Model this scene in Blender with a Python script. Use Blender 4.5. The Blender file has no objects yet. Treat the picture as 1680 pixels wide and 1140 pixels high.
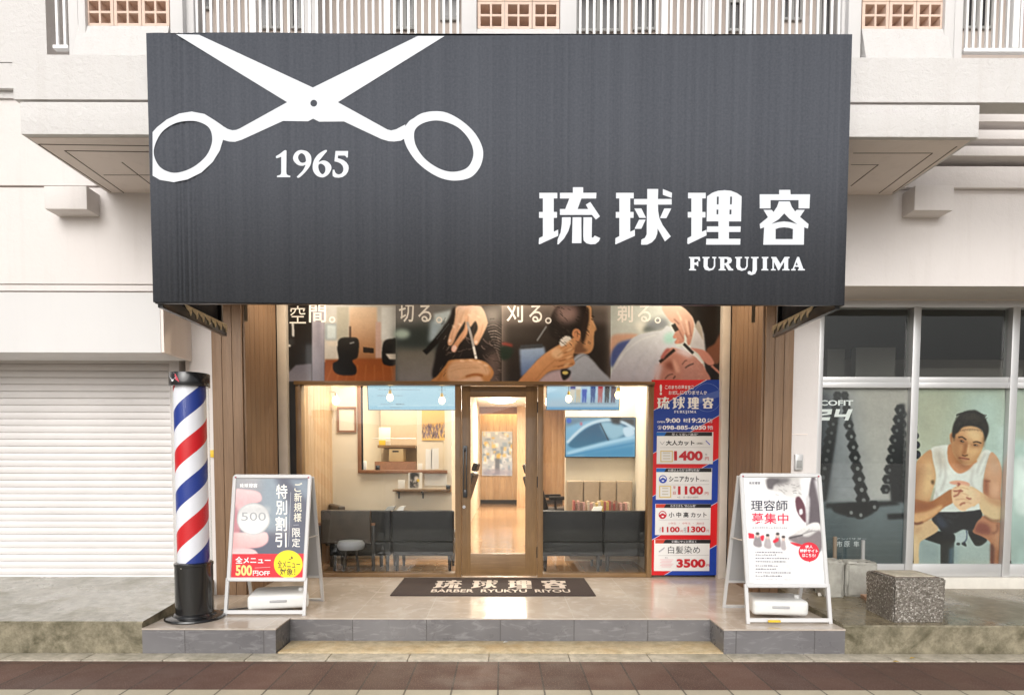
import bpy, bmesh, math, random
import numpy as np
from mathutils import Vector, Matrix
from mathutils.geometry import tessellate_polygon
random.seed(7); np.random.seed(7)
sc = bpy.context.scene
COL = sc.collection
R = math.radians

# ------------------------------------------------------------------ camera
H = 1.478
F = 1060.0
cam_d = bpy.data.cameras.new("camera")
cam = bpy.data.objects.new("camera", cam_d)
COL.objects.link(cam)
cam_d.sensor_width = 36.0
cam_d.lens = F / 1680 * 36
XP, YP = 828.0, 755 + F * math.tan(R(3.0))
cam_d.shift_x = (840 - XP) / 1680
cam_d.shift_y = (YP - 570) / 1680
cam_d.clip_start = 0.05
cam_d.clip_end = 3000
MROT = Matrix.Rotation(R(-0.15), 3, 'Z') @ Matrix.Rotation(R(87.0), 3, 'X') @ Matrix.Rotation(R(0.11), 3, 'Z')
cam.matrix_world = Matrix.Translation((0, 0, H)) @ MROT.to_4x4()
sc.camera = cam

# ------------------------------------------------------------------ world and sun
world = bpy.data.worlds.new("World")
sc.world = world
world.use_nodes = True
nt = world.node_tree
bg = nt.nodes["Background"]
sky = nt.nodes.new("ShaderNodeTexSky")
sky.sky_type = 'NISHITA'
sky.sun_disc = False
SUN_EL, SUN_AZ = R(33), R(190)
sky.sun_elevation = SUN_EL
sky.sun_rotation = SUN_AZ
sky.air_density = 1.0
sky.dust_density = 6.0
hs = nt.nodes.new("ShaderNodeHueSaturation")
hs.inputs["Saturation"].default_value = 0.16
nt.links.new(sky.outputs[0], hs.inputs["Color"])
nt.links.new(hs.outputs[0], bg.inputs[0])
bg.inputs[1].default_value = 0.10
sun_d = bpy.data.lights.new("sun", 'SUN')
sun_d.energy = 1.5
sun_d.angle = R(60)
sun_d.color = (1.0, 0.96, 0.91)
sun = bpy.data.objects.new("sun", sun_d)
COL.objects.link(sun)
# sun stands behind the camera's left shoulder, high in thin cloud
d = Vector((0.17, 1.0, -0.66)).normalized()
sun.rotation_euler = d.to_track_quat('-Z', 'Y').to_euler()
sc.view_settings.view_transform = 'Standard'
sc.view_settings.look = 'None'
sc.view_settings.gamma = 1.0
sc.view_settings.exposure = 0.18
sc.cycles.use_denoising = True
sc.cycles.max_bounces = 8
sc.cycles.transparent_max_bounces = 16
sc.cycles.sample_clamp_indirect = 6.0
sc.cycles.caustics_reflective = False
sc.cycles.caustics_refractive = False

# ------------------------------------------------------------------ pixel rays of the photograph (1680 x 1140)
def ray(px, py):
    return MROT @ Vector(((px - XP) / F, -(py - YP) / F, -1.0))
def P(px, py, Y):
    r = ray(px, py); t = Y / r.y
    return Vector((r.x * t, Y, H + r.z * t))
def G(px, py, z):
    r = ray(px, py); t = (z - H) / r.z
    return Vector((r.x * t, r.y * t, z))
def PX(px, Y, py=700): return P(px, py, Y).x
def PZ(py, Y, px=828): return P(px, py, Y).z

# ------------------------------------------------------------------ colours and materials
def s2l(c):
    return c / 12.92 if c <= 0.04045 else ((c + 0.055) / 1.055) ** 2.4
def rgb(r, g, b): return (s2l(r / 255), s2l(g / 255), s2l(b / 255))
def hx(s): return (int(s[0:2], 16), int(s[2:4], 16), int(s[4:6], 16))

MATS = {}
def _new(name):
    m = bpy.data.materials.new(name); m.use_nodes = True
    n = m.node_tree; b = n.nodes["Principled BSDF"]
    MATS[name] = m
    return m, n, b
def _coords(n, scale=(1, 1, 1), rot=(0, 0, 0), loc=(0, 0, 0), world=True):
    if world:
        g = n.nodes.new("ShaderNodeNewGeometry"); out = g.outputs["Position"]
    else:
        g = n.nodes.new("ShaderNodeTexCoord"); out = g.outputs["Object"]
    mp = n.nodes.new("ShaderNodeMapping")
    mp.inputs["Scale"].default_value = scale
    mp.inputs["Rotation"].default_value = rot
    mp.inputs["Location"].default_value = loc
    n.links.new(out, mp.inputs[0])
    return mp.outputs[0]
def _noise(n, vec, scale, detail=4, rough=0.55, dist=0.0):
    t = n.nodes.new("ShaderNodeTexNoise")
    t.inputs["Scale"].default_value = scale; t.inputs["Detail"].default_value = detail
    t.inputs["Roughness"].default_value = rough; t.inputs["Distortion"].default_value = dist
    n.links.new(vec, t.inputs["Vector"])
    return t.outputs["Fac"]
def _ramp(n, fac, stops):
    r = n.nodes.new("ShaderNodeValToRGB")
    while len(r.color_ramp.elements) < len(stops): r.color_ramp.elements.new(0.5)
    for e, (p, c) in zip(r.color_ramp.elements, stops):
        e.position = p; e.color = (*c, 1) if len(c) == 3 else c
    n.links.new(fac, r.inputs[0])
    return r.outputs[0]
def _mix(n, fac, a, b, mode='MIX'):
    m = n.nodes.new("ShaderNodeMix"); m.data_type = 'RGBA'; m.blend_type = mode
    for sock, v in ((m.inputs[0], fac), (m.inputs[6], a), (m.inputs[7], b)):
        if hasattr(v, "links"): n.links.new(v, sock)
        elif isinstance(v, (int, float)): sock.default_value = v
        else: sock.default_value = (*v, 1)
    return m.outputs[2]
def _bump(n, b, h, strength=0.2, dist=0.01):
    bp = n.nodes.new("ShaderNodeBump")
    bp.inputs["Strength"].default_value = strength; bp.inputs["Distance"].default_value = dist
    n.links.new(h, bp.inputs["Height"]); n.links.new(bp.outputs[0], b.inputs["Normal"])
    return bp
def _math(n, op, a, b=None):
    m = n.nodes.new("ShaderNodeMath"); m.operation = op
    for i, v in enumerate((a, b)):
        if v is None: continue
        if hasattr(v, "links"): n.links.new(v, m.inputs[i])
        else: m.inputs[i].default_value = v
    return m.outputs[0]

def pbr(name, c, rough=0.6, metal=0.0, var=0.10, vs=3.0, bump=0.0, bs=80.0, spec=0.5, coat=0.0, sheen=0.0, rvar=0.0):
    m, n, b = _new(name)
    v = _coords(n)
    f = _noise(n, v, vs, 6, 0.6)
    lo = tuple(x * (1 - var) for x in c); hi = tuple(min(1, x * (1 + var)) for x in c)
    n.links.new(_ramp(n, f, [(0.3, lo), (0.7, hi)]), b.inputs["Base Color"])
    b.inputs["Roughness"].default_value = rough; b.inputs["Metallic"].default_value = metal
    b.inputs["Specular IOR Level"].default_value = spec
    b.inputs["Coat Weight"].default_value = coat
    b.inputs["Sheen Weight"].default_value = sheen
    if rvar:
        rr = _ramp(n, _noise(n, v, vs * 1.7, 3), [(0.35, (rough - rvar,) * 3), (0.65, (rough + rvar,) * 3)])
        n.links.new(rr, b.inputs["Roughness"])
    if bump: _bump(n, b, _noise(n, v, bs, 5, 0.6), bump, 0.01)
    return m

def stucco(name, c, bump=0.35, bs=24.0, stain=0.06):
    m, n, b = _new(name)
    v = _coords(n)
    big = _noise(n, v, 0.9, 5, 0.6)
    vs = _noise(n, _coords(n, (5, 5, 0.35)), 1.6, 5, 0.65)
    c1 = _ramp(n, big, [(0.3, tuple(x * 0.95 for x in c)), (0.7, c)])
    dirt = _ramp(n, vs, [(0.52, (0, 0, 0)), (0.85, (stain,) * 3)])
    col = _mix(n, dirt, c1, (0.36, 0.30, 0.25))
    n.links.new(col, b.inputs["Base Color"])
    b.inputs["Roughness"].default_value = 0.85
    b.inputs["Specular IOR Level"].default_value = 0.25
    h1 = _noise(n, v, bs, 6, 0.6, 0.6)
    h2 = _noise(n, v, bs * 5, 3, 0.5)
    hh = _math(n, 'ADD', h1, _math(n, 'MULTIPLY', h2, 0.35))
    _bump(n, b, hh, bump, 0.02)
    return m

def wood(name, a, c, scale=(14, 14, 0.9), rough=0.5, bump=0.12, coat=0.0):
    m, n, b = _new(name)
    v = _coords(n, scale)
    f = _noise(n, v, 2.2, 7, 0.6, 0.8)
    f2 = _noise(n, _coords(n, tuple(s * 4 for s in scale)), 2.0, 4, 0.6)
    pl = _noise(n, _coords(n, (3, 3, 0.4)), 1.3, 2)
    k = _math(n, 'ADD', _math(n, 'MULTIPLY', f, 0.6), _math(n, 'MULTIPLY', pl, 0.4))
    col = _ramp(n, k, [(0.3, a), (0.7, c)])
    col = _mix(n, _ramp(n, f2, [(0.45, (0, 0, 0)), (0.75, (0.35,) * 3)]), col, tuple(x * 0.55 for x in a))
    n.links.new(col, b.inputs["Base Color"])
    b.inputs["Roughness"].default_value = rough
    b.inputs["Coat Weight"].default_value = coat
    _bump(n, b, f2, bump, 0.004)
    return m

def emit(name, c, s):
    m, n, b = _new(name)
    b.inputs["Base Color"].default_value = (*c, 1)
    b.inputs["Emission Color"].default_value = (*c, 1)
    b.inputs["Emission Strength"].default_value = s
    v = _noise(n, _coords(n), 5.0, 2)
    n.links.new(_ramp(n, v, [(0.0, tuple(x * 0.96 for x in c)), (1.0, c)]), b.inputs["Emission Color"])
    return m

def printed(name, rough=0.45, emission=0.0, spec=0.4, coat=0.0):
    m, n, b = _new(name)
    a = n.nodes.new("ShaderNodeVertexColor"); a.layer_name = "Col"
    n.links.new(a.outputs[0], b.inputs["Base Color"])
    b.inputs["Roughness"].default_value = rough
    b.inputs["Specular IOR Level"].default_value = spec
    b.inputs["Coat Weight"].default_value = coat
    b.inputs["Coat Roughness"].default_value = 0.08
    if emission:
        b.inputs["Base Color"].default_value = (0, 0, 0, 1)
        n.links.remove(b.inputs["Base Color"].links[0])
        n.links.new(a.outputs[0], b.inputs["Emission Color"])
        b.inputs["Emission Strength"].default_value = emission
    return m

def glass(name, tint=(0.96, 0.98, 0.97), refl=1.0):
    m = bpy.data.materials.new(name); m.use_nodes = True; MATS[name] = m
    n = m.node_tree; n.nodes.clear()
    out = n.nodes.new("ShaderNodeOutputMaterial")
    tr = n.nodes.new("ShaderNodeBsdfTransparent"); tr.inputs[0].default_value = (*tint, 1)
    gl = n.nodes.new("ShaderNodeBsdfGlossy"); gl.inputs["Roughness"].default_value = 0.015
    fr = n.nodes.new("ShaderNodeFresnel"); ge = n.nodes.new("ShaderNodeNewGeometry")
    n.links.new(_math(n, 'SUBTRACT', 1.5, _math(n, 'MULTIPLY', ge.outputs["Backfacing"], 0.8333)), fr.inputs[0])
    k = _math(n, 'MULTIPLY', fr.outputs[0], refl)
    mx = n.nodes.new("ShaderNodeMixShader")
    n.links.new(k, mx.inputs[0]); n.links.new(tr.outputs[0], mx.inputs[1]); n.links.new(gl.outputs[0], mx.inputs[2])
    n.links.new(mx.outputs[0], out.inputs[0])
    return m

# shell of the building
stucco("cream_stucco", (0.735, 0.695, 0.675), 0.22, 20, 0.14)
stucco("white_stucco", (0.665, 0.65, 0.64), 0.45, 26, 0.16)
stucco("white_paint", (0.69, 0.68, 0.675), 0.05, 30, 0.05)
stucco("soffit_paint", (0.87, 0.785, 0.735), 0.08, 14, 0.16)
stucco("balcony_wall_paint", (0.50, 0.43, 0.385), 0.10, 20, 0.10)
pbr("seam_line", (0.13, 0.10, 0.08), 0.9)
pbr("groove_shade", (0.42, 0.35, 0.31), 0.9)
pbr("breeze_block", (0.72, 0.555, 0.46), 0.85, var=0.06, vs=9, bump=0.2, bs=60)
pbr("rail_white", (0.80, 0.80, 0.80), 0.4, var=0.02)
pbr("white_metal", (0.60, 0.60, 0.605), 0.35, var=0.02)
pbr("shutter_paint", (0.69, 0.665, 0.655), 0.45, var=0.08, vs=1.2, bump=0.03, bs=8)
pbr("alu_frame", (0.62, 0.62, 0.62), 0.35, 0.55, var=0.05, vs=2)
pbr("dark_room", (0.035, 0.035, 0.035), 0.8)
pbr("grey_room", (0.34, 0.32, 0.30), 0.8, var=0.15, vs=0.7)
pbr("dark_window", (0.02, 0.018, 0.02), 0.15)
wood("plank_wood", (0.185, 0.108, 0.060), (0.30, 0.188, 0.11), (16, 16, 0.8), 0.55, 0.15)
wood("frame_wood", (0.145, 0.078, 0.030), (0.255, 0.150, 0.062), (18, 18, 1.2), 0.42, 0.10, 0.15)
wood("frame_wood_flat", (0.145, 0.078, 0.030), (0.255, 0.150, 0.062), (1.2, 18, 18), 0.42, 0.10, 0.15)
wood("panel_wood", (0.38, 0.245, 0.14), (0.60, 0.43, 0.27), (7, 7, 0.6), 0.45, 0.06)
wood("trim_wood", (0.20, 0.085, 0.04), (0.30, 0.14, 0.07), (8, 8, 8), 0.45, 0.06)
pbr("strip_paint", (0.66, 0.60, 0.53), 0.55, var=0.06, vs=6)
pbr("black_board", (0.012, 0.012, 0.013), 0.35)
pbr("cream_wall", (0.74, 0.67, 0.55), 0.8, var=0.04, vs=3)
pbr("white_ceiling", (0.80, 0.78, 0.74), 0.85, var=0.02)
pbr("black_leather", (0.009, 0.0095, 0.011), 0.45, var=0.25, vs=9, bump=0.12, bs=160, spec=0.22)
pbr("brown_leather", (0.055, 0.042, 0.034), 0.42, var=0.25, vs=9, bump=0.12, bs=150)
pbr("grey_cushion", (0.22, 0.24, 0.26), 0.6, bump=0.1, bs=200)
pbr("taupe_fabric", (0.42, 0.33, 0.235), 0.85, var=0.06, vs=20, bump=0.2, bs=300)
pbr("black_metal", (0.012, 0.012, 0.014), 0.30, var=0.2, coat=0.3)
pbr("black_plastic", (0.010, 0.010, 0.011), 0.22, var=0.2, coat=0.5)
pbr("chrome", (0.75, 0.75, 0.75), 0.15, 1.0, var=0.02)
pbr("white_plastic", (0.80, 0.80, 0.79), 0.35, var=0.02)
pbr("tank_plastic", (0.74, 0.74, 0.72), 0.38, var=0.06, vs=6)
pbr("grey_sheet", (0.40, 0.40, 0.41), 0.5)
pbr("rubber_mat", (0.040, 0.026, 0.024), 0.85, var=0.25, vs=120, bump=0.5, bs=350)
pbr("mat_ink", (0.62, 0.58, 0.54), 0.85, var=0.12, vs=90, bump=0.4, bs=350)
pbr("letter_white", (0.80, 0.81, 0.83), 0.5, var=0.02)
pbr("rope", (0.80, 0.68, 0.48), 0.85, var=0.2, vs=40)
pbr("yellow_plastic", (0.75, 0.50, 0.03), 0.45)
pbr("leaf_litter", (0.62, 0.42, 0.10), 0.7, var=0.3, vs=60)
pbr("paper", (0.78, 0.77, 0.73), 0.8)
pbr("paper_card", (0.72, 0.68, 0.58), 0.8)
pbr("cardboard", (0.50, 0.38, 0.22), 0.8)
pbr("stone_block", (0.36, 0.35, 0.31), 0.85, var=0.25, vs=7, bump=0.5, bs=45)
pbr("pale_slab", (0.62, 0.59, 0.53), 0.7, var=0.08, vs=8, bump=0.1, bs=60)
pbr("pink_tile", (0.52, 0.31, 0.20), 0.6, var=0.12, vs=9, bump=0.1, bs=70)
pbr("stake_grey", (0.30, 0.30, 0.29), 0.6)
pbr("stake_brown", (0.22, 0.17, 0.12), 0.7)
pbr("pale_street", (0.36, 0.325, 0.30), 0.85, var=0.25, vs=30, bump=0.4, bs=120)  # unseen street, made pale to bounce light up under the balcony
printed("print_gloss", 0.35, coat=0.25)
printed("print_matt", 0.55)
printed("print_board", 0.45, coat=0.1)
printed("screen_glow", 0.4, emission=0.85)
glass("clear_glass")
glass("shop_glass", (0.97, 0.98, 0.97), 0.7)
glass("tube_glass", (0.97, 0.98, 0.98), 0.8)
emit("warm_bulb", (1.0, 0.74, 0.36), 4.0)
emit("white_lamp", (1.0, 0.93, 0.84), 14.0)

# awning cloth: fine weave, faint vertical streaks
m, n, b = _new("awning_cloth")
v = _coords(n)
st = _noise(n, _coords(n, (22, 22, 0.03)), 1.5, 5, 0.6)
fine = _noise(n, v, 420, 2, 0.6)
mid = _noise(n, v, 60, 3, 0.7)
c = _ramp(n, st, [(0.30, rgb(66, 69, 76)), (0.72, rgb(77, 80, 87))])
c = _mix(n, _ramp(n, mid, [(0.35, (0, 0, 0)), (0.75, (0.35,) * 3)]), c, rgb(100, 103, 109))
n.links.new(c, b.inputs["Base Color"])
b.inputs["Roughness"].default_value = 0.8
b.inputs["Specular IOR Level"].default_value = 0.12
_bump(n, b, _math(n, 'ADD', _math(n, 'MULTIPLY', st, 1.0), _math(n, 'MULTIPLY', fine, 0.12)), 0.35, 0.02)
pbr("awning_inside", (0.02, 0.021, 0.024), 0.7)

# polished stone tile
def stone_tile(name, a, c, vein, tile, rough, off=(0, 0, 0), vertical=False, mortar=(0.16, 0.15, 0.145), rot=0.6):
    m, n, b = _new(name)
    v = _coords(n, (1, 1, 1), (0.5, 0.3, rot))
    w = _noise(n, _coords(n, (2.2, 2.2, 9), (0.3, 0.75, rot)), 2.4, 7, 0.62, 1.2)
    big = _noise(n, v, 1.6, 4)
    col = _mix(n, _ramp(n, big, [(0.3, (0, 0, 0)), (0.7, (1, 1, 1))]), a, c)
    col = _mix(n, _ramp(n, w, [(0.52, (0, 0, 0)), (0.66, (0.65,) * 3), (0.8, (0.1,) * 3)]), col, vein)
    br = n.nodes.new("ShaderNodeTexBrick")
    br.offset = 0.0; br.squash = 1.0
    for k, val in (("Scale", 1.0), ("Mortar Size", 0.0035), ("Mortar Smooth", 0.0), ("Brick Width", tile[0]), ("Row Height", tile[1])):
        br.inputs[k].default_value = val
    br.inputs["Color1"].default_value = (1, 1, 1, 1); br.inputs["Color2"].default_value = (0.90, 0.90, 0.90, 1)
    br.inputs["Mortar"].default_value = (0, 0, 0, 1)
    vv = _coords(n, (1, 1, 1), (math.pi / 2 if vertical else 0, 0, 0), off)
    n.links.new(vv, br.inputs["Vector"])
    col = _mix(n, 1.0, col, br.outputs["Color"], 'MULTIPLY')
    col = _mix(n, br.outputs["Fac"], col, mortar)
    n.links.new(col, b.inputs["Base Color"])
    rr = _ramp(n, _noise(n, v, 5, 4), [(0.3, (rough * 0.7,) * 3), (0.7, (rough * 1.5,) * 3)])
    n.links.new(rr, b.inputs["Roughness"])
    h = _math(n, 'SUBTRACT', _math(n, 'MULTIPLY', w, 0.15), br.outputs["Fac"])
    _bump(n, b, h, 0.25, 0.003)
    return m
stone_tile("lit_floor_tile", (0.46, 0.395, 0.335), (0.55, 0.48, 0.41), (0.64, 0.58, 0.52), (0.6, 0.6), 0.16, (0.02, 0.03, 0), mortar=(0.55, 0.50, 0.44))  # lighter and warmer than the risers: light on the top put into colour
stone_tile("riser_tile", (0.135, 0.130, 0.136), (0.185, 0.180, 0.186), (0.27, 0.265, 0.27), (0.6, 3.0), 0.30, (0.02, 1.5, 0), True, (0.09, 0.085, 0.085))
stone_tile("salon_floor", (0.34, 0.20, 0.11), (0.46, 0.29, 0.17), (0.40, 0.25, 0.15), (0.16, 1.2), 0.12, mortar=(0.22, 0.13, 0.08))

# wet, mossy concrete
def concrete(name, a, c, moss, moss_amt, rlo, rhi):
    m, n, b = _new(name)
    v = _coords(n)
    big = _noise(n, v, 3.1, 8, 0.68, 0.5)
    f = _noise(n, v, 11, 9, 0.78)
    col = _mix(n, _ramp(n, f, [(0.38, (0, 0, 0)), (0.62, (1, 1, 1))]), tuple(x * 0.72 for x in a), c)
    col = _mix(n, _ramp(n, big, [(0.48, (0, 0, 0)), (0.66, (moss_amt,) * 3)]), col, moss)
    sp = _noise(n, v, 130, 2)
    col = _mix(n, _ramp(n, sp, [(0.62, (0, 0, 0)), (0.72, (0.5,) * 3)]), col, tuple(x * 0.5 for x in a))
    n.links.new(col, b.inputs["Base Color"])
    rr = _ramp(n, _noise(n, v, 1.3, 5), [(0.42, (rlo,) * 3), (0.60, (rhi,) * 3)])
    n.links.new(rr, b.inputs["Roughness"])
    _bump(n, b, _math(n, 'ADD', f, _math(n, 'MULTIPLY', sp, 0.3)), 0.10, 0.01)
    return m
concrete("wet_concrete", (0.36, 0.35, 0.31), (0.47, 0.455, 0.41), (0.22, 0.205, 0.15), 0.75, 0.10, 0.45)
concrete("wet_concrete_brown", (0.165, 0.136, 0.088), (0.235, 0.198, 0.135), (0.14, 0.112, 0.065), 0.85, 0.06, 0.40)
concrete("mossy_concrete", (0.20, 0.175, 0.115), (0.30, 0.265, 0.185), (0.060, 0.052, 0.024), 1.0, 0.6, 0.85)
concrete("ochre_concrete", (0.50, 0.40, 0.245), (0.60, 0.50, 0.33), (0.42, 0.27, 0.11), 0.5, 0.5, 0.8)
concrete("kerb_concrete", (0.44, 0.40, 0.32), (0.55, 0.50, 0.41), (0.26, 0.24, 0.17), 0.6, 0.5, 0.8)

# pavers
def pavers(name, c1, c2, mortar, off, speck, row=0.3):
    m, n, b = _new(name)
    br = n.nodes.new("ShaderNodeTexBrick"); br.offset = 0.0
    for k, val in (("Scale", 1.0), ("Mortar Size", 0.0065), ("Mortar Smooth", 0.1), ("Brick Width", 0.298), ("Row Height", row), ("Bias", 0.0)):
        br.inputs[k].default_value = val
    br.inputs["Color1"].default_value = (*c1, 1); br.inputs["Color2"].default_value = (*c2, 1)
    br.inputs["Mortar"].default_value = (*mortar, 1)
    n.links.new(_coords(n, (1, 1, 1), (0, 0, 0), off), br.inputs["Vector"])
    v = _coords(n)
    col = br.outputs["Color"]
    col = _mix(n, _ramp(n, _noise(n, v, 2.2, 6, 0.65), [(0.35, (0, 0, 0)), (0.7, (0.55,) * 3)]), col, tuple(x * 0.62 for x in c1))
    col = _mix(n, _ramp(n, _noise(n, v, 120, 3, 0.7), [(0.56, (0, 0, 0)), (0.66, (0.8,) * 3)]), col, speck)
    n.links.new(col, b.inputs["Base Color"])
    n.links.new(_ramp(n, _noise(n, v, 3, 4), [(0.4, (0.55,) * 3), (0.65, (0.75,) * 3)]), b.inputs["Roughness"])
    h = _math(n, 'SUBTRACT', _math(n, 'MULTIPLY', _noise(n, v, 150, 3), 0.25), br.outputs["Fac"])
    _bump(n, b, h, 0.5, 0.004)
    return m
pavers("red_paver", (0.125, 0.064, 0.047), (0.078, 0.041, 0.032), (0.035, 0.028, 0.024), (0.03, 0.02, 0), (0.30, 0.21, 0.17), 0.582)
pavers("cream_paver", (0.50, 0.46, 0.35), (0.44, 0.40, 0.31), (0.06, 0.055, 0.045), (0.03, 0.0, 0), (0.55, 0.5, 0.4))

# exposed aggregate planter concrete
m, n, b = _new("aggregate")
v = _coords(n)
vo = n.nodes.new("ShaderNodeTexVoronoi"); vo.inputs["Scale"].default_value = 85
n.links.new(v, vo.inputs["Vector"])
sx = n.nodes.new("ShaderNodeSeparateColor"); n.links.new(vo.outputs["Color"], sx.inputs[0])
c = _ramp(n, sx.outputs[0], [(0.0, (0.13, 0.115, 0.096)), (0.45, (0.21, 0.188, 0.16)), (0.8, (0.29, 0.265, 0.232)), (0.97, (0.52, 0.49, 0.45))])
c = _mix(n, _ramp(n, vo.outputs["Distance"], [(0.4, (0, 0, 0)), (0.9, (0.8,) * 3)]), c, (0.085, 0.072, 0.056))
n.links.new(c, b.inputs["Base Color"]); b.inputs["Roughness"].default_value = 0.75
_bump(n, b, _math(n, 'MULTIPLY', vo.outputs["Distance"], -1.0), 0.9, 0.01)

# barber stripes, wound round the pole's own axis
m, n, b = _new("barber_stripes")
tc = n.nodes.new("ShaderNodeTexCoord")
sp = n.nodes.new("ShaderNodeSeparateXYZ"); n.links.new(tc.outputs["Object"], sp.inputs[0])
ang = _math(n, 'ARCTAN2', sp.outputs[0], _math(n, 'MULTIPLY', sp.outputs[1], -1.0))
t = _math(n, 'SUBTRACT', _math(n, 'DIVIDE', sp.outputs[2], 0.64), _math(n, 'DIVIDE', ang, 2 * math.pi))
t = _math(n, 'ADD', t, 0.02)
fr = _math(n, 'FRACT', t)
rp = n.nodes.new("ShaderNodeValToRGB"); rp.color_ramp.interpolation = 'CONSTANT'
els = [(0.0, rgb(205, 20, 30)), (0.25, rgb(232, 232, 240)), (0.50, rgb(22, 52, 140)), (0.75, rgb(232, 232, 240))]
while len(rp.color_ramp.elements) < 4: rp.color_ramp.elements.new(0.5)
for e, (p, cc) in zip(rp.color_ramp.elements, els): e.position = p; e.color = (*cc, 1)
n.links.new(fr, rp.inputs[0]); n.links.new(rp.outputs[0], b.inputs["Base Color"])
b.inputs["Roughness"].default_value = 0.45

# ------------------------------------------------------------------ object helpers
WLOC = {}
def tag(o, label=None, cat=None, group=None, kind=None):
    if label: o["label"] = label
    if cat: o["category"] = cat
    if group: o["group"] = group
    if kind: o["kind"] = kind
    return o
def thing(name, label, cat, loc=(0, 0, 0), group=None):
    o = bpy.data.objects.new(name, None); COL.objects.link(o)
    o.empty_display_size = 0.1
    o.location = loc; WLOC[o.name] = Vector(loc)
    return tag(o, label, cat, group)
def link_mesh(name, me, parent=None, local=False):
    o = bpy.data.objects.new(name, me); COL.objects.link(o)
    if parent is not None:
        o.parent = parent
        w = WLOC[parent.name]
        if not local and w.length > 0: me.transform(Matrix.Translation(-w))
        WLOC[o.name] = w
    else:
        WLOC[o.name] = Vector((0, 0, 0))
    return o
def children(o): return [c for c in COL.objects if c.parent == o]
def copy_tree(o, parent=None):
    c = o.copy(); COL.objects.link(c); c.parent = parent
    WLOC[c.name] = WLOC[o.name]
    for ch in children(o): copy_tree(ch, c)
    return c

class MB:
    def __init__(s): s.bm = bmesh.new()
    def box(s, x0, x1, y0, y1, z0, z1, bev=0.0, seg=2, M=None):
        vs = [s.bm.verts.new((x, y, z)) for x in (x0, x1) for y in (y0, y1) for z in (z0, z1)]
        fs = [(0, 1, 3, 2), (4, 6, 7, 5), (0, 4, 5, 1), (2, 3, 7, 6), (0, 2, 6, 4), (1, 5, 7, 3)]
        faces = [s.bm.faces.new([vs[i] for i in f]) for f in fs]
        if bev > 0:
            es = list({e for f in faces for e in f.edges})
            r = bmesh.ops.bevel(s.bm, geom=es, offset=bev, segments=seg, affect='EDGES', profile=0.6, clamp_overlap=True)
            vs = list({v for f in r['faces'] for v in f.verts} | {v for v in vs if v.is_valid})
        if M is not None: bmesh.ops.transform(s.bm, matrix=M, verts=vs)
        return s
    def hexa(s, pts):
        """eight points: bottom ring of four, then top ring of four"""
        vs = [s.bm.verts.new(p) for p in pts]
        for f in ((3, 2, 1, 0), (4, 5, 6, 7), (0, 1, 5, 4), (1, 2, 6, 5), (2, 3, 7, 6), (3, 0, 4, 7)):
            s.bm.faces.new([vs[i] for i in f])
        return s
    def prism(s, pts, axis, a, b):
        """polygon in the two axes other than `axis`, extruded from a to b"""
        def mk(p, t):
            l = list(p); l.insert(axis, t); return s.bm.verts.new(l)
        lo = [mk(p, a) for p in pts]; hi = [mk(p, b) for p in pts]
        k = len(pts)
        for i in range(k): s.bm.faces.new([lo[i], lo[(i + 1) % k], hi[(i + 1) % k], hi[i]])
        s.bm.faces.new(lo[::-1]); s.bm.faces.new(hi)
        return s
    def tube(s, p0, p1, r0, r1=None, n=12, caps=True):
        p0 = Vector(p0); p1 = Vector(p1); r1 = r0 if r1 is None else r1
        d = (p1 - p0).normalized(); a = d.orthogonal().normalized(); c = d.cross(a)
        A = [s.bm.verts.new(p0 + (a * math.cos(t) + c * math.sin(t)) * r0) for t in [2 * math.pi * i / n for i in range(n)]]
        B = [s.bm.verts.new(p1 + (a * math.cos(t) + c * math.sin(t)) * r1) for t in [2 * math.pi * i / n for i in range(n)]]
        for i in range(n):
            f = s.bm.faces.new([A[i], A[(i + 1) % n], B[(i + 1) % n], B[i]]); f.smooth = True
        if caps: s.bm.faces.new(A[::-1]); s.bm.faces.new(B)
        return s
    def path(s, pts, r, n=8):
        for a, b in zip(pts[:-1], pts[1:]): s.tube(a, b, r, n=n)
        return s
    def lathe(s, prof, c=(0, 0, 0), n=40, smooth=True):
        rings = []
        for r, z in prof:
            rings.append([s.bm.verts.new((c[0] + r * math.cos(t), c[1] + r * math.sin(t), c[2] + z)) for t in [2 * math.pi * i / n for i in range(n)]])
        for A, B in zip(rings[:-1], rings[1:]):
            for i in range(n):
                f = s.bm.faces.new([A[i], A[(i + 1) % n], B[(i + 1) % n], B[i]]); f.smooth = smooth
        s.bm.faces.new(rings[0][::-1]); s.bm.faces.new(rings[-1])
        return s
    def ball(s, c, r, u=12, v=8, sc3=(1, 1, 1)):
        M = Matrix.Translation(c) @ Matrix.Diagonal((r * sc3[0], r * sc3[1], r * sc3[2], 1))
        rr = bmesh.ops.create_uvsphere(s.bm, u_segments=u, v_segments=v, radius=1.0, matrix=M)
        for vv in rr['verts']:
            for f in vv.link_faces: f.smooth = True
        return s
    def mesh(s, name, mat):
        bmesh.ops.recalc_face_normals(s.bm, faces=s.bm.faces)
        me = bpy.data.meshes.new(name); s.bm.to_mesh(me); s.bm.free()
        me.materials.append(MATS[mat])
        me.set_sharp_from_angle(angle=R(38))
        return me
    def build(s, name, mat, parent=None, local=False):
        return link_mesh(name, s.mesh(name, mat), parent, local)
def bx(*a, **k): return MB().box(*a, **k)

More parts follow.
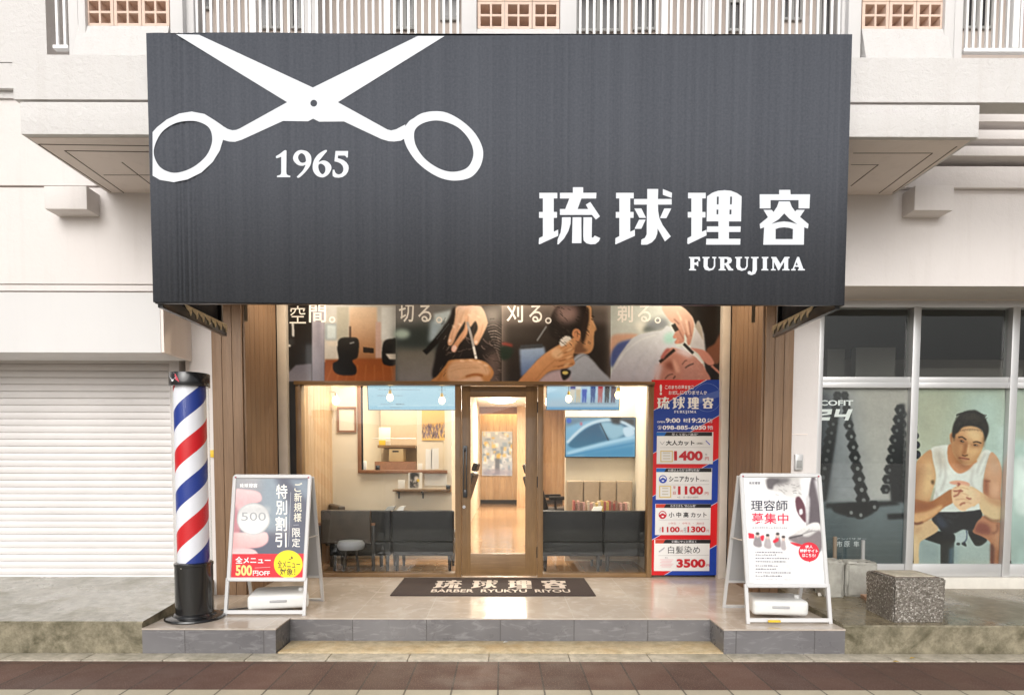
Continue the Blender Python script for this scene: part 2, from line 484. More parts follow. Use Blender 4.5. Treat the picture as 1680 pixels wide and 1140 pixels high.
# flat print layers: polygons in photo pixels laid on a real surface
def cr(pts, n=6, closed=True):
    p = [np.array(q, float) for q in pts]; out = []; k = len(p)
    rng = range(k) if closed else range(k - 1)
    for i in rng:
        p0 = p[(i - 1) % k] if closed or i > 0 else p[i]
        p1 = p[i]; p2 = p[(i + 1) % k]
        p3 = p[(i + 2) % k] if closed or i + 2 < k else p[min(i + 1, k - 1)]
        for t in [j / n for j in range(n)]:
            out.append(tuple(0.5 * (2 * p1 + (p2 - p0) * t + (2 * p0 - 5 * p1 + 4 * p2 - p3) * t * t + (3 * p1 - p0 - 3 * p2 + p3) * t ** 3)))
    if not closed: out.append(tuple(p[-1]))
    return out
def onY(Y): return lambda x, y, o: P(x, y, Y) + Vector((0, -o, 0))
TXT = {}
def text_geo(body, bold):
    key = (body, bold)
    if key in TXT: return TXT[key]
    c = bpy.data.curves.new("lettering", 'FONT'); c.body = body; c.offset = bold; c.resolution_u = 3
    o = bpy.data.objects.new("lettering", c); COL.objects.link(o)
    dg = bpy.context.evaluated_depsgraph_get(); dg.update()
    me = bpy.data.meshes.new_from_object(o.evaluated_get(dg))
    vs = np.array([v.co[:2] for v in me.vertices]); fs = [tuple(p.vertices) for p in me.polygons]
    bpy.data.objects.remove(o); bpy.data.curves.remove(c); bpy.data.meshes.remove(me)
    TXT[key] = (vs, fs)
    return TXT[key]
class Art:
    def __init__(s, mp, gap=0.0006, base=0.0):
        s.v = []; s.f = []; s.c = []; s.mp = mp; s.o = base; s.gap = gap
    def next(s): s.o += s.gap
    def poly(s, pts, col, holes=(), step=True):
        if step: s.next()
        loops = [list(pts)] + [list(h) for h in holes]
        tris = tessellate_polygon([[Vector((x, y, 0)) for x, y in l] for l in loops])
        flat = [p for l in loops for p in l]
        b = len(s.v)
        s.v += [s.mp(x, y, s.o) for x, y in flat]
        s.f += [tuple(b + i for i in t) for t in tris]
        s.c += [rgb(*hx(col)) if isinstance(col, str) else col] * len(flat)
        return s
    def rect(s, x0, y0, x1, y1, col, step=True): return s.poly([(x0, y0), (x1, y0), (x1, y1), (x0, y1)], col, step=step)
    def ell(s, x, y, rx, ry, col, n=28, hole=None, step=True):
        c = [(x + rx * math.cos(2 * math.pi * i / n), y + ry * math.sin(2 * math.pi * i / n)) for i in range(n)]
        hs_ = []
        if hole: hs_ = [[(x + rx * hole * math.cos(2 * math.pi * i / n), y + ry * hole * math.sin(2 * math.pi * i / n)) for i in range(n)]]
        return s.poly(c, col, hs_, step)
    def line(s, pts, w, col, step=True):
        if step: s.next()
        for (x0, y0), (x1, y1) in zip(pts[:-1], pts[1:]):
            l = math.hypot(x1 - x0, y1 - y0) or 1; dx, dy = (x1 - x0) / l * w / 2, (y1 - y0) / l * w / 2
            s.poly([(x0 - dy, y0 + dx), (x1 - dy, y1 + dx), (x1 + dy, y1 - dx), (x0 + dy, y0 - dx)], col, step=False)
        return s
    def text(s, body, x0, y0, x1, y1, col, bold=0.0, step=True, shear=0.0):
        if step: s.next()
        vs, fs = text_geo(body, bold)
        lo = vs.min(0); hi = vs.max(0)
        u = (vs - lo) / np.maximum(hi - lo, 1e-6)
        b = len(s.v)
        for a, t in u: s.v.append(s.mp(x0 + a * (x1 - x0) + shear * t * (y1 - y0), y1 - t * (y1 - y0), s.o))
        s.f += [tuple(b + i for i in f) for f in fs]
        s.c += [rgb(*hx(col)) if isinstance(col, str) else col] * len(vs)
        return s
    def vtext(s, body, x0, y0, x1, y1, col, bold=0.0, slant=0.0):
        k = len(body); h = (y1 - y0) / k
        s.next()
        for i, ch in enumerate(body):
            sh = slant * (i + 0.5) / k
            s.text(ch, x0 + sh, y0 + i * h + h * 0.05, x1 + sh, y0 + (i + 1) * h - h * 0.05, col, bold, step=False)
        return s
    def mesh(s, name, mat):
        me = bpy.data.meshes.new(name)
        me.from_pydata([tuple(v) for v in s.v], [], s.f)
        a = me.color_attributes.new("Col", 'FLOAT_COLOR', 'POINT')
        a.data.foreach_set("color", np.array([(*c, 1) for c in s.c], dtype=np.float32).ravel())
        me.materials.append(MATS[mat])
        return me
    def build(s, name, mat, parent=None): return link_mesh(name, s.mesh(name, mat), parent)

# printed photographs: painted on a fine grid of vertices
class Photo:
    SS = 2
    def __init__(s, x0, y0, x1, y1, step, bg):
        s.x0, s.y0, s.step = x0, y0, step
        s.W = int(round((x1 - x0) / step)) + 1; s.Hh = int(round((y1 - y0) / step)) + 1
        k = s.SS
        s.a = np.zeros((s.Hh * k, s.W * k, 3)); s.a[:] = hx(bg)
        s.px = x0 + (np.arange(s.W * k) + 0.5) / k * step - step * 0.5
        s.py = y0 + (np.arange(s.Hh * k) + 0.5) / k * step - step * 0.5
    def _blur(s, m, r):
        r = r / s.step * s.SS
        if r < 0.4: return m
        k = max(1, int(r * 2.2)); g = np.exp(-np.arange(-k, k + 1) ** 2 / (2 * r * r)); g /= g.sum()
        mp = np.pad(m, k, mode='edge')
        mp = sum(g[i] * mp[:, i:i + m.shape[1]] for i in range(2 * k + 1))
        return sum(g[i] * mp[i:i + m.shape[0], :] for i in range(2 * k + 1))
    def poly(s, pts, col, blur=0.8, alpha=1.0, col2=None, ax=1):
        pts = np.array(pts, float); pad = blur * 3 + s.step
        i0 = max(0, np.searchsorted(s.px, pts[:, 0].min() - pad)); i1 = np.searchsorted(s.px, pts[:, 0].max() + pad)
        j0 = max(0, np.searchsorted(s.py, pts[:, 1].min() - pad)); j1 = np.searchsorted(s.py, pts[:, 1].max() + pad)
        if i1 <= i0 or j1 <= j0: return s
        X, Y = np.meshgrid(s.px[i0:i1], s.py[j0:j1]); ins = np.zeros(X.shape, bool)
        x1, y1 = pts[-1]
        for x2, y2 in pts:
            if y1 != y2:
                c = ((y1 > Y) != (y2 > Y)) & (X < (x2 - x1) * (Y - y1) / (y2 - y1) + x1)
                ins ^= c
            x1, y1 = x2, y2
        m = s._blur(ins.astype(float), blur) * alpha
        C = np.array(hx(col), float)
        if col2 is not None:
            q = X if ax == 0 else Y; lo = pts[:, ax == 1 and 1 or 0].min(); hi_ = pts[:, ax == 1 and 1 or 0].max()
            t = np.clip((q - lo) / max(hi_ - lo, 1e-6), 0, 1)[..., None]
            C = C * (1 - t) + np.array(hx(col2), float) * t
        w = s.a[j0:j1, i0:i1]
        s.a[j0:j1, i0:i1] = w * (1 - m[..., None]) + C * m[..., None]
        return s
    def blob(s, pts, col, blur=0.8, alpha=1.0, col2=None, ax=1): return s.poly(cr(pts, 5), col, blur, alpha, col2, ax)
    def rect(s, x0, y0, x1, y1, col, blur=0.5, alpha=1.0, col2=None, ax=1): return s.poly([(x0, y0), (x1, y0), (x1, y1), (x0, y1)], col, blur, alpha, col2, ax)
    def ell(s, x, y, rx, ry, col, blur=0.8, alpha=1.0, rot=0.0):
        c, q = math.cos(rot), math.sin(rot)
        return s.poly([(x + rx * math.cos(t) * c - ry * math.sin(t) * q, y + rx * math.cos(t) * q + ry * math.sin(t) * c) for t in [2 * math.pi * i / 24 for i in range(24)]], col, blur, alpha)
    def line(s, pts, w, col, blur=0.5, alpha=1.0, smooth=True):
        p = cr(pts, 5, False) if smooth and len(pts) > 2 else pts
        up, dn = [], []
        for i, (x, y) in enumerate(p):
            a = p[max(0, i - 1)]; b = p[min(len(p) - 1, i + 1)]
            l = math.hypot(b[0] - a[0], b[1] - a[1]) or 1; dx, dy = (b[0] - a[0]) / l * w / 2, (b[1] - a[1]) / l * w / 2
            up.append((x - dy, y + dx)); dn.append((x + dy, y - dx))
        return s.poly(up + dn[::-1], col, blur, alpha)
    def grain(s, amt):
        s.a += np.random.randn(s.a.shape[0], s.a.shape[1], 1) * amt; return s
    def finish(s, mottled=0.05, sharp=0.6, rad=1.6):
        """print texture: soft mottling at several sizes, then a little unsharp masking"""
        h_, w_, _ = s.a.shape; tot = np.zeros((h_, w_))
        for cell, amp in ((40, 1.0), (14, 0.8), (5, 0.7)):
            gy, gx = h_ // cell + 3, w_ // cell + 3; g = np.random.randn(gy, gx)
            yy = np.arange(h_) / cell; xx = np.arange(w_) / cell; j = yy.astype(int); i = xx.astype(int); fy = (yy - j)[:, None]; fx = (xx - i)[None, :]
            fy = fy * fy * (3 - 2 * fy); fx = fx * fx * (3 - 2 * fx)
            tot += amp * ((g[j][:, i] * (1 - fx) + g[j][:, i + 1] * fx) * (1 - fy) + (g[j + 1][:, i] * (1 - fx) + g[j + 1][:, i + 1] * fx) * fy)
        s.a *= (1 + mottled * tot)[..., None]
        bl = np.stack([s._blur(s.a[..., c], rad) for c in range(3)], -1)
        s.a = s.a + sharp * (s.a - bl)
        return s
    def build(s, name, mat, mp, parent=None, base=0.0004, clip=None):
        k = s.SS
        a = s.a.reshape(s.Hh, k, s.W, k, 3).mean((1, 3)).clip(0, 255) / 255
        lin = np.where(a <= 0.04045, a / 12.92, ((a + 0.055) / 1.055) ** 2.4)
        vs = [tuple(mp(s.x0 + i * s.step, s.y0 + j * s.step, base)) for j in range(s.Hh) for i in range(s.W)]
        W = s.W
        fs = [(j * W + i, (j + 1) * W + i, (j + 1) * W + i + 1, j * W + i + 1) for j in range(s.Hh - 1) for i in range(W - 1)]
        me = bpy.data.meshes.new(name); me.from_pydata(vs, [], fs)
        at = me.color_attributes.new("Col", 'FLOAT_COLOR', 'POINT')
        at.data.foreach_set("color", np.concatenate([lin.reshape(-1, 3), np.ones((s.Hh * W, 1))], 1).astype(np.float32).ravel())
        me.materials.append(MATS[mat])
        return link_mesh(name, me, parent)

def light(name, kind, loc, energy, color, parent, size=0.3, target=None, size_y=None):
    l = bpy.data.lights.new(name, kind); l.energy = energy; l.color = color
    if kind == 'AREA':
        l.size = size
        if size_y: l.shape = 'RECTANGLE'; l.size_y = size_y
    elif kind == 'POINT': l.shadow_soft_size = size
    o = bpy.data.objects.new(name, l); COL.objects.link(o)
    o.location = loc
    if target is not None:
        o.rotation_euler = (Vector(target) - Vector(loc)).to_track_quat('-Z', 'Y').to_euler()
    if parent is not None:
        o.parent = parent; o.location = Vector(loc) - WLOC[parent.name]
    return o

# ------------------------------------------------------------------ main levels (metres)
ZP = 0.20          # porch
YS, YC = 4.86, 5.19   # fronts of the side steps and of the middle of the porch
YD = 7.05          # door and windows of the shop
YR = 6.10          # piers and wooden columns
YW = 5.60          # outer wall
YB = 4.62          # balcony edge
ZB0, ZB1, ZB2 = 3.735, 3.955, 4.265   # balcony: underside, groove, top
ZC = 2.99
ZU = 3.45          # underside of the wall above the shops

# ------------------------------------------------------------------ ground
tag(bx(-400, 400, -400, 400, -0.30, -0.02).build("ground", "pale_street"), kind='structure')
Y0, Y1, Y2 = G(828, 1131, 0).y, G(828, 1085, 0).y, G(828, 1073, 0).y
b = MB(); b.box(-14, 14, Y0, Y1 + 0.001, -0.02, 0.0)
tag(b.build("pavement", "red_paver"), kind='structure')
tag(bx(-14, 14, Y0 - 3.8, Y0 - 0.004, -0.02, 0.001).build("pavement_border", "cream_paver"), kind='structure')  # cream strip widened out of view to bounce light upward
b = MB(); x = -7.9
while x < 7:
    b.box(x, x + 0.594, Y1 + 0.006, Y2, -0.02, 0.008 + random.uniform(-.001, .001), 0.004); x += 0.6
tag(b.build("kerb_strip", "kerb_concrete"), kind='structure')
tag(bx(-1.72, 1.72, Y2 + 0.004, YC - 0.001, -0.02, 0.014, 0.006).build("step_slab", "ochre_concrete"), kind='structure')

# porch: one U-shaped body, tile risers and a tiled top
xl0, xl1 = PX(233, YS, 1030), PX(452, YS, 1030)
xr1, xr0 = PX(1387, YS, 1025), PX(1188, YS, 1025)
out = [(xl0, YS), (xl1, YS), (xl1, YC), (xr0, YC), (xr0, YS), (xr1, YS), (xr1, YD + 0.1), (xl0, YD + 0.1)]
porch = MB().prism(out, 2, -0.02, ZP - 0.012).build("porch", "riser_tile")
tag(porch, kind='structure')
tag(MB().prism([(xl0 - 0, YS - 0.006), (xl1 + 0.006, YS - 0.006), (xl1 + 0.006, YC - 0.006), (xr0 - 0.006, YC - 0.006), (xr0 - 0.006, YS - 0.006), (xr1, YS - 0.006), (xr1, YD + 0.1), (xl0, YD + 0.1)], 2, ZP - 0.012, ZP).build("porch_floor", "lit_floor_tile"), kind='structure')

# concrete aprons each side: rise gently to the walls
zl = PZ(1020, YS, 100)
xe = xl0 - 0.004
def apron(name, xa, xb, ya, yb, za, zb, mtop, mside):
    o = MB().hexa([(xa, ya, -0.02), (xb, ya, -0.02), (xb, yb, -0.02), (xa, yb, -0.02), (xa, ya, za), (xb, ya, za), (xb, yb, zb), (xa, yb, zb)]).build(name, mside)
    o.data.materials.append(MATS[mtop])
    for p in o.data.polygons:
        if p.normal.z > 0.7: p.material_index = 1
    bmx = bmesh.new(); bmx.from_mesh(o.data)
    es = [e for e in bmx.edges if all(v.co.z > 0.1 for v in e.verts) and all(v.co.y < ya + 0.01 for v in e.verts)]
    bmesh.ops.bevel(bmx, geom=es, offset=0.012, segments=2, affect='EDGES')
    bmx.to_mesh(o.data); bmx.free()
    return tag(o, kind='structure')
apron("concrete_apron", -14, xe, YS + 0.01, 6.40, zl, 0.36, "wet_concrete", "mossy_concrete")
zr = PZ(1027, YS, 1500)
xrj = PX(1603, YS, 1030)
apron("concrete_apron", xr1 + 0.004, xrj - 0.004, YS + 0.02, 6.30, zr, 0.285, "wet_concrete_brown", "mossy_concrete")
apron("concrete_apron", xrj, 14, YS + 0.025, 6.30, zr - 0.004, 0.281, "wet_concrete_brown", "mossy_concrete")

# ------------------------------------------------------------------ the building
bld = thing("apartment_building", "cream rendered apartment building with a balcony, a shutter and shopfronts at street level", "building", (0, 6, 0))
def part(name, mat, mb): return mb.build(name, mat, bld)
def parts(name, mat, *boxes):
    return [part(name, mat, MB().box(*q)) for q in boxes]
# outer wall above the shops, with its grooves
def Zw(py, px=60): return PZ(py, YW, px)
LX = PX(263, YW, 540)
xb0, xb1 = PX(22, YB, 150), PX(1608, YB, 200)
b = MB()
b.box(-14, LX, YW, YW + 0.45, Zw(578), Zw(479.5))                         # panel over the shutter
part("shutter_lintel", "white_paint", b)
b = MB()
b.box(-14, LX, YW, YW + 0.45, Zw(477), Zw(467.5))
b.box(-14, 14, YW, YW + 0.45, Zw(465.5), Zw(308))
part("wall", "cream_stucco", b)
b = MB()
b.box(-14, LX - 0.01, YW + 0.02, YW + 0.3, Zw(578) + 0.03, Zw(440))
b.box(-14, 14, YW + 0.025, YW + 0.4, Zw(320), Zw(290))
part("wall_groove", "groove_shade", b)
b = MB()
b.box(-14, -2.9, YW - 0.004, YW + 0.42, Zw(304.5), Zw(249.5) - 0.001)
b.box(-2.9, xb1, YW + 0.003, YW + 0.42, Zw(305), ZB2 - 0.05)
b.box(-14, -2.9, YW + 0.0, YW + 0.42, Zw(249.5), Zw(164))
part("upper_wall", "cream_stucco", b)
b = MB()
b.box(-14, PX(84, YW, 60), YW - 0.06, YW + 0.5, Zw(152), Zw(111.5))
b.box(-14, PX(84, YW, 60), YW - 0.058, YW + 0.5, Zw(109.5), 7.0)
b.box(-14, -3.2, YW - 0.02, YW + 0.4, Zw(163.5), Zw(152.5))
part("side_wall", "white_stucco", b)
# balcony extent
# louvre ledges at the right of the balcony underside
for a, c in ((192, 210), (223, 238), (249, 265)):
    parts("ledge", "cream_stucco", (PX(1500, YW, 200), 14, YW - 0.10, YW + 0.25, Zw(c, 1640), Zw(a, 1640), 0.006))
parts("ledge", "cream_stucco", (PX(1470, YW, 200), 14, YW - 0.045, YW + 0.3, Zw(312, 1640), Zw(277, 1640), 0.006))
part("ledge_recess", "soffit_paint", MB().box(3.2, 14, YW + 0.10, YW + 0.4, Zw(314, 1640), ZB2 + 0.3))
# underside strip over the windows at the right
part("lintel_soffit", "soffit_paint", MB().box(PX(1342, YR, 700), 14, YW + 0.452, YR + 0.9, Zw(467.5, 1500) - 0.006, Zw(467.5, 1500) - 0.001))

# balcony
b = MB()
b.prism([(xb0, YB), (14, YB), (14, YB + 0.15), (xb1, YB + 0.15), (xb1, YW + 0.8), (xb0, YW + 0.8)], 2, ZB1 + 0.012, ZB2)
part("balcony_fascia", "white_stucco", b)
b = MB(); b.box(xb0 + 0.035, xb1, YB + 0.008, YW + 0.02, ZB0, ZB1, 0.006)
part("balcony_edge", "white_stucco", b)
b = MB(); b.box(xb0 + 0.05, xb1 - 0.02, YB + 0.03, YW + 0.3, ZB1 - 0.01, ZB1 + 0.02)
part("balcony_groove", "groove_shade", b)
# painted underside with drip grooves
b = MB(); b.box(xb0 + 0.06, xb1 - 0.03, YB + 0.05, YW - 0.002, ZB0 - 0.006, ZB0 + 0.002)
part("balcony_soffit", "soffit_paint", b)
b = MB()
zs0, zs1 = ZB0 - 0.0085, ZB0 - 0.004
def soff(p, q, w=0.007):
    A = G(p[0], p[1], ZB0); B = G(q[0], q[1], ZB0); dv = (B - A).normalized(); nv = Vector((-dv.y, dv.x, 0)) * w / 2
    b.hexa([(*(A - nv).xy, zs0), (*(A + nv).xy, zs0), (*(B + nv).xy, zs0), (*(B - nv).xy, zs0), (*(A - nv).xy, zs1), (*(A + nv).xy, zs1), (*(B + nv).xy, zs1), (*(B - nv).xy, zs1)])
soff((63, 235.5), (245, 238)); soff((63, 235.5), (182, 314)); soff((106, 246), (203, 315)); soff((106, 246), (245, 248)); soff((200, 265), (248, 302))
soff((170, 286), (248, 286), 0.004)
part("soffit_joints", "seam_line", b); b = MB()
soff((1570, 239), (1465, 315)); soff((1530, 250), (1442, 316)); soff((1441, 269), (1396, 304)); soff((1400, 250), (1530, 250), 0.004); soff((1396, 269), (1441, 269), 0.003)
part("soffit_joints", "seam_line", b)

# corbel blocks under the balcony
for (fx0, fx1, fy0, fy1) in ((72, 142, 305, 343), (1501, 1565, 304, 345)):
    YK = YW - 0.17
    b = MB(); b.box(PX(fx0, YK, 320), PX(fx1, YK, 320), YK, YW + 0.05, PZ(fy1, YK, fx0), PZ(fy0, YK, fx0), 0.008)
    part("corbel", "cream_stucco", b)

# balcony front: breeze block panels between posts, railings
YBF = YB + 0.10
def breeze(x0, x1, y1, rows=4, cols=3):
    """x0..x1 in photo pixels; y1 the lower edge; each block holds 2 x 2 square openings"""
    X0, X1 = PX(x0, YBF, 30), PX(x1, YBF, 30); Zb = PZ(y1, YBF, (x0 + x1) / 2)
    w = (X1 - X0) / cols; hh = w * 0.97; b = MB()
    for r in range(rows):
        for c in range(cols):
            ax, az = X0 + c * w, Zb + r * hh
            o, s_ = w * 0.345, 0.0
            m_ = (w - 2 * o) / 3; ed = m_ * 1.15; mid = w - 2 * ed - 2 * o
            mz = (hh - 2 * o) / 2
            xs = [ax + 0.002, ax + ed, ax + ed + o, ax + ed + o + mid, ax + w - ed, ax + w - 0.002]
            zs = [az + 0.002, az + mz * 0.72, az + mz * 0.72 + o, az + hh - mz * 0.72 - o, az + hh - mz * 0.72, az + hh - 0.002]
            for i in range(0, 5, 2): b.box(xs[i], xs[i + 1], YBF, YBF + 0.11, zs[0], zs[5])
            for j in range(0, 5, 2):
                for i in (1, 3): b.box(xs[i], xs[i + 1], YBF + 0.002, YBF + 0.108, zs[j], zs[j + 1])
    return part("breeze_block_panel", "breeze_block", b)
breeze(141, 278, 43); breeze(783, 918, 48); breeze(1414, 1548, 48)
def post(x0, x1, ya, yb=-60, d=0.16, y=YBF - 0.03):
    b = MB(); b.box(PX(x0, y, 40), PX(x1, y, 40), y, y + d, PZ(ya, y, x0), PZ(yb, y, x0), 0.006)
    part("balcony_post", "white_paint", b)
post(128, 140, 92); post(279, 300, 92); post(300, 318, 92, y=YBF + 0.02)
post(757, 782, 70); post(919, 946, 70)
post(1392, 1413, 98); post(1550, 1566, 98); post(1566, 1580, 98, y=YBF + 0.02); post(1381, 1392, 98, y=YBF + 0.02)
post(112, 128, 92, y=YBF + 0.02)
for x0, x1, ya, yb in ((130, 279, 44.5, 92), (782, 919, 49.5, 75), (1412, 1551, 49.5, 98)):
    xa0, xa1 = PX(x0, YBF, 60), PX(x1, YBF, 60); za, zb = PZ(ya, YBF, x0), ZB2 - 0.02
    part("parapet_panel", "white_stucco", MB().prism([(YBF - 0.09, zb), (YBF - 0.012, za), (YBF + 0.10, za), (YBF + 0.10, zb)], 0, xa0, xa1))
def railing(x0, x1, n, thick=()):
    y = YBF + 0.05; b = MB()
    X0, X1 = PX(x0, y, 40), PX(x1, y, 40); z0, z1 = PZ(82, y, 1600), PZ(-90, y, 800)
    for i in range(n):
        x = X0 + (i + 0.5) * (X1 - X0) / n; r = 0.022 if i in thick else 0.0085
        b.box(x - r, x + r, y - r, y + r, z0, z1)
    b.box(X0, X1, y - 0.02, y + 0.02, z0 - 0.025, z0, 0.003); b.box(X0, X1, y - 0.025, y + 0.025, z1, z1 + 0.05, 0.004)
    o = part("railing", "rail_white", b)
    bx(X0, X1, y - 0.035, y + 0.06, ZB2 - 0.001, ZB2 + 0.012).build("railing_kerb", "white_paint", o)
railing(318, 757, 38, (8, 27)); railing(946, 1381, 38, (12, 24)); railing(1580, 1725, 13, (7,)); railing(88, 113, 2)

# wall of the flats behind the balcony
YF = 6.45
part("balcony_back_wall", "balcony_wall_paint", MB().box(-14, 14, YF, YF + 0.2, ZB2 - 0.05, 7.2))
part("balcony_shade_slab", "white_paint", MB().box(-14, 14, YBF + 0.2, YF, 6.9, 7.1))  # out-of-view slab added to shade the wall behind the balcony
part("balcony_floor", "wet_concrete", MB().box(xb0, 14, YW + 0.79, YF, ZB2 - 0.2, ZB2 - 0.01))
parts("wall_pier", "white_paint", (PX(510, YF, 30), PX(530, YF, 30), YF - 0.25, YF + 0.01, ZB2, 6.9), (PX(1140, YF, 30), PX(1157, YF, 30), YF - 0.25, YF + 0.01, ZB2, 6.9))
def flat_window(x0, x1, y0, y1, fr=0.025, bars=1):
    X0, X1, Z0, Z1 = PX(x0, YF, 30), PX(x1, YF, 30), PZ(y1, YF, x0), PZ(y0, YF, x0)
    f = MB(); y = YF - 0.03
    f.box(X0 - fr, X1 + fr, y, YF, Z0 - fr, Z0, 0.003); f.box(X0 - fr, X1 + fr, y, YF, Z1, Z1 + fr, 0.003)
    f.box(X0 - fr, X0, y, YF, Z0, Z1, 0.003); f.box(X1, X1 + fr, y, YF, Z0, Z1, 0.003)
    for i in range(bars):
        x = X0 + (i + 1) * (X1 - X0) / (bars + 1); f.box(x - 0.018, x + 0.018, y + 0.004, YF, Z0, Z1)
    o = part("flat_window", "stake_grey", f)
    bx(X0, X1, YF - 0.012, YF - 0.004, Z0, Z1).build("pane", "dark_window", o)
for a in ((652, 676, -40, 47), (727, 750, -40, 32), (948, 1014, -70, 50), (1042, 1072, -40, 48), (1196, 1232, 8, 50), (1286, 1310, -40, 32), (1346, 1378, -70, 66), (325, 345, -30, 14), (430, 458, -60, 46), (482, 508, -60, 46), (1581, 1622, -70, 46), (91, 108, -70, 46)):
    flat_window(*a)

# piers beside the wooden columns
parts("pier", "cream_stucco", (PX(313, YR, 700), PX(352, YR, 700) - 0.002, YR, YR + 0.5, 0, ZU), (PX(1297, YR, 700) + 0.002, PX(1341, YR, 700), YR, YR + 0.5, 0, ZU))
b = MB(); b.box(LX - 0.002, PX(313, YR, 540) + 0.004, YW + 0.006, YR + 0.2, Zw(578) + 0.004, ZC - 0.03)
part("lintel_return", "soffit_paint", b)
parts("shutter_jamb", "soffit_paint", (PX(300, YR, 600), PX(313, YR, 700) - 0.001, YR + 0.05, YR + 0.5, 0, Zw(578) + 0.1))
# shutter
b = MB(); zt, zb = 2.52, 0.30; YSH = 6.22; z = zb
n_ = 34; h_ = (zt - zb) / n_
X1 = PX(286, YSH, 800)
for i in range(n_):
    z = zb + i * h_
    b.prism([(YSH + 0.02, z + 0.001), (YSH + 0.001, z + 0.002), (YSH - 0.0035, z + h_ * 0.35), (YSH - 0.0035, z + h_ * 0.75), (YSH + 0.004, z + h_ * 0.96), (YSH + 0.02, z + h_ * 0.995)], 0, -14, X1)
sh = part("roller_shutter", "shutter_paint", b)
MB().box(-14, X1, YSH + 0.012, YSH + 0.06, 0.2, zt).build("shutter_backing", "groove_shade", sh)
MB().box(X1, PX(300, YSH, 700), YSH - 0.045, YSH + 0.10, 0.2, zt + 0.05, 0.004).build("guide_rail", "shutter_paint", sh)
MB().box(-14, LX + 0.01, YW + 0.2, YSH + 0.2, zt, zt + 0.3).build("shutter_housing", "soffit_paint", sh)
part("shop_party_wall", "cream_wall", MB().box(-14, PX(313, YR, 700), YSH + 0.16, YSH + 0.3, 0, ZC + 0.3))

# wooden columns: boards with open joints, front and inner faces
def column(xa, xb, inner_right):
    b = MB(); YI = 6.94
    n_ = 3; w = (xb - xa) / n_
    for i in range(n_): b.box(xa + i * w + 0.0018, xa + (i + 1) * w - 0.0018, YR - 0.022, YR, ZP - 0.01, ZU, 0.004)
    m_ = 7; dy = (YI - YR) / m_
    for i in range(m_):
        y0 = YR + 0.001 + i * dy
        if inner_right: b.box(xb - 0.004, xb + 0.018, y0 + 0.0018, y0 + dy - 0.0018, ZP - 0.01, ZU, 0.004)
        else: b.box(xa - 0.018, xa + 0.004, y0 + 0.003, y0 + dy - 0.003, ZP - 0.01, ZU, 0.004)
    o = part("wooden_column", "plank_wood", b)
    bx(xa + 0.006, xb - 0.006, YR - 0.004, YI + 0.4, ZP - 0.02, ZU + 0.01).build("column_core", "black_board", o)
cl0, cl1 = PX(352, YR, 750), PX(405, YR, 750) - 0.018
cr0, cr1 = PX(1247, YR, 750) + 0.018, PX(1297, YR, 750)
column(cl0, cl1, True); column(cr0, cr1, False)
# pale strips beside the shopfront
YT = 6.96
parts("pale_strip", "strip_paint", (cl1 + 0.02, PX(471, YT, 700), YT, YT + 0.12, ZP, ZU, 0.004), (PX(1183, YT, 700), cr0 - 0.02, YT, YT + 0.12, ZP, ZU, 0.004))
b = MB(); b.box(PX(471, YT, 700) + 0.002, PX(489, YD, 700) - 0.002, YD - 0.01, YD + 0.1, ZP, PZ(627.5, YD))
part("side_panel", "black_board", b)
part("porch_ceiling", "white_paint", MB().box(LX + 0.02, 2.9, YW + 0.451, YD + 0.3, ZU + 0.002, ZU + 0.1))
part("transom", "black_board", MB().box(cl1, cr0, YD + 0.03, YD + 0.14, PZ(626, YD), ZU + 0.01))

# shopfront joinery: frame, two windows, the door
def Xd(p): return PX(p, YD, 790)
def Zd(p): return PZ(p, YD, 780)
fx = [488, 497, 747, 757, 882, 891, 1062, 1070]
y0, y1 = YD - 0.03, YD + 0.10
ztop = Zd(626); zhead = Zd(632)
for a, c in ((488, 497), (747, 757), (882, 891), (1062, 1070)):
    parts("shopfront_post", "frame_wood", (Xd(a), Xd(c), y0, y1, ZP, zhead, 0.004))
parts("shopfront_head", "frame_wood_flat", (Xd(486), Xd(1071), y0 - 0.012, y1, zhead + 0.001, ztop, 0.004))
for a, c in ((497, 747), (891, 1062)):
    parts("shopfront_sill", "frame_wood_flat", (Xd(a) + 0.001, Xd(c) - 0.001, y0 + 0.005, y1, ZP, ZP + 0.045, 0.004))
for a, c in ((497, 747), (891, 1062)):
    w_ = bx(Xd(a) + 0.002, Xd(c) - 0.002, YD + 0.03, YD + 0.034, ZP + 0.046, zhead).build("shop_window", "shop_glass", bld)
dz0 = ZP + 0.012
door = part("shop_door", "frame_wood", MB().box(Xd(757.8), Xd(772), YD - 0.01, YD + 0.035, dz0, Zd(633), 0.003))
bx(Xd(862), Xd(881.2), YD - 0.01, YD + 0.035, dz0, Zd(633), 0.003).build("door_stile", "frame_wood", door)
for a, c in ((634, 651), (908, 944)): bx(Xd(772) - 0.001, Xd(862) + 0.001, YD - 0.008, YD + 0.033, max(dz0, Zd(c)), Zd(a), 0.003).build("door_rail", "frame_wood_flat", door)
bx(Xd(771), Xd(863), YD + 0.008, YD + 0.013, Zd(909), Zd(650)).build("door_glass", "shop_glass", door)
h = MB(); hx0 = Xd(763.5)
h.box(hx0 - 0.022, hx0 + 0.022, YD - 0.06, YD - 0.01, Zd(740), Zd(731), 0.004); h.box(hx0 - 0.022, hx0 + 0.022, YD - 0.06, YD - 0.01, Zd(815), Zd(803), 0.004)
h.box(hx0 - 0.022, hx0 - 0.010, YD - 0.062, YD - 0.045, Zd(815), Zd(731), 0.003); h.box(hx0 + 0.010, hx0 + 0.022, YD - 0.062, YD - 0.045, Zd(815), Zd(731), 0.003)
h.build("door_handle", "black_metal", door)
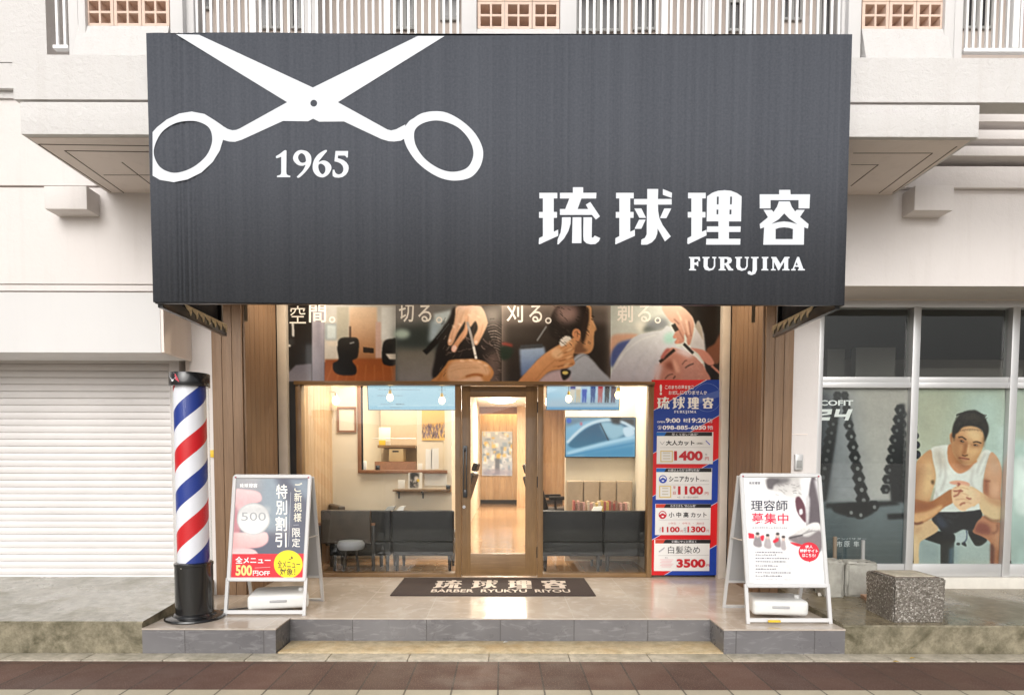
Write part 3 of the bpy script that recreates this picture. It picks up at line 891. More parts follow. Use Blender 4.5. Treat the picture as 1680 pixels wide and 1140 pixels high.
MB().tube((Xd(761.5), YD - 0.03, Zd(831)), (Xd(761.5), YD - 0.009, Zd(831)), 0.018, n=16).tube((Xd(761.5), YD - 0.036, Zd(831)), (Xd(761.5), YD - 0.03, Zd(831)), 0.008, n=10).build("door_lock", "chrome", door)
for zz in (668, 790, 905): MB().tube((Xd(881.6), YD - 0.018, Zd(zz + 9)), (Xd(881.6), YD - 0.018, Zd(zz - 9)), 0.007, n=10).build("hinge", "black_metal", door)

# windows of the gym at the right: aluminium frame, clear panes above, printed film below
YG = 6.16
def Xg(p, py=700): return PX(p, YG, py)
def Zg(p): return PZ(p, YG, 1500)
gp = MB()
for a, c in ((1335, 1344), (1488, 1500), (1648, 1660)):
    gp.box(Xg(a), Xg(c), YG - 0.05, YG + 0.05, 0.24, Zg(505), 0.004)
gp.box(Xg(1335), 14, YG - 0.045, YG + 0.05, Zg(506), Zg(487), 0.003)
for a, c in ((1344, 1488), (1500, 1648), (1660, 1900)):
    gp.box(Xg(a) + 0.001, Xg(c) - 0.001, YG - 0.04, YG + 0.045, Zg(637), Zg(628), 0.003)
    gp.box(Xg(a) + 0.001, Xg(c) - 0.001, YG - 0.03, YG + 0.045, Zg(628.2), Zg(619), 0.003)
    gp.box(Xg(a) + 0.001, Xg(c) - 0.001, YG - 0.035, YG + 0.045, Zg(944), Zg(924), 0.003)
gw = part("gym_window", "alu_frame", gp)
MB().box(Xg(1335), 14, YG - 0.09, YG + 0.05, 0.2, Zg(944.5), 0.006).build("window_sill", "pale_slab", gw)
for a, c in ((1344, 1488), (1500, 1648), (1660, 1900)): bx(Xg(a), Xg(c), YG + 0.01, YG + 0.015, Zg(619.5), Zg(505.5)).build("upper_pane", "clear_glass", gw)
for a, c in ((1344, 1488), (1500, 1648), (1660, 1900)): bx(Xg(a), Xg(c), YG - 0.004, YG + 0.0, Zg(924.5), Zg(636.5)).build("lower_pane", "clear_glass", gw)
# the dim room behind; added grey panels stand in for reflections in the panes
parts("gym_room_wall", "grey_room", (Xg(1335), 14, 9.4, 9.5, 0.2, ZC), (Xg(1335) - 0.05, Xg(1335) - 0.001, YG + 0.06, 9.4, 0.2, ZC))
parts("reflection_panel", "grey_room", (PX(1405, 7.6, 560), PX(1470, 7.6, 560), 7.6, 7.7, 0.2, 2.8), (PX(1360, 7.7, 560), PX(1388, 7.7, 560), 7.72, 7.8, 0.2, 2.8),
      (PX(1500, 8.0, 560), PX(1680, 8.0, 560), 8.0, 8.1, 0.2, 2.62))
parts("gym_room_ceiling", "dark_room", (Xg(1335), 14, YG + 0.06, 9.4, ZC - 0.05, ZC - 0.01))
parts("gym_room_floor", "dark_room", (Xg(1335), 14, YG + 0.06, 9.4, 0.20, 0.24))

# salon rooms behind the glass
XLW = PX(497, YD + 0.1, 790)
YRc = 8.4
part("salon_floor", "salon_floor", MB().box(XLW - 0.3, 3.2, YD + 0.101, 19.2, ZP - 0.05, ZP))
part("salon_ceiling", "white_ceiling", MB().box(XLW - 0.3, 3.2, YD + 0.14, 19.2, 2.97, 3.05))
b = MB()
for i in range(9): b.box(XLW - 0.06, XLW, YD + 0.11 + i * 0.142, YD + 0.11 + (i + 1) * 0.142 - 0.003, ZP, 2.97, 0.002)
part("wood_panelling", "panel_wood", b)
# reception wall with its hatch
def Xr(p): return PX(p, YRc, 750)
def Zr(p): return PZ(p, YRc, 650)
b = MB(); t = 0.12
hx0_, hx1_, hz0, hz1 = Xr(593), Xr(734), Zr(771), Zr(600)
b.box(XLW, hx0_, YRc, YRc + t, ZP, 2.97); b.box(hx1_, Xr(741), YRc, YRc + t, ZP, 2.97)
b.box(hx0_, hx1_, YRc, YRc + t, ZP, hz0); b.box(hx0_, hx1_, YRc, YRc + t, hz1, 2.97)
parts("corridor_wall", "cream_wall", (Xr(741) - 0.1, Xr(741), YRc + t, 19.0, ZP, 2.97))
parts("reception_back_wall", "cream_wall", (XLW - 0.1, Xr(741) - 0.1, 10.0, 10.1, ZP, 2.97))
parts("salon_side_wall", "cream_wall", (XLW - 0.12, XLW - 0.061, YD + 0.11, 10.0, ZP, 2.97))
rw = part("reception_wall", "cream_wall", b)
MB().box(hx0_ - 0.045, hx0_, YRc - 0.015, YRc + t, hz0 - 0.04, 2.6, 0.003).build("hatch_jamb", "trim_wood", rw)
MB().box(hx0_, hx1_, YRc - 0.05, YRc + t + 0.2, hz0 - 0.04, hz0, 0.003).build("hatch_counter", "trim_wood", rw)
bx(PX(684, 8.9, 720), PX(741, 8.9, 720) - 0.11, 8.9, 8.95, ZP, 2.97).build("hatch_screen_wall", "cream_wall", rw)
bx(PX(625, 9.7, 720), PX(690, 9.7, 720), 9.7, 9.74, ZP, 2.97).build("tan_panel", "taupe_fabric", rw)
# television wall, right wall, end wall
YTV = 8.2
parts("television_wall", "cream_wall", (PX(928, YTV, 750), 3.2, YTV, YTV + 0.12, ZP, 2.97))
parts("salon_side_wall", "cream_wall", (PX(1041, YTV, 750), PX(1041, YTV, 750) + 0.1, YD + 0.14, YTV, ZP, 2.97))
b = MB(); xe0 = Xr(741)
for i in range(13):
    x0 = xe0 + i * 0.19; b.box(x0, x0 + 0.187, 19.0, 19.03, ZP + 0.1, 2.97, 0.002)
part("end_wall", "panel_wood", b)
part("end_wall_skirting", "black_board", MB().box(xe0, xe0 + 2.5, 18.96, 19.02, ZP, ZP + 0.12))
part("end_cornice", "trim_wood", MB().box(xe0, xe0 + 1.6, 18.2, 18.3, 2.78, 2.97))
parts("salon_partition", "panel_wood", (PX(848, 18, 750), PX(848, 18, 750) + 0.5, 17.9, 18.0, ZP, 2.97), (1.75, 1.8, 8.4, 19, ZP, 2.97))

# ------------------------------------------------------------------ lettering traced as outlines
def CV(ox, oy, k): return lambda pts: [(ox + x / k, oy + y / k) for x, y in pts]
K1, K2, K3, K4 = CV(880, 300, 10.365), CV(1000, 300, 10.365), CV(1120, 300, 10.365), CV(1235, 300, 10.36)
GLY = [
 [(K1([(50,175),(355,175),(355,270),(295,270),(295,500),(350,500),(350,600),(295,600),(295,835),(370,800),(370,905),(50,1050),(40,1040),(45,945),(110,910),(110,600),(45,600),(45,500),(110,500),(110,270),(50,270)]), []),
  (K1([(620,80),(795,80),(795,175),(1020,175),(1015,272),(765,272),(700,450),(880,450),(840,375),(915,330),(1080,575),(1010,630),(945,550),(400,550),(400,450),(490,450),(560,272),(400,272),(400,175),(620,175)]), []),
  (K1([(435,590),(585,590),(580,700),(545,820),(470,950),(375,1050),(355,1050),(360,970),(410,850),(430,720)]), []),
  (K1([(615,590),(765,590),(765,1030),(605,1030)]), []),
  (K1([(800,590),(945,590),(940,935),(965,935),(990,900),(1085,945),(1060,1000),(1000,1045),(920,1050),(850,1030),(800,985),(795,900)]), [])],
 [(K2([(110,175),(410,175),(410,270),(350,270),(350,500),(408,500),(408,600),(350,600),(350,835),(430,800),(430,905),(105,1050),(95,1045),(100,945),(165,910),(165,600),(105,600),(105,500),(165,500),(165,270),(110,270)]), []),
  (K2([(640,110),(825,110),(822,280),(1055,280),(1055,375),(822,375),(825,480),(845,600),(900,720),(1040,915),(940,1000),(815,780),(810,870),(780,950),(720,1015),(640,1055),(535,1055),(540,970),(600,940),(630,880),(635,375),(415,375),(415,280),(640,280)]), []),
  (K2([(905,110),(1060,175),(1055,262),(905,210)]), []), (K2([(420,440),(540,440),(620,600),(505,600)]), []),
  (K2([(500,630),(612,630),(540,785),(425,785)]), []), (K2([(930,440),(1050,440),(965,605),(855,605)]), [])],
 [(K3([(90,175),(390,175),(390,270),(330,270),(330,500),(385,500),(385,595),(330,595),(325,835),(403,803),(403,898),(95,1045),(75,1035),(80,945),(145,910),(145,595),(85,595),(85,500),(145,500),(145,270),(90,270)]), []),
  (K3([(412,235),(500,175),(600,140),(710,130),(820,140),(920,180),(1000,235),(990,660),(785,660),(785,745),(985,745),(980,840),(785,840),(785,955),(980,955),(975,1055),(395,1055),(400,955),(605,955),(605,840),(410,840),(412,745),(605,745),(605,660),(405,660)]),
   [K3([(580,240),(612,240),(608,372),(578,372)]), K3([(805,240),(835,240),(832,372),(803,372)]), K3([(575,460),(606,460),(603,540),(573,540)]), K3([(795,460),(828,460),(825,540),(793,540)])])],
 [(K4([(445,125),(635,125),(640,200),(970,200),(960,440),(775,440),(775,300),(300,300),(300,440),(115,440),(115,200),(445,200)]), []),
  (K4([(440,320),(625,320),(660,410),(715,490),(745,465),(880,465),(800,585),(945,705),(935,780),(925,780),(870,760),(865,1055),(175,1055),(190,760),(125,785),(115,705),(255,590),(180,465),(320,465),(350,500),(410,410)]),
   [K4([(532,525),(620,615),(752,706),(640,673),(530,660),(420,673),(316,703),(440,622)]), K4([(385,790),(450,768),(530,760),(610,768),(680,790),(675,960),(385,960)])])]]
YRS = CV(440, 240, 11.2)
YEAR = [
 (YRS([(300,84),(325,78),(340,90),(336,480),(342,520),(362,536),(410,550),(410,576),(165,576),(165,550),(215,536),(236,520),(243,480),(243,200),(215,212),(160,228),(143,212),(150,188),(215,150)]), []),
 (YRS(cr([(620,78),(720,105),(785,180),(795,280),(770,370),(700,465),(610,555),(560,585),(530,570),(560,535),(640,450),(688,352),(640,366),(560,355),(490,300),(460,225),(490,140),(550,90)])), [YRS(cr([(610,135),(560,180),(555,235),(590,295),(635,312),(690,292),(695,240),(670,170)]))]),
 (YRS(cr([(1060,76),(1082,100),(1040,150),(960,250),(932,296),(1010,268),(1090,290),(1150,350),(1162,420),(1120,510),(1060,560),(990,580),(900,550),(840,480),(820,400),(835,290),(890,190),(970,120)])), [YRS(cr([(980,328),(932,345),(925,400),(945,470),(995,522),(1040,490),(1055,430),(1040,370)]))]),
 (YRS([(1240,95),(1470,95),(1465,215),(1440,215),(1425,188),(1405,178),(1285,178),(1280,228),(1330,240),(1385,262),(1440,305),(1475,360),(1482,410),(1468,475),(1430,530),(1370,572),(1300,586),(1230,580),(1190,555),(1185,500),(1190,440),(1218,438),(1235,490),(1265,518),(1305,526),(1350,508),(1380,465),(1386,420),(1370,365),(1330,322),(1280,298),(1220,285)]), [])]
FJ = CV(1120, 410, 8.0)
def _sh(p, dx): return [(x + dx, y) for x, y in p]
_U = [(258,95),(350,95),(350,112),(328,118),(325,215),(345,245),(385,245),(405,215),(408,118),(385,112),(385,95),(440,95),(440,112),(425,118),(425,220),(400,262),(345,278),(292,262),(272,225),(275,118),(258,112)]
ROMAN = [
 (FJ([(80,95),(222,95),(228,150),(205,150),(195,125),(150,120),(150,170),(182,166),(190,152),(203,152),(203,218),(190,218),(182,202),(150,198),(150,250),(175,258),(175,272),(80,272),(80,258),(98,250),(98,118),(80,110)]), []),
 (FJ(_U), []), (FJ([(470,95),(590,95),(630,106),(645,140),(632,172),(600,190),(640,245),(665,258),(660,272),(600,272),(555,200),(545,200),(545,250),(565,258),(565,272),(470,272),(470,258),(490,250),(490,118),(470,112)]), [FJ([(545,120),(575,122),(588,145),(575,172),(545,178)])]),
 (FJ(_sh(_U, 427)), []),
 (FJ([(895,95),(995,95),(995,112),(972,118),(972,265),(950,315),(900,335),(855,320),(850,295),(868,278),(890,285),(905,300),(915,265),(918,118),(895,112)]), []),
 (FJ([(1035,95),(1122,95),(1122,112),(1103,118),(1103,250),(1122,258),(1122,272),(1030,272),(1030,258),(1050,250),(1050,118),(1035,112)]), []),
 (FJ([(1160,95),(1225,95),(1280,185),(1335,95),(1400,95),(1400,112),(1382,118),(1382,250),(1400,258),(1400,272),(1305,272),(1305,258),(1328,250),(1328,160),(1262,272),(1250,272),(1195,160),(1195,250),(1220,258),(1220,272),(1155,272),(1155,258),(1175,250),(1175,118),(1160,112)]), []),
 (FJ([(1500,95),(1525,95),(1580,250),(1600,258),(1600,272),(1510,272),(1510,258),(1525,250),(1515,225),(1470,225),(1462,250),(1480,258),(1480,272),(1420,272),(1420,258),(1440,250)]), [FJ([(1493,160),(1508,205),(1478,205)])])]
def stamp(art, shapes, col, box=None, src=None, step=True):
    """lay traced outlines down; box = (x0, y0, x1, y1) rescales src's extent to it"""
    if step: art.next()
    if src is None: src = [p for o, hl in shapes for p in o]
    a0 = min(p[0] for p in src); a1 = max(p[0] for p in src); b0 = min(p[1] for p in src); b1 = max(p[1] for p in src)
    def f(pts):
        if box is None: return pts
        return [(box[0] + (x - a0) / (a1 - a0) * (box[2] - box[0]), box[1] + (y - b0) / (b1 - b0) * (box[3] - box[1])) for x, y in pts]
    for o, hl in shapes: art.poly(f(o), col, [f(h_) for h_ in hl], step=False)

# ------------------------------------------------------------------ the awning
YA, YA1 = 4.50, 5.56
AX0, AX1, AZ0, AZ1 = -2.402, 2.346, 2.552, 4.335
aw = thing("shop_awning", "large dark grey box awning with white scissors and shop lettering over the barber shop", "awning", (0, YA1, AZ0))
b = MB()
def ridge(x):
    s_ = 0.0
    for c, w, a in ((-2.27, .012, .5), (-2.225, .010, .8), (-2.20, .008, 1.0), (-2.165, .012, 1.2), (-2.13, .008, .8), (-2.10, .010, .7), (-2.02, .02, .4), (0.72, .01, .25), (1.42, .006, .6)):
        s_ += a * math.exp(-((x - c) / w) ** 2)
    return s_ * 0.009
xs = sorted(set([AX0 + i * (AX1 - AX0) / 60 for i in range(61)] + [-2.35 + i * 0.004 for i in range(95)] + [0.68 + i * 0.004 for i in range(20)] + [1.40 + i * 0.003 for i in range(14)]))
lo = [b.bm.verts.new((x, YA + ridge(x), AZ0 + 0.006 * math.sin(x * 2.2))) for x in xs]
hi = [b.bm.verts.new((x, YA + ridge(x), AZ1 + 0.004 * math.sin(x * 3.1) - 0.006 * math.cos(x * 1.3))) for x in xs]
for i in range(len(xs) - 1):
    f = b.bm.faces.new([lo[i], lo[i + 1], hi[i + 1], hi[i]])
def quad(*p): b.bm.faces.new([b.bm.verts.new(q) for q in p])
quad((AX0, YA, AZ1), (AX0, YA1, AZ1), (AX0, YA1, AZ0), (AX0, YA, AZ0))
quad((AX1, YA, AZ0), (AX1, YA1, AZ0), (AX1, YA1, AZ1), (AX1, YA, AZ1))
quad((AX0, YA, AZ1), (AX1, YA, AZ1), (AX1, YA1, AZ1), (AX0, YA1, AZ1))
bmesh.ops.remove_doubles(b.bm, verts=b.bm.verts, dist=0.012)
cloth = b.build("cloth", "awning_cloth", aw)
so = cloth.modifiers.new("thickness", 'SOLIDIFY'); so.thickness = 0.004; so.offset = -1
MB().box(AX0 + 0.006, AX1 - 0.006, YA + 0.012, YA + 0.046, AZ0 - 0.003, AZ0 + 0.03, 0.004).build("front_rail", "black_metal", aw)
MB().box(AX0 + 0.006, AX1 - 0.006, YA + 0.03, YA1, AZ1 - 0.05, AZ1 - 0.02).build("top_lining", "awning_inside", aw)
MB().box(AX0 + 0.006, AX1 - 0.006, YA + 0.012, YA + 0.046, AZ1 - 0.07, AZ1 - 0.055).build("top_rail", "black_metal", aw)
for xa, sg in ((AX0 + 0.006, 1), (AX1 - 0.006, -1)):
    r = MB().box(min(xa, xa + sg * 0.035), max(xa, xa + sg * 0.035), YA + 0.047, YA1 + 0.03, AZ0 - 0.022, AZ0 + 0.055, 0.004).build("side_rail", "black_metal", aw)
    # cloth hem laced round the rail: a scalloped tan edge on the inner side
    m_ = MB(); xi = xa + sg * 0.036
    n_ = 7; y0, y1 = YA + 0.35, YA1 + 0.02; dy = (y1 - y0) / n_
    for i in range(n_):
        a = y0 + i * dy
        pts = [(a, AZ0 + 0.075), (a + dy, AZ0 + 0.075), (a + dy, AZ0 + 0.036), (a + dy * 0.86, AZ0 + 0.006), (a + dy * 0.74, AZ0 + 0.034), (a + dy * 0.35, AZ0 + 0.048)]
        m_.prism(pts, 0, min(xi, xi + sg * 0.008), max(xi, xi + sg * 0.008))
    m_.build("laced_hem", "rope", r)
    MB().box(min(xa, xa + sg * 0.03), max(xa, xa + sg * 0.03), YA1 - 0.06, YA1 - 0.03, AZ0 + 0.05, AZ1 - 0.06, 0.003).build("upright", "black_metal", aw)
    MB().tube((xa + sg * 0.34, YA1 - 0.33, AZ0 + 0.03), (xa + sg * 0.34, YA1 - 0.33, AZ0 + 0.40), 0.014).build("bracket", "stake_brown", aw)
Z3 = onY(YA)
art = Art(Z3, gap=0.0005, base=0.003)
S7, S8 = CV(240, 50, 4.386), CV(510, 50, 4.386)
W_ = rgb(212, 217, 224)
body = [(289, 57), (327, 58.2)] + [(513.5, 144.6)] + [(685.5, 60.2), (729.5, 60.2)] + [(554.5, 168.6), (635.4, 213.2), (642, 214.8), (650, 213)] + S8([(680, 680), (676, 780)]) + [(658, 231.5), (646.8, 233), (637.7, 232.4), (626, 229), (564.7, 200.2), (523.7, 200.5), (514, 195.5), (505.6, 200), (464.6, 199.3), (397.3, 230), (386, 233.5), (376, 233)] + S7([(552, 790), (546, 690), (560, 696)]) + [(374, 212.5), (381.4, 214.6), (388, 214), (394, 211.5), (471.4, 168.6)]
piv = [(515 + 5.6 * math.cos(t), 170.3 + 5.6 * math.sin(t)) for t in [2 * math.pi * i / 20 for i in range(20)]]
art.poly(body, W_, [piv])
ringR = S8(cr([(705,660),(740,635),(800,600),(890,585),(980,597),(1080,650),(1170,730),(1225,820),(1240,900),(1215,990),(1150,1060),(1050,1083),(950,1070),(850,1020),(760,945),(700,860),(672,790),(668,720)]))
ringRi = S8(cr([(750,720),(800,675),(890,652),(980,665),(1070,710),(1140,790),(1170,880),(1150,960),(1100,1005),(1010,1020),(920,995),(830,935),(770,860),(745,790)]))
art.poly(ringR, W_, [ringRi])
ringL = S7([(48,735),(80,700),(150,645),(240,602),(330,588),(420,605),(490,648),(530,675),(556,694),(560,740),(553,795),(530,870),(480,950),(400,1025),(300,1075),(200,1095),(100,1078),(48,1048)])
ringLi = S7(cr([(300,655),(380,662),(450,700),(475,760),(470,830),(430,910),(350,980),(260,1020),(180,1025),(100,985),(58,900),(68,820),(120,730),(210,672)]))
art.poly(ringL, W_, [ringLi])
art.build("scissors_emblem", "print_matt", aw)
art = Art(Z3, gap=0.0005, base=0.003)
for g in GLY: stamp(art, g, W_, step=False)
art.build("kanji_lettering", "print_matt", aw)
art = Art(Z3, gap=0.0005, base=0.003); stamp(art, YEAR, W_); art.build("year_lettering", "print_matt", aw)
art = Art(Z3, gap=0.0005, base=0.003); stamp(art, ROMAN, W_); art.build("roman_lettering", "print_matt", aw)

# ------------------------------------------------------------------ photo banner over the shopfront
YBN = YD + 0.0
bn = thing("photo_banner", "wide banner of four barber photographs above the wooden shopfront, under the awning", "banner", (0, YBN, 2.3))
ph = Photo(471, 470, 1183, 627, 1.2, "1a1a1c")
C1, C2, C3, C4 = CV(440, 490, 4.421), CV(640, 495, 8.145), CV(800, 490, 4.2), CV(1000, 495, 8.145)
# first panel: the salon
ph.rect(471, 470, 649, 627, "141416")
ph.poly(C1([(405,-80),(930,-80),(930,460),(405,460)]), "b6bcc2", 1, 1, "c9c6c2")
ph.poly(C1([(410,180),(500,180),(500,300),(410,300)]), "90a0ae", 2); ph.poly(C1([(425,190),(492,195),(492,290),(425,290)]), "c2d2dc", 1.5)
ph.poly(C1([(498,60),(585,60),(585,300),(498,300)]), "a9a9a0", 1.5)
ph.poly(C1([(588,60),(790,60),(790,500),(588,480)]), "d9c4ae", 1.5, 1, "8d5a34"); ph.poly(C1([(588,200),(600,200),(600,460),(588,460)]), "3a2a22", 1)
ph.poly(C1([(778,170),(822,170),(822,520),(778,520)]), "c2a6a0", 1.2); ph.poly(C1([(822,60),(930,60),(930,300),(822,300)]), "d7dee4", 1.5)
ph.poly(C1([(410,440),(930,430),(930,620),(400,620)]), "8a4a22", 1.5, 1, "a85c2a")
for q in range(8): ph.line(C1([(420 + q * 70, 610), (470 + q * 60, 480)]), 1.2, "c27f48", 1, 0.6)
ph.poly(C1([(690,350),(765,360),(765,395),(690,390)]), "1d1410", 0.8)
ph.blob(C1([(520,290),(600,280),(655,300),(650,420),(610,450),(640,500),(630,550),(540,555),(480,530),(470,470),(510,440),(500,350)]), "0c0c0e", 1.0)
ph.poly(C1([(420,310),(500,310),(505,345),(440,345)]), "cfcac4", 1); ph.line(C1([(590,325),(625,315)]), 2, "8f9398", 0.8)
ph.blob(C1([(840,310),(900,290),(930,300),(930,470),(840,475),(825,400)]), "0d0d10", 1); ph.poly(C1([(850,400),(930,400),(930,440),(880,440)]), "d5d0cc", 1)
ph.poly(C1([(318,60),(408,60),(408,600),(318,600)]), "aaaabb", 1.0, 1, "8b8ba0"); ph.poly(C1([(350,60),(380,60),(385,600),(352,600)]), "8f8fa2", 2)
ph.poly(C1([(140,540),(200,480),(318,470),(318,600),(140,600)]), "6f6f80", 1.2, 1, "8a8a9a"); ph.line(C1([(178,170), (182, 275)]), 4, "b9bcc2", 0.8)
ph.poly(C1([(130,300),(190,280),(190,330),(150,360)]), "2c2d31", 2); ph.ell(*C1([(150,340)])[0], 3, 2, "c8c8c8", 0.8)
# second panel: cutting
ph.rect(649, 470, 823, 627, "8a8a8c", 0.3, 1, "2e3638")
ph.poly(C2([(70,20),(650,20),(600,240),(70,330)]), "7d7c80", 8, 0.8); ph.poly(C2([(70,330),(600,300),(610,640),(70,640)]), "2d383a", 8)
ph.ell(*C2([(160,430)])[0], 13, 8, "a8c0be", 3); ph.poly(C2([(70,640),(620,630),(640,1080),(70,1080)]), "74726c", 5, 1, "87868c")
ph.poly(C2([(540,260),(840,110),(700,330),(600,520),(510,540)]), "9fb4c6", 3); ph.poly(C2([(580,160),(830,110),(760,260),(600,300)]), "bfd0dc", 2)
ph.blob(C2([(690,430),(800,200),(900,60),(1480,40),(1500,700),(1490,1080),(640,1080),(600,760)]), "1b1718", 2)
ph.poly(C2([(1130,60),(1490,60),(1490,300),(1300,330)]), "aaa6a4", 8, 0.8)
for q in range(70):
    x = 660 + random.random() * 800; y = 430 + random.random() * 600
    if x < 900 and y > 750: continue
    l = 40 + random.random() * 90; a = random.uniform(-0.9, 0.3) if x > 1000 else random.uniform(0.2, 1.3)
    ph.line(C2([(x, y), (x + l * 0.5 * math.cos(a), y - l * 0.5 * math.sin(a) + 12), (x + l * math.cos(a), y - l * math.sin(a))]), random.uniform(0.7, 2.0), random.choice(["5c4e4c", "766664", "8d7c7a", "3b3131"]), 0.5, 0.7)
for q in range(14): ph.line(C2([(1270 + q * 14, 300 + q * 34), (1390 + q * 6, 270 + q * 40), (1490, 330 + q * 36)]), 1.3, random.choice(["9a8f8c", "b8aca8", "716562"]), 0.5, 0.75)
ph.poly(C2([(1300,680),(1490,660),(1490,1080),(1250,1080)]), "7d6a66", 6, 0.75)
ph.poly(C2([(430,655),(480,620),(830,210),(850,240),(640,560),(490,710)]), "101113", 1.0); ph.line(C2([(620,500),(790,290)]), 1.0, "5a6166", 0.6)
ph.blob(C2([(890,70),(1060,60),(1080,140),(960,320),(890,440),(840,560),(790,590),(770,540),(800,420),(850,300),(870,180)]), "e9cdb8", 1.0, 1, "d9a98a")
ph.blob(C2([(1000,90),(1130,60),(1060,300),(1020,450),(930,560),(870,670),(820,650),(840,580),(930,450),(1000,330)]), "e6c4aa", 1.0, 1, "cf9672"); ph.blob(C2([(830,600),(870,580),(890,620),(860,670),(825,650)]), "e9c3bd", 0.8)
ph.blob(C2([(1070,80),(1220,70),(1300,250),(1290,330),(1220,480),(1160,580),(1110,550),(1120,470),(1170,360),(1140,260),(1070,340),(1050,250)]), "eed8c6", 1.0, 1, "dcae8e")
ph.line(C2([(960,130),(900,330)]), 2.2, "c99a7d", 2, 0.6); ph.line(C2([(1140,110),(1210,280)]), 2, "d2aa90", 2, 0.6)
ph.poly(C2([(880,60),(1220,60),(1200,95),(890,100)]), "f2d3c8", 2)
ph.line(C2([(1030,270),(1090,480),(1120,620),(1150,760)]), 4.2, "a9a7ac", 0.7); ph.line(C2([(1115,600),(1150,765)]), 3.2, "e8e9ee", 0.6)
ph.blob(C2([(580,1080),(640,980),(740,850),(800,780),(960,770),(1120,765),(1260,800),(1340,860),(1385,950),(1340,1040),(1250,1080)]), "c48a58", 1.0)
ph.blob(C2([(790,850),(860,790),(1000,780),(1150,785),(1270,830),(1340,920),(1300,980),(1180,960),(1010,1000),(820,1080),(760,980)]), "dcb292", 2); ph.poly(C2([(870,1050),(1200,985),(1260,1080),(860,1080)]), "e6c2ac", 2)
ph.line(C2([(1010,1000),(1130,970),(1240,990)]), 3, "9c5c30", 1.2); ph.line(C2([(700,940),(640,1060)]), 3, "a56a34", 2); ph.line(C2([(820,880),(1000,850),(1160,860)]), 2, "c09172", 2, 0.7)
# third panel: the clippers
ph.rect(823, 470, 1002, 627, "a59894", 0.3); ph.poly(C3([(100,150),(850,150),(850,600),(100,600)]), "2a2422", 8)
ph.poly(C3([(100,20),(850,20),(850,140),(100,140)]), "a0948e", 6, 1, "4a4442")
ph.blob(C3([(420,200),(470,60),(600,10),(700,30),(720,140),(700,240),(660,330),(590,330),(500,290),(440,260)]), "191515", 1.5)
ph.blob(C3([(680,40),(715,60),(720,130),(750,205),(735,235),(730,330),(700,375),(640,380),(580,360),(600,260),(660,240),(690,150)]), "e0b282", 1.0, 1, "cf9a70")
ph.blob(C3([(600,330),(660,240),(680,260),(660,330),(690,355),(640,378),(590,370)]), "7d5a44", 2); ph.blob(C3([(640,230),(685,60),(700,140),(660,300)]), "2a1e1a", 1.5)
ph.blob(C3([(585,225),(610,205),(640,225),(632,280),(605,295),(585,265)]), "cf946c", 0.8); ph.line(C3([(600,235),(618,225),(620,265)]), 1.2, "8a5840", 0.6)
ph.blob(C3([(470,60),(540,40),(620,60),(610,150),(500,160)]), "c0a2a0", 6, 0.8)
ph.poly(C3([(220,345),(390,330),(400,380),(330,440),(300,500),(230,540)]), "9fb6d8", 2, 1, "5870a4"); ph.poly(C3([(225,320),(380,310),(380,335),(225,345)]), "3c4048", 1); ph.line(C3([(405,190),(340,290)]), 2, "8f949c", 0.8); ph.line(C3([(100,310),(170,325)]), 5, "9c3c34", 2); ph.blob(C3([(90,330),(170,340),(160,400),(100,420)]), "1a2a22", 2)
ph.blob(C3([(560,470),(600,400),(660,378),(720,420),(780,490),(850,560),(850,620),(480,620)]), "b8c0d2", 1.5, 1, "a6aec2"); ph.line(C3([(600,430),(660,390),(700,400)]), 2, "8c94a6", 0.8)
ph.blob(C3([(350,560),(430,500),(540,490),(560,600),(350,610)]), "c8b4c2", 3)
ph.blob(C3([(195,600),(300,470),(380,390),(470,330),(560,280),(600,275),(590,300),(600,340),(590,400),(600,450),(540,480),(430,500),(360,560),(310,610)]), "dba77c", 1.0, 1, "c98c5e")
for a, c_ in (((500, 380), (600, 340)), ((490, 430), (600, 400)), ((480, 470), (590, 450))): ph.line(C3([a, ((a[0] + c_[0]) / 2, a[1] - 14), c_]), 2.0, "8f5a38", 0.9, 0.8)
ph.blob(C3([(440,360),(480,340),(520,370),(500,410),(450,400)]), "e8c09a", 2)
ph.blob(C3([(495,290),(540,255),(575,270),(560,300),(510,330)]), "e6e4e2", 0.9); ph.blob(C3([(505,490),(570,495),(560,540),(520,560)]), "1c1a1a", 1.2); ph.ell(*C3([(535,510)])[0], 5, 3, "d8c878", 0.8)
# fourth panel: the shave
ph.rect(1002, 470, 1184, 627, "c8d3d6", 0.3)
ph.poly(C4([(20,40),(700,40),(760,300),(500,420),(20,480)]), "cfdcdc", 6, 1, "c0cacc"); ph.blob(C4([(480,300),(620,220),(760,230),(780,340),(640,390),(500,400)]), "7d8894", 4); ph.blob(C4([(330,300),(450,260),(480,380),(400,400)]), "e2e8e6", 3); ph.poly(C4([(470,330),(640,370),(440,400)]), "4d5a5a", 3)
ph.poly(C4([(930,40),(1510,40),(1510,1060),(1290,1060),(1240,500),(1100,200)]), "08080a", 1.2)
ph.blob(C4([(20,480),(180,430),(380,440),(300,500),(120,560),(40,720),(20,800)]), "d0a894", 2); ph.blob(C4([(20,700),(110,560),(250,510),(300,520),(150,700),(30,880)]), "4a5a98", 2)
ph.poly(C4([(1070,610),(1190,240),(1260,430),(1290,700),(1100,640)]), "b9bcc6", 1.5); ph.poly(C4([(1180,250),(1230,330),(1255,520),(1140,330)]), "98958f", 1)
ph.blob(C4([(0,1060),(60,860),(180,650),(330,470),(560,400),(700,380),(770,320),(860,400),(900,600),(1000,640),(800,1080),(0,1080)]), "ccd8e6", 1.0, 1, "b9b8cc"); ph.blob(C4([(740,440),(850,410),(860,540),(740,550)]), "a2d2d2", 3)
ph.blob(C4([(1290,650),(1400,560),(1490,420),(1490,760),(1400,830)]), "6e4534", 1.5)
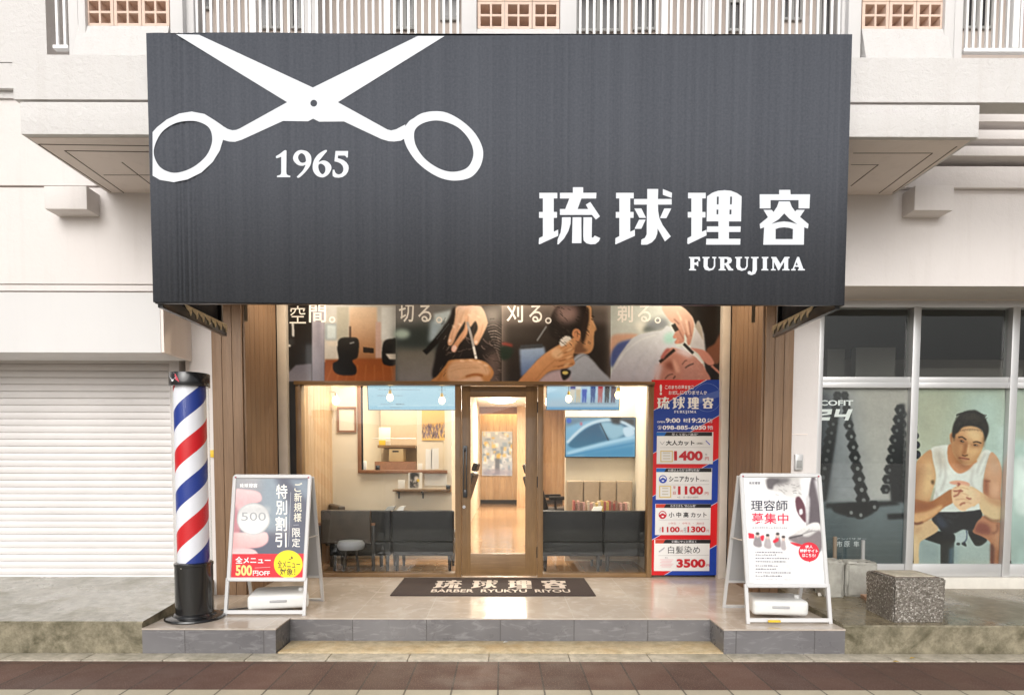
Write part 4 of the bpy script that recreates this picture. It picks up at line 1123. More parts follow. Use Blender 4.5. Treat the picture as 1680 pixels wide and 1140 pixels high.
ph.blob(C4([(640,1080),(650,900),(700,720),(790,630),(880,620),(1080,700),(1200,780),(1280,900),(1310,1080)]), "b98679", 1.0, 1, "a87268")
ph.blob(C4([(870,650),(1000,640),(1120,720),(1060,740),(960,700)]), "cfc6d2", 3); ph.blob(C4([(620,840),(700,850),(680,960),(640,1080),(600,1000)]), "c9b8c4", 3)
ph.line(C4([(670,805),(760,730),(870,640)]), 5.0, "14100f", 0.8); ph.line(C4([(700,760),(760,660),(800,640)]), 6, "a05c58", 1.5)
ph.blob(C4([(740,860),(800,790),(860,840),(880,920),(820,910)]), "7d483c", 3); ph.blob(C4([(850,760),(910,840),(940,930),(900,950),(860,880)]), "cf9e90", 2)
ph.line(C4([(1010,885),(1060,850),(1125,825)]), 2.0, "3a2622", 0.7); ph.line(C4([(970,840),(1010,790),(1040,785)]), 1.5, "5a3a34", 0.8); ph.line(C4([(740,1030),(790,980),(850,965)]), 1.8, "5a3a34", 0.8); ph.line(C4([(850,1030),(880,990)]), 2.2, "4a2c28", 0.8)
ph.blob(C4([(700,60),(930,50),(1090,180),(1130,330),(1080,560),(1040,570),(1030,480),(1000,430),(990,540),(890,560),(870,540),(900,490),(860,490),(850,460),(900,360),(880,300),(800,250)]), "d7c0b2", 1.0, 1, "a87466")
for a, c_ in (((900, 330), (990, 500)), ((960, 260), (1040, 480)), ((1060, 260), (1090, 460)), ((860, 230), (930, 300))): ph.line(C4([a, c_]), 1.8, "7d5248", 0.9, 0.7)
ph.line(C4([(850,300),(900,390)]), 7, "0d0b0c", 0.8); ph.line(C4([(990,560),(1120,690)]), 5.0, "0e0c0d", 0.6); ph.line(C4([(1130,700),(1240,820)]), 2.6, "d9d4dc", 0.6)
ph.blob(C4([(1080,620),(1240,640),(1330,700),(1400,820),(1340,850),(1260,800),(1180,690)]), "b98074", 1.0); ph.line(C4([(1360,850),(1480,960)]), 4, "b0786c", 1)
# finger edges, knuckles, hair and highlights
for a_, c_, d_ in (((905,110),(855,330),(800,560)), ((985,130),(905,360),(845,540)), ((1075,120),(1010,330),(920,560)), ((1150,250),(1110,400),(1100,520)), ((1240,300),(1215,430),(1170,560))): ph.line(C2([a_, c_, d_]), 1.3, "a8765a", 1.1, .42)
for x, y in ((800, 520), (860, 620), (1150, 540)): ph.ell(*C2([(x, y)])[0], 2.4, 3.0, "f4dcd4", 0.8, .8, .4)
for x, y in ((850, 330), (930, 300), (1060, 180), (1180, 200)): ph.ell(*C2([(x, y)])[0], 3.4, 1.6, "f6e4d4", 1.2, .7, .6)
for a_, c_, d_ in (((760,850),(900,815),(1100,810)), ((800,930),(960,890),(1200,880)), ((1240,830),(1310,900),(1330,1000)), ((1150,800),(1250,860),(1290,950))): ph.line(C2([a_, c_, d_]), 1.2, "a9764e", 1.0, .4)
for x, y in ((960, 790), (1080, 785), (1190, 805), (1280, 850)): ph.ell(*C2([(x, y)])[0], 4, 1.8, "f0d0b4", 1.2, .8, .2)
for q in range(90):
    x = 640 + random.random() * 830; y = 230 + random.random() * 800
    if 760 < x < 1320 and (y < 660 or y > 760): continue
    a_ = -0.6 + (x - 1000) / 700; ph.line(C2([(x, y), (x + 60 * math.cos(a_), y + 60 * math.sin(a_))]), 0.7, random.choice(["b3a29c", "0c0a0a", "0c0a0a", "6f5f5c"]), 0.3, .7)
for q in range(60):
    x = 440 + random.random() * 250; y = 40 + random.random() * 270; ph.line(C3([(x, y), (x + 22, y + random.uniform(8, 26))]), 0.9, random.choice(["352c2a", "0a0808", "4a3f3c"]), 0.4, .7)
for a_, c_, d_ in (((590,280),(540,320),(500,345)), ((600,330),(540,350),(480,395)), ((604,385),(540,395),(470,430)), ((600,440),(530,455),(450,470)), ((330,560),(400,480),(470,420))): ph.line(C3([a_, c_, d_]), 1.3, "8a5634", 1.0, .42)
for x, y in ((560, 300), (565, 352), (560, 405), (545, 455)): ph.ell(*C3([(x, y)])[0], 6, 2.2, "efc8a2", 1.2, .7, -.5)
ph.line(C3([(735, 205), (752, 212), (738, 232)]), 1.4, "8a5a40", 1.0, .42); ph.line(C3([(716, 150), (738, 190)]), 1.0, "f2d2ac", 0.8, .42); ph.line(C3([(715, 120), (735, 125)]), 1.6, "2a1c16", 0.7); ph.line(C3([(712, 140), (726, 146)]), 1.4, "3a261c", 0.6)
for a_, c_ in (((940, 200), (1010, 420)), ((1020, 240), (1060, 440)), ((900, 130), (960, 240))): ph.line(C4([a_, c_]), 2.0, "ecd8ca", 1.2, .7)
for x, y in ((880, 470), (915, 520), (905, 545)): ph.ell(*C4([(x, y)])[0], 2.4, 1.8, "c48a78", 0.6)
ph.line(C4([(60, 900), (200, 680), (400, 520), (620, 440)]), 1.6, "e6eef6", 1.2, .7); ph.line(C4([(300, 1060), (380, 800), (520, 640)]), 2.4, "aab2c8", 2, .6); ph.line(C4([(470, 1060), (540, 880), (640, 760)]), 2.0, "aab2c8", 2, .6)
for q in range(26): x, y = 1060 + random.random() * 220, 800 + random.random() * 250; ph.ell(*C4([(x, y)])[0], 1.6, 1.2, random.choice(["c4948a", "9c6a60"]), 1, .4)
ph.finish(0.012, 0.7); ph.grain(2.0)
ph.build("banner_photograph", "print_gloss", onY(YBN), bn)
bx(PX(471.5, YBN, 560), PX(1182.5, YBN, 560), YBN + 0.002, YBN + 0.028, PZ(627, YBN), PZ(471, YBN)).build("banner_board", "black_board", bn)
for wds, dot in (([("空", (475, 502, 502, 530.5)), ("間", (507, 499, 535, 529))], (545, 524.5)), ([("切", (654.5, 498, 679, 528.5)), ("る", (686, 500, 708, 528.5))], (720.5, 525)),
                 ([("刈", (831, 498, 858, 529)), ("る", (868, 500, 889.5, 529))], (899.5, 526)), ([("剃", (1012, 498, 1038.5, 529)), ("る", (1046, 500, 1068, 528.5))], (1079, 525.5))):
    art = Art(onY(YBN), gap=0.0004, base=0.0015)
    for s_, q in wds:
        if s_ == "空":                                               # drawn stroke by stroke
            for st_, w_ in (([(488.5, 502), (488.5, 507)], 2.4), ([(477, 506.6), (500.6, 506.6)], 2.0), ([(478, 506), (477.4, 511.5)], 2.2), ([(499.6, 506), (498, 511)], 2.2), ([(485, 507.5), (483.4, 512), (477, 517)], 2.0),
                            ([(491.5, 507.5), (491.7, 513.4), (494, 515.2), (501, 514.6)], 2.0), ([(478.5, 519.5), (498.5, 519.5)], 2.0), ([(488.5, 519.5), (488.5, 529)], 2.4), ([(475, 529.4), (502, 529.4)], 2.2)): art.line(st_, w_, "ffffff", step=False)
        else: art.text(s_, *q, "ffffff", 0.014, step=False)
    art.ell(*dot, 5.2, 5.2, "f4f4f4", hole=0.55, step=False)
    art.build("banner_lettering", "print_gloss", bn)

# ------------------------------------------------------------------ price sign
YPS = YD - 0.02
psn = thing("price_sign", "tall red and blue price board with four white menu panels beside the shop window", "sign", (PX(1124, YPS, 780), YPS, ZP))
qx0, qx1, qy0, qy1 = 1069, 1180, 623, 943
bx(PX(qx0, YPS, 780), PX(qx1, YPS, 780), YPS + 0.001, YPS + 0.03, PZ(qy1, YPS, 1124), PZ(qy0, YPS, 1124)).build("sign_board", "white_plastic", psn)
art = Art(onY(YPS), gap=0.0004, base=0.001)
RED, BLU, WHT = "d2161e", "143c9e", "e6e4e6"
art.rect(qx0, qy0, qx1, qy1, RED)
def clipband(ya, yb):
    """diagonal band between two parallel edges, given by their heights at the right side; they fall 64 px to the left"""
    f = lambda x, yr: yr + (qx1 - x) * 64.0 / (qx1 - qx0)
    n_ = 24; top, bot = [], []
    for i in range(n_ + 1):
        x = qx0 + (qx1 - qx0) * i / n_
        top.append((x, min(max(f(x, ya), qy0), qy1))); bot.append((x, min(max(f(x, yb), qy0), qy1)))
    return top, bot
for ya, yb in ((611, 681), (751, 821.5), (891, 1100)):
    t_, b_ = clipband(ya, yb)
    art.next()
    for i in range(len(t_) - 1):
        q = [t_[i], t_[i + 1], b_[i + 1], b_[i]]
        if abs(q[0][1] - q[3][1]) + abs(q[1][1] - q[2][1]) > 0.01: art.poly(q, BLU, step=False)
art.next()
for yr in (611, 681, 751, 821.5, 891):
    p = [(x, yr + (qx1 - x) * 64.0 / (qx1 - qx0)) for x in (qx0, qx1)]
    y0c = (x0c := qx0 + 0.0)
    a_, c_ = p
    if a_[1] > qy1: a_ = (qx1 - (qy1 - yr) * (qx1 - qx0) / 64.0, qy1)
    if c_[1] < qy0: c_ = (qx1 - (qy0 - yr) * (qx1 - qx0) / 64.0, qy0)
    art.line([a_, c_], 0.9, "cfd2e6", step=False)
art.ell(1160, 652, 23.5, 23.5, "5f78c2", hole=0.965); art.poly([(1147, 650), (1179.5, 640), (1179.5, 651), (1147, 662)], "4a64b4")
Q6 = CV(1055, 610, 6.707); Q7 = CV(1055, 760, 6.0)
def bq(Q, x0, y0, x1, y1): return (*Q([(x0, y0)])[0], *Q([(x1, y1)])[0])
art.text("!", *bq(Q6, 182, 138, 208, 255), "f0f0f2", 0.03)
art.next()
for i in range(9):
    x = 240 + i * 36; art.text("このまちの理容室"[i % 8], *bq(Q6, x, 150, x + 30, 188), "e6e6ee", 0.02, step=False)
for i in range(10):
    x = 280 + i * 43; art.text("お試しになりませんか"[i % 10], *bq(Q6, x, 208, x + 36, 250), "e6e6ee", 0.02, step=False)
for g, q in zip(GLY, ((155, 275, 292, 408), (325, 275, 458, 408), (490, 278, 612, 408), (655, 282, 772, 402))): stamp(art, g, "f2f2f4", bq(Q6, *q))
stamp(art, ROMAN, "dfe4f2", bq(Q6, 340, 425, 585, 462))
art.text("OPEN", *bq(Q6, 152, 540, 240, 560), "e8ecf6", 0.02); art.text("9:00", *bq(Q6, 246, 508, 408, 560), "f0f0f4", 0.03)
art.text("最終", *bq(Q6, 440, 512, 492, 560), "e8ecf6", 0.02); art.text("19:20", *bq(Q6, 500, 508, 690, 560), "f0f0f4", 0.03); art.text("受付", *bq(Q6, 706, 512, 760, 560), "e8ecf6", 0.02)
art.text("☎", *bq(Q6, 155, 590, 205, 636), "f0f0f4", 0.01); art.text("098-885-6030", *bq(Q6, 212, 588, 690, 636), "f0f0f4", 0.03); art.text("予約", *bq(Q6, 702, 590, 765, 636), "e8ecf6", 0.02)
art.build("sign_print", "print_board", psn)
INK, PR = "1b1b1f", "b81c28"
def menu(Q, x0, y0, x1, y1, tagc, items):
    a = Art(onY(YPS - 0.009), gap=0.0004, base=0.0006)
    X0, Y0_, X1, Y1_ = bq(Q, x0, y0, x1, y1)
    pn_ = bx(PX(X0, YPS, 780), PX(X1, YPS, 780), YPS - 0.009, YPS - 0.004, PZ(Y1_, YPS, 1124), PZ(Y0_, YPS, 1124), 0.0015).build("menu_panel", "white_plastic", psn)
    a.rect(X0 + 0.3, Y0_ + 0.3, X1 - 0.3, Y0_ + 6.6, INK)
    a.poly([(X0 + 0.3, Y0_ + 0.3), (X0 + 17, Y0_ + 0.3), (X0 + 13, Y0_ + 6.6), (X0 + 0.3, Y0_ + 6.6)], tagc)
    for it in items:
        k = it[0]
        if k == 't': a.text(it[1], *bq(Q, *it[2]), it[3], it[4])
        elif k == 'l': a.line(Q(it[1]), it[2], it[3])
        elif k == 'r': a.rect(*bq(Q, *it[1]), it[2])
        elif k == 'o': a.ell(*Q([it[1]])[0], it[2], it[2], it[3], hole=it[4] if len(it) > 4 else None)
        elif k == 'p': a.poly(Q(it[1]), it[2])
    a.build("menu_print", "print_board", pn_)
def stampbox(x0, y0, x1, y1, c):
    r = [('r', (x0, y0, x1, y0 + 9), c), ('r', (x0, y1 - 9, x1, y1), c), ('r', (x0, y0, x0 + 9, y1), c), ('r', (x1 - 9, y0, x1, y1), c)]
    for i in range(3):
        y = y0 + 20 + i * (y1 - y0 - 30) / 3; r.append(('r', (x0 + 28, y, x1 - 28, y + 9), "c9c2ae"))
    return r
menu(Q6, 145, 660, 762, 1012, "1a6ac0", [('t', "早くて安い\"満足\"", (315, 674, 605, 700), "d8d8dc", 0.01), ('t', "大人カット", (250, 752, 565, 808), INK, 0.035), ('t', "(調髪)", (590, 775, 660, 800), INK, 0.0), ('l', [(690, 755), (735, 800)], 1.6, "6a6fc0"), ('l', [(185, 765), (210, 800), (235, 765)], 0.7, "9a9aa2"),
     ('l', [(185, 832), (740, 830)], 0.4, "9a9a9e"), *stampbox(190, 865, 325, 990, "d6be6c"), ('t', "1400", (340, 868, 655, 975), PR, 0.045), ('t', "円", (680, 935, 722, 972), PR, 0.0), ('t', "税", (682, 896, 702, 920), "8a8a90", 0.0)])
menu(Q7, 128, 45, 676, 356, "1a6ac0", [('t', "65歳以上の方\"お得な料金\"", (245, 53, 560, 78), "d8d8dc", 0.01), ('o', (195, 155), 6.6, "2a4cb4", 0.78), ('p', [(155, 165), (175, 150), (195, 138), (215, 150), (235, 165), (215, 185), (195, 192), (175, 185)], "2a4cb4"), ('p', [(182, 165), (208, 165), (202, 178), (188, 178)], "f0f0f4"), ('t', "シニアカット", (255, 125, 550, 182), INK, 0.022), ('t', "65歳以上", (562, 160, 648, 176), "6a6a70", 0.0),
     ('l', [(155, 210), (650, 206)], 0.4, "9a9a9e"), *stampbox(158, 220, 275, 335, "d6be6c"), ('t', "平", (292, 224, 320, 252), PR, 0.01), ('t', "日", (294, 276, 318, 304), PR, 0.01), ('t', "1100", (342, 222, 590, 306), PR, 0.045), ('t', "円", (606, 280, 640, 308), PR, 0.0), ('t', "※土・日・祝は1300円", (335, 322, 540, 340), "6a6a70", 0.0)])
menu(Q7, 124, 397, 670, 703, "c8402c", [('t', "お子さまも \"安心価格\"", (270, 405, 520, 430), "d8d8dc", 0.01), ('o', (192, 505), 6.6, "c42032", 0.78), ('p', [(152, 512), (172, 498), (192, 488), (212, 498), (232, 512), (212, 534), (192, 542), (172, 534)], "c42032"), ('p', [(180, 514), (206, 514), (200, 528), (186, 528)], "f0f0f4"), ('t', "小 中 高 カット", (252, 478, 625, 530), INK, 0.02),
     ('l', [(155, 555), (650, 550)], 0.4, "9a9a9e"), ('t', "小学生  ・  中学生  ・  高校生", (245, 578, 605, 598), "d07a80", 0.0), ('t', "小学", (155, 622, 178, 680), "8a8a90", 0.0), ('t', "1100", (185, 622, 360, 676), PR, 0.035), ('t', "円", (368, 655, 392, 676), PR, 0.0), ('t', "中高", (400, 622, 424, 680), "8a8a90", 0.0), ('t', "1300", (435, 618, 615, 676), PR, 0.035), ('t', "円", (622, 650, 646, 674), PR, 0.0)])
menu(Q7, 118, 747, 667, 1056, "c8402c", [('t', "気軽にサッと明るく", (280, 756, 525, 780), "d8d8dc", 0.01), ('l', [(155, 868), (212, 826)], 1.6, "a9a9b0"), ('l', [(158, 876), (205, 842)], 0.8, "c9c9ce"), ('t', "白髪染め", (245, 812, 560, 885), INK, 0.0),
     ('l', [(150, 905), (645, 900)], 0.4, "9a9a9e"), ('t', "税込", (215, 918, 245, 934), "8a8a90", 0.0), *[('r', (165 + (i % 2) * 14, 942 + i * 14, 300 - (i % 3) * 12, 948 + i * 14), "e6c2c6") for i in range(6)], ('t', "3500", (328, 938, 612, 1024), PR, 0.045), ('t', "円", (622, 990, 650, 1014), PR, 0.0)])

# ------------------------------------------------------------------ A-frame boards
def hom(quad_px):
    """pixels of the board's corners (TL, TR, BR, BL) to (u, v) in the unit square"""
    A = []; bb = []
    for (x, y), (u, v) in zip(quad_px, ((0, 0), (1, 0), (1, 1), (0, 1))):
        A.append([x, y, 1, 0, 0, 0, -u * x, -u * y]); bb.append(u)
        A.append([0, 0, 0, x, y, 1, -v * x, -v * y]); bb.append(v)
    h_ = np.linalg.solve(np.array(A, float), np.array(bb, float))
    def f(x, y):
        w = h_[6] * x + h_[7] * y + 1
        return (h_[0] * x + h_[1] * y + h_[2]) / w, (h_[3] * x + h_[4] * y + h_[5]) / w
    return f
def bar(mb, p, q, w, d, up):
    p, q, up = Vector(p), Vector(q), Vector(up)
    ax = (q - p).normalized(); s_ = ax.cross(up).normalized() * w / 2; t_ = s_.cross(ax).normalized() * d / 2
    mb.hexa([p - s_ - t_, p + s_ - t_, p + s_ + t_, p - s_ + t_, q - s_ - t_, q + s_ - t_, q + s_ + t_, q - s_ + t_])
    return mb
def a_frame(label, quad_px, feet, rear_y, n_front):
    TLp, TRp, BRp, BLp = quad_px
    fL, fR = G(*feet[0], ZP), G(*feet[1], ZP)
    Yb = (fL.y + fR.y) / 2
    fL = Vector((fL.x, Yb, ZP)); fR = Vector((fR.x, Yb, ZP))
    wid = fR.x - fL.x
    # top edge stands behind the feet: found from its narrower look in the photograph
    Yt = Yb * n_front
    tz = (P(*TLp, Yt).z + P(*TRp, Yt).z) / 2
    tx = (P(*TLp, Yt).x + P(*TRp, Yt).x) / 2
    tL = Vector((tx - wid / 2, Yt, tz)); tR = Vector((tx + wid / 2, Yt, tz))
    def at(t, side): return (fL if side == 0 else fR).lerp(tL if side == 0 else tR, t)
    root = thing("a_frame_sign", label, "sign", ((fL.x + fR.x) / 2, Yb, ZP), "white A-frame boards on the porch")
    nrm = (tR - tL).cross(tL - fL).normalized()
    if nrm.y > 0: nrm = -nrm
    # height at which the board's lower edge crosses the frame
    mid_y = (BLp[1] + BRp[1]) / 2
    best = min((abs(1 - 0.0 - 0.0) if False else abs(_proj_y(at(t, 0).lerp(at(t, 1), .5)) - mid_y), t) for t in [i / 200 for i in range(200)])[1]
    up = nrm
    for s_ in (0, 1): bar(MB(), at(0, s_), at(best + 0.02, s_), 0.026, 0.022, up).build("leg", "white_metal", root)
    bar(MB(), at(0, 0) + Vector((0, 0.0, 0.028)), at(0, 1) + Vector((0, 0.0, 0.028)), 0.03, 0.02, up).build("cross_bar", "white_metal", root)
    # snap frame
    def pt(u, v, o=0.0): return at(1 + (best - 1) * v, 0).lerp(at(1 + (best - 1) * v, 1), u) + nrm * o
    fw = 0.034
    ex = (tR - tL).normalized(); ey = (at(best, 0) - tL).normalized(); LW = wid; LH = (at(best, 0) - tL).length
    fr = MB(); rc = 0.028
    def rounded(inset, r, z):
        pts = []
        for cx, cy, a0 in ((inset + r, inset + r, 180), (LW - inset - r, inset + r, 270), (LW - inset - r, LH - inset - r, 0), (inset + r, LH - inset - r, 90)):
            for k in range(6):
                a = R(a0 + 90 * k / 5); pts.append(tL + ex * (cx + r * math.cos(a)) + ey * (cy + r * math.sin(a)) + nrm * z)
        return pts
    e0 = -0.006
    loops = [rounded(e0, rc, 0.002), rounded(e0, rc, 0.014), rounded(e0 + 0.006, rc - 0.006, 0.020), rounded(fw - 0.012, 0.008, 0.019), rounded(fw - 0.006, 0.004, 0.010)]
    vl = [[fr.bm.verts.new(p) for p in l] for l in loops]
    for A, B in zip(vl[:-1], vl[1:]):
        for i in range(24): fr.bm.faces.new([A[i], A[(i + 1) % 24], B[(i + 1) % 24], B[i]])
    fr.build("snap_frame", "white_metal", root)
    bk = MB(); q = [bk.bm.verts.new(p) for p in rounded(0.004, 0.01, 0.003)]; q2 = [bk.bm.verts.new(p) for p in rounded(0.004, 0.01, 0.008)]
    bk.bm.faces.new(q); bk.bm.faces.new(q2[::-1])
    for i in range(24): bk.bm.faces.new([q[i], q[(i + 1) % 24], q2[(i + 1) % 24], q2[i]])
    bk.build("backing_sheet", "grey_sheet", root)
    # rear frame
    rL = Vector((fL.x, rear_y, ZP)); rR = Vector((fR.x, rear_y, ZP))
    tl, tr = tL + Vector((0, 0.02, -0.015)), tR + Vector((0, 0.02, -0.015))
    rn = (tr - tl).cross(tl - rL).normalized()
    for a, c in ((rL, tl), (rR, tr)): bar(MB(), a, c, 0.026, 0.02, rn).build("leg", "white_metal", root)
    rb = MB(); bar(rb, rL.lerp(tl, 0.21), rR.lerp(tr, 0.21), 0.02, 0.016, rn); rb.build("cross_bar", "white_metal", root)
    bar(MB(), rL + Vector((0, 0, 0.012)), rR + Vector((0, 0, 0.012)), 0.02, 0.016, rn).build("cross_bar", "white_metal", root)
    s_ = MB(); s_.hexa([rL.lerp(tl, .215) + Vector((.012, 0, 0)), rR.lerp(tr, .215) - Vector((.012, 0, 0)), rR.lerp(tr, .215) + Vector((-.012, .005, 0)), rL.lerp(tl, .215) + Vector((.012, .005, 0)),
            rL.lerp(tl, .97) + Vector((.012, 0, 0)), rR.lerp(tr, .97) - Vector((.012, 0, 0)), rR.lerp(tr, .97) + Vector((-.012, .005, 0)), rL.lerp(tl, .97) + Vector((.012, .005, 0))])
    s_.build("rear_sheet", "grey_sheet", root)
    for a, c, k in ((at(.55, 0), rL.lerp(tl, .55), 0), (at(.55, 1), rR.lerp(tr, .55), 1)): MB().tube(a + Vector((0, .012, 0)), c, 0.006, n=8).build("stay", "alu_frame", root)
    for u in (0.0, 1.0):
        p = tL.lerp(tR, u) + ex * (0.02 if u == 0 else -0.02) + ey * 0.02 + nrm * 0.019
        MB().tube(p, p + nrm * 0.004, 0.007, n=10).build("corner_stud", "trim_red", root)
    f = hom(quad_px)
    def mp(x, y, o):
        u, v = f(x, y); u = min(max(u, 0.022), 0.978); v = min(max(v, 0.016), 0.984); return tL + ex * (LW * u) + ey * (LH * v) + nrm * (0.0086 + o)
    return root, mp
def _proj_y(p):
    q = MROT.inverted() @ (Vector(p) - Vector((0, 0, H)))
    return YP + F * (q.y / q.z)
pbr("trim_red", (0.35, 0.05, 0.08), 0.5)
L1 = CV(350, 760, 4.222); L2 = CV(1190, 760, 4.074)
qL = [(382.5, 779.5), (513.5, 779.5), (502.5, 951.5), (371.5, 952)]
rootL, mpL = a_frame("white A-frame sign beside the striped pole, with a coin photograph and yellow circle", qL, ((370, 1009), (499, 1009)), G(523, 985, ZP).y, 1.026)
ph = Photo(374, 782, 511, 951, 1.0, "6a6872")
ph.poly(L1([(60,60),(900,60),(900,420),(60,420)]), "a6a7ab", 6, 1, "77767c"); ph.poly(L1([(330,90),(560,90),(640,330),(480,470),(330,480)]), "8b98a3", 6); ph.poly(L1([(430,90),(700,90),(700,650),(560,640),(520,300)]), "555867", 5); ph.poly(L1([(60,480),(700,520),(700,660),(60,660)]), "565a6a", 5)
ph.poly(L1([(520,110),(690,110),(690,290)]), "7f8b98", 4)
ph.blob(L1([(100,190),(240,185),(320,205),(330,260),(250,290),(160,340),(90,330)]), "f0c3c4", 1.2, 1, "dba0a4"); ph.blob(L1([(100,330),(170,320),(180,480),(100,490)]), "b77a84", 2)
ph.blob(L1([(80,490),(180,480),(300,480),(370,480),(378,540),(320,580),(200,590),(80,590)]), "f2c8c6", 1.2, 1, "e0a6a6"); ph.blob(L1([(80,600),(200,585),(285,600),(290,640),(80,640)]), "edbcbc", 1)
ph.blob(L1([(60,200),(130,260),(140,560),(60,560)]), "c98d92", 5, 0.7)
ph.ell(*L1([(276, 385)])[0], 28.0, 26.5, "aeb0b2", 0.6); ph.ell(*L1([(276, 384)])[0], 26.0, 24.5, "d4d4d3", 1.0); ph.ell(*L1([(262, 420)])[0], 20, 15, "e4e4e2", 4); ph.poly(L1([(170,400),(395,385),(380,430),(180,440)]), "e9e9e8", 3, 0.6)
ph.poly(L1([(160,300),(390,300),(400,345),(160,350)]), "c0c1c2", 3, 0.6)
ph.poly(L1([(60,628),(700,622),(700,840),(60,840)]), "cf1f2e", 0.6)
ph.finish(0.01, 0.6); ph.grain(1.5); ph.build("poster", "print_board", mpL, rootL)
a = Art(mpL, gap=0.0003, base=0.0008)
for g, q in zip(GLY, ((180, 140, 208, 168), (212, 140, 240, 168), (244, 140, 272, 168), (276, 140, 304, 168))): stamp(a, g, "f2f2f2", bq(L1, *q), step=False)
a.build("shop_name", "print_board", rootL)
a = Art(mpL, gap=0.0003, base=0.0008)
a.text("500", *bq(L1, 190, 340, 365, 398), "9fa2a5", 0.0)
a.build("coin_value", "print_board", rootL)
a = Art(mpL, gap=0.0003, base=0.0008)
a.vtext("特別割引", *bq(L1, 440, 140, 520, 585), "f4f1ea", 0.012, -2.5)
a.vtext("ご新規様", *bq(L1, 570, 130, 625, 408), "f0ead6", 0.006, -2.0); a.vtext("限定", *bq(L1, 553, 445, 610, 582), "f4f1ea", 0.004, -1.0)
a.line(L1([(543, 200), (525, 575)]), 0.5, "c9ccd2"); a.line(L1([(600, 425), (560, 427)]), 0.5, "c9ccd2")
a.build("poster_heading", "print_board", rootL)
a = Art(mpL, gap=0.0003, base=0.0008)
a.text("全メニュー", *bq(L1, 148, 645, 398, 692), "fbeeee", 0.02); a.text("500", *bq(L1, 150, 702, 266, 776), "f0d888", 0.035); a.text("円OFF", *bq(L1, 272, 740, 392, 775), "fbeeee", 0.02)
a.line(L1([(285, 722), (395, 716)]), 0.8, "e8a0a4")
a.build("price_lettering", "print_board", rootL)
a = Art(mpL, gap=0.0003, base=0.0008)
cy = L1([(522, 695)])[0]
a.poly([(cy[0] + 24.0 * math.cos(t), min(cy[1] + 22.5 * math.sin(t), 947)) for t in [2 * math.pi * i / 40 for i in range(40)]], "f2d818")
a.text("全メニュー", *bq(L1, 446, 668, 606, 722), "3a3226", 0.012, shear=0.0); a.text("対象！", *bq(L1, 462, 722, 572, 772), "3a3226", 0.012); a.text("♪", *bq(L1, 525, 640, 560, 664), "6b5a22", 0.0)
a.build("yellow_badge", "print_board", rootL)

qR = [(1210, 778), (1348, 777.5), (1360.5, 962.5), (1221, 963.5)]
rootR, mpR = a_frame("white A-frame sign at the right of the porch, with black, white and red recruitment poster", qR, ((1228, 1023), (1361, 1022)), G(1194, 996, ZP).y, 1.040)
ph = Photo(1213, 781, 1359, 961, 1.0, "dededf")
ph.blob(L2([(275,100),(500,95),(540,130),(530,200),(470,235),(400,215),(350,190),(300,175),(270,160)]), "b9b6b4", 1.5, 1, "d5d3d1"); ph.blob(L2([(272,105),(330,100),(360,120),(320,150),(310,175),(275,165)]), "5a5558", 1.5); ph.poly(L2([(330,95),(440,100),(420,130),(340,150)]), "4e4a4c", 3, 0.8)
for q in range(26): x, y = 330 + random.random() * 180, 120 + random.random() * 90; ph.line(L2([(x, y), (x + 26, y + random.uniform(-10, 26))]), 0.9, random.choice(["8d8a88", "f2f1f0", "6d6a69", "a9a6a4"]), 0.5, 0.7)
ph.poly(L2([(500,100),(580,100),(545,380),(520,250)]), "dcdbdd", 2); ph.blob(L2([(580,105),(610,100),(640,200),(645,580),(560,540),(545,380),(560,230)]), "5b5358", 1.2); ph.poly(L2([(600,110),(645,110),(645,300)]), "c6c4c6", 2)
ph.blob(L2([(470,240),(500,225),(540,300),(545,390),(520,380),(480,320)]), "5c3540", 1.0); ph.blob(L2([(495,315),(515,305),(520,335),(500,345)]), "d0ccd0", 0.8)
ph.blob(L2([(545,230),(570,240),(560,400),(545,390)]), "c4c2c4", 1.5)
ph.blob(L2([(420,505),(520,430),(600,395),(640,410),(640,470),(560,500),(470,530)]), "dedcda", 1.0, 1, "b8b5b4"); ph.blob(L2([(420,500),(480,480),(560,490),(640,450),(645,580),(560,560),(480,540)]), "7a7274", 1.5)
for q in range(4): ph.line(L2([(480 + q * 22, 500 - q * 14), (570 + q * 18, 440 + q * 4)]), 1.1, "8f8b8b", 0.7)
ph.line(L2([(425, 502), (520, 480)]), 2.4, "4a4648", 0.8); ph.blob(L2([(430,530),(480,535),(520,550),(480,555)]), "c62634", 0.8)
for cx, cy_, w in ((205, 515, 30), (275, 525, 26), (345, 515, 24), (385, 535, 18)):
    ph.blob(L2([(cx - w, cy_ + 30), (cx - w * .6, cy_ - 20), (cx, cy_ - 40), (cx + w * .7, cy_ - 10), (cx + w, cy_ + 40), (cx, cy_ + 48)]), random.choice(["8c8487", "6d3a44", "a9a2a4"]), 1.0); ph.ell(*L2([(cx, cy_ - 30)])[0], 3.2, 4.0, "c9b4ac", 0.8); ph.ell(*L2([(cx, cy_ - 42)])[0], 3.2, 2.2, "3a3234", 0.8)
ph.poly(L2([(140,468),(180,475),(182,505),(144,505)]), "d4203a", 0.7); ph.blob(L2([(225,490),(250,485),(245,520),(228,515)]), "d4203a", 0.8); ph.blob(L2([(312,520),(345,500),(350,520),(322,535)]), "d4203a", 0.8)
ph.finish(0.015, 0.5); ph.grain(1.0); ph.build("poster", "print_board", mpR, rootR)
a = Art(mpR, gap=0.0003, base=0.0008)
NV = "2a2a3c"; CR = "d61e48"
for g, q in zip(GLY, ((147, 125, 164, 142), (167, 125, 184, 142), (187, 125, 204, 142), (207, 125, 224, 142))): stamp(a, g, "4a4a55", bq(L2, *q), step=False)
a.build("shop_name", "print_board", rootR)
a = Art(mpR, gap=0.0003, base=0.0008)
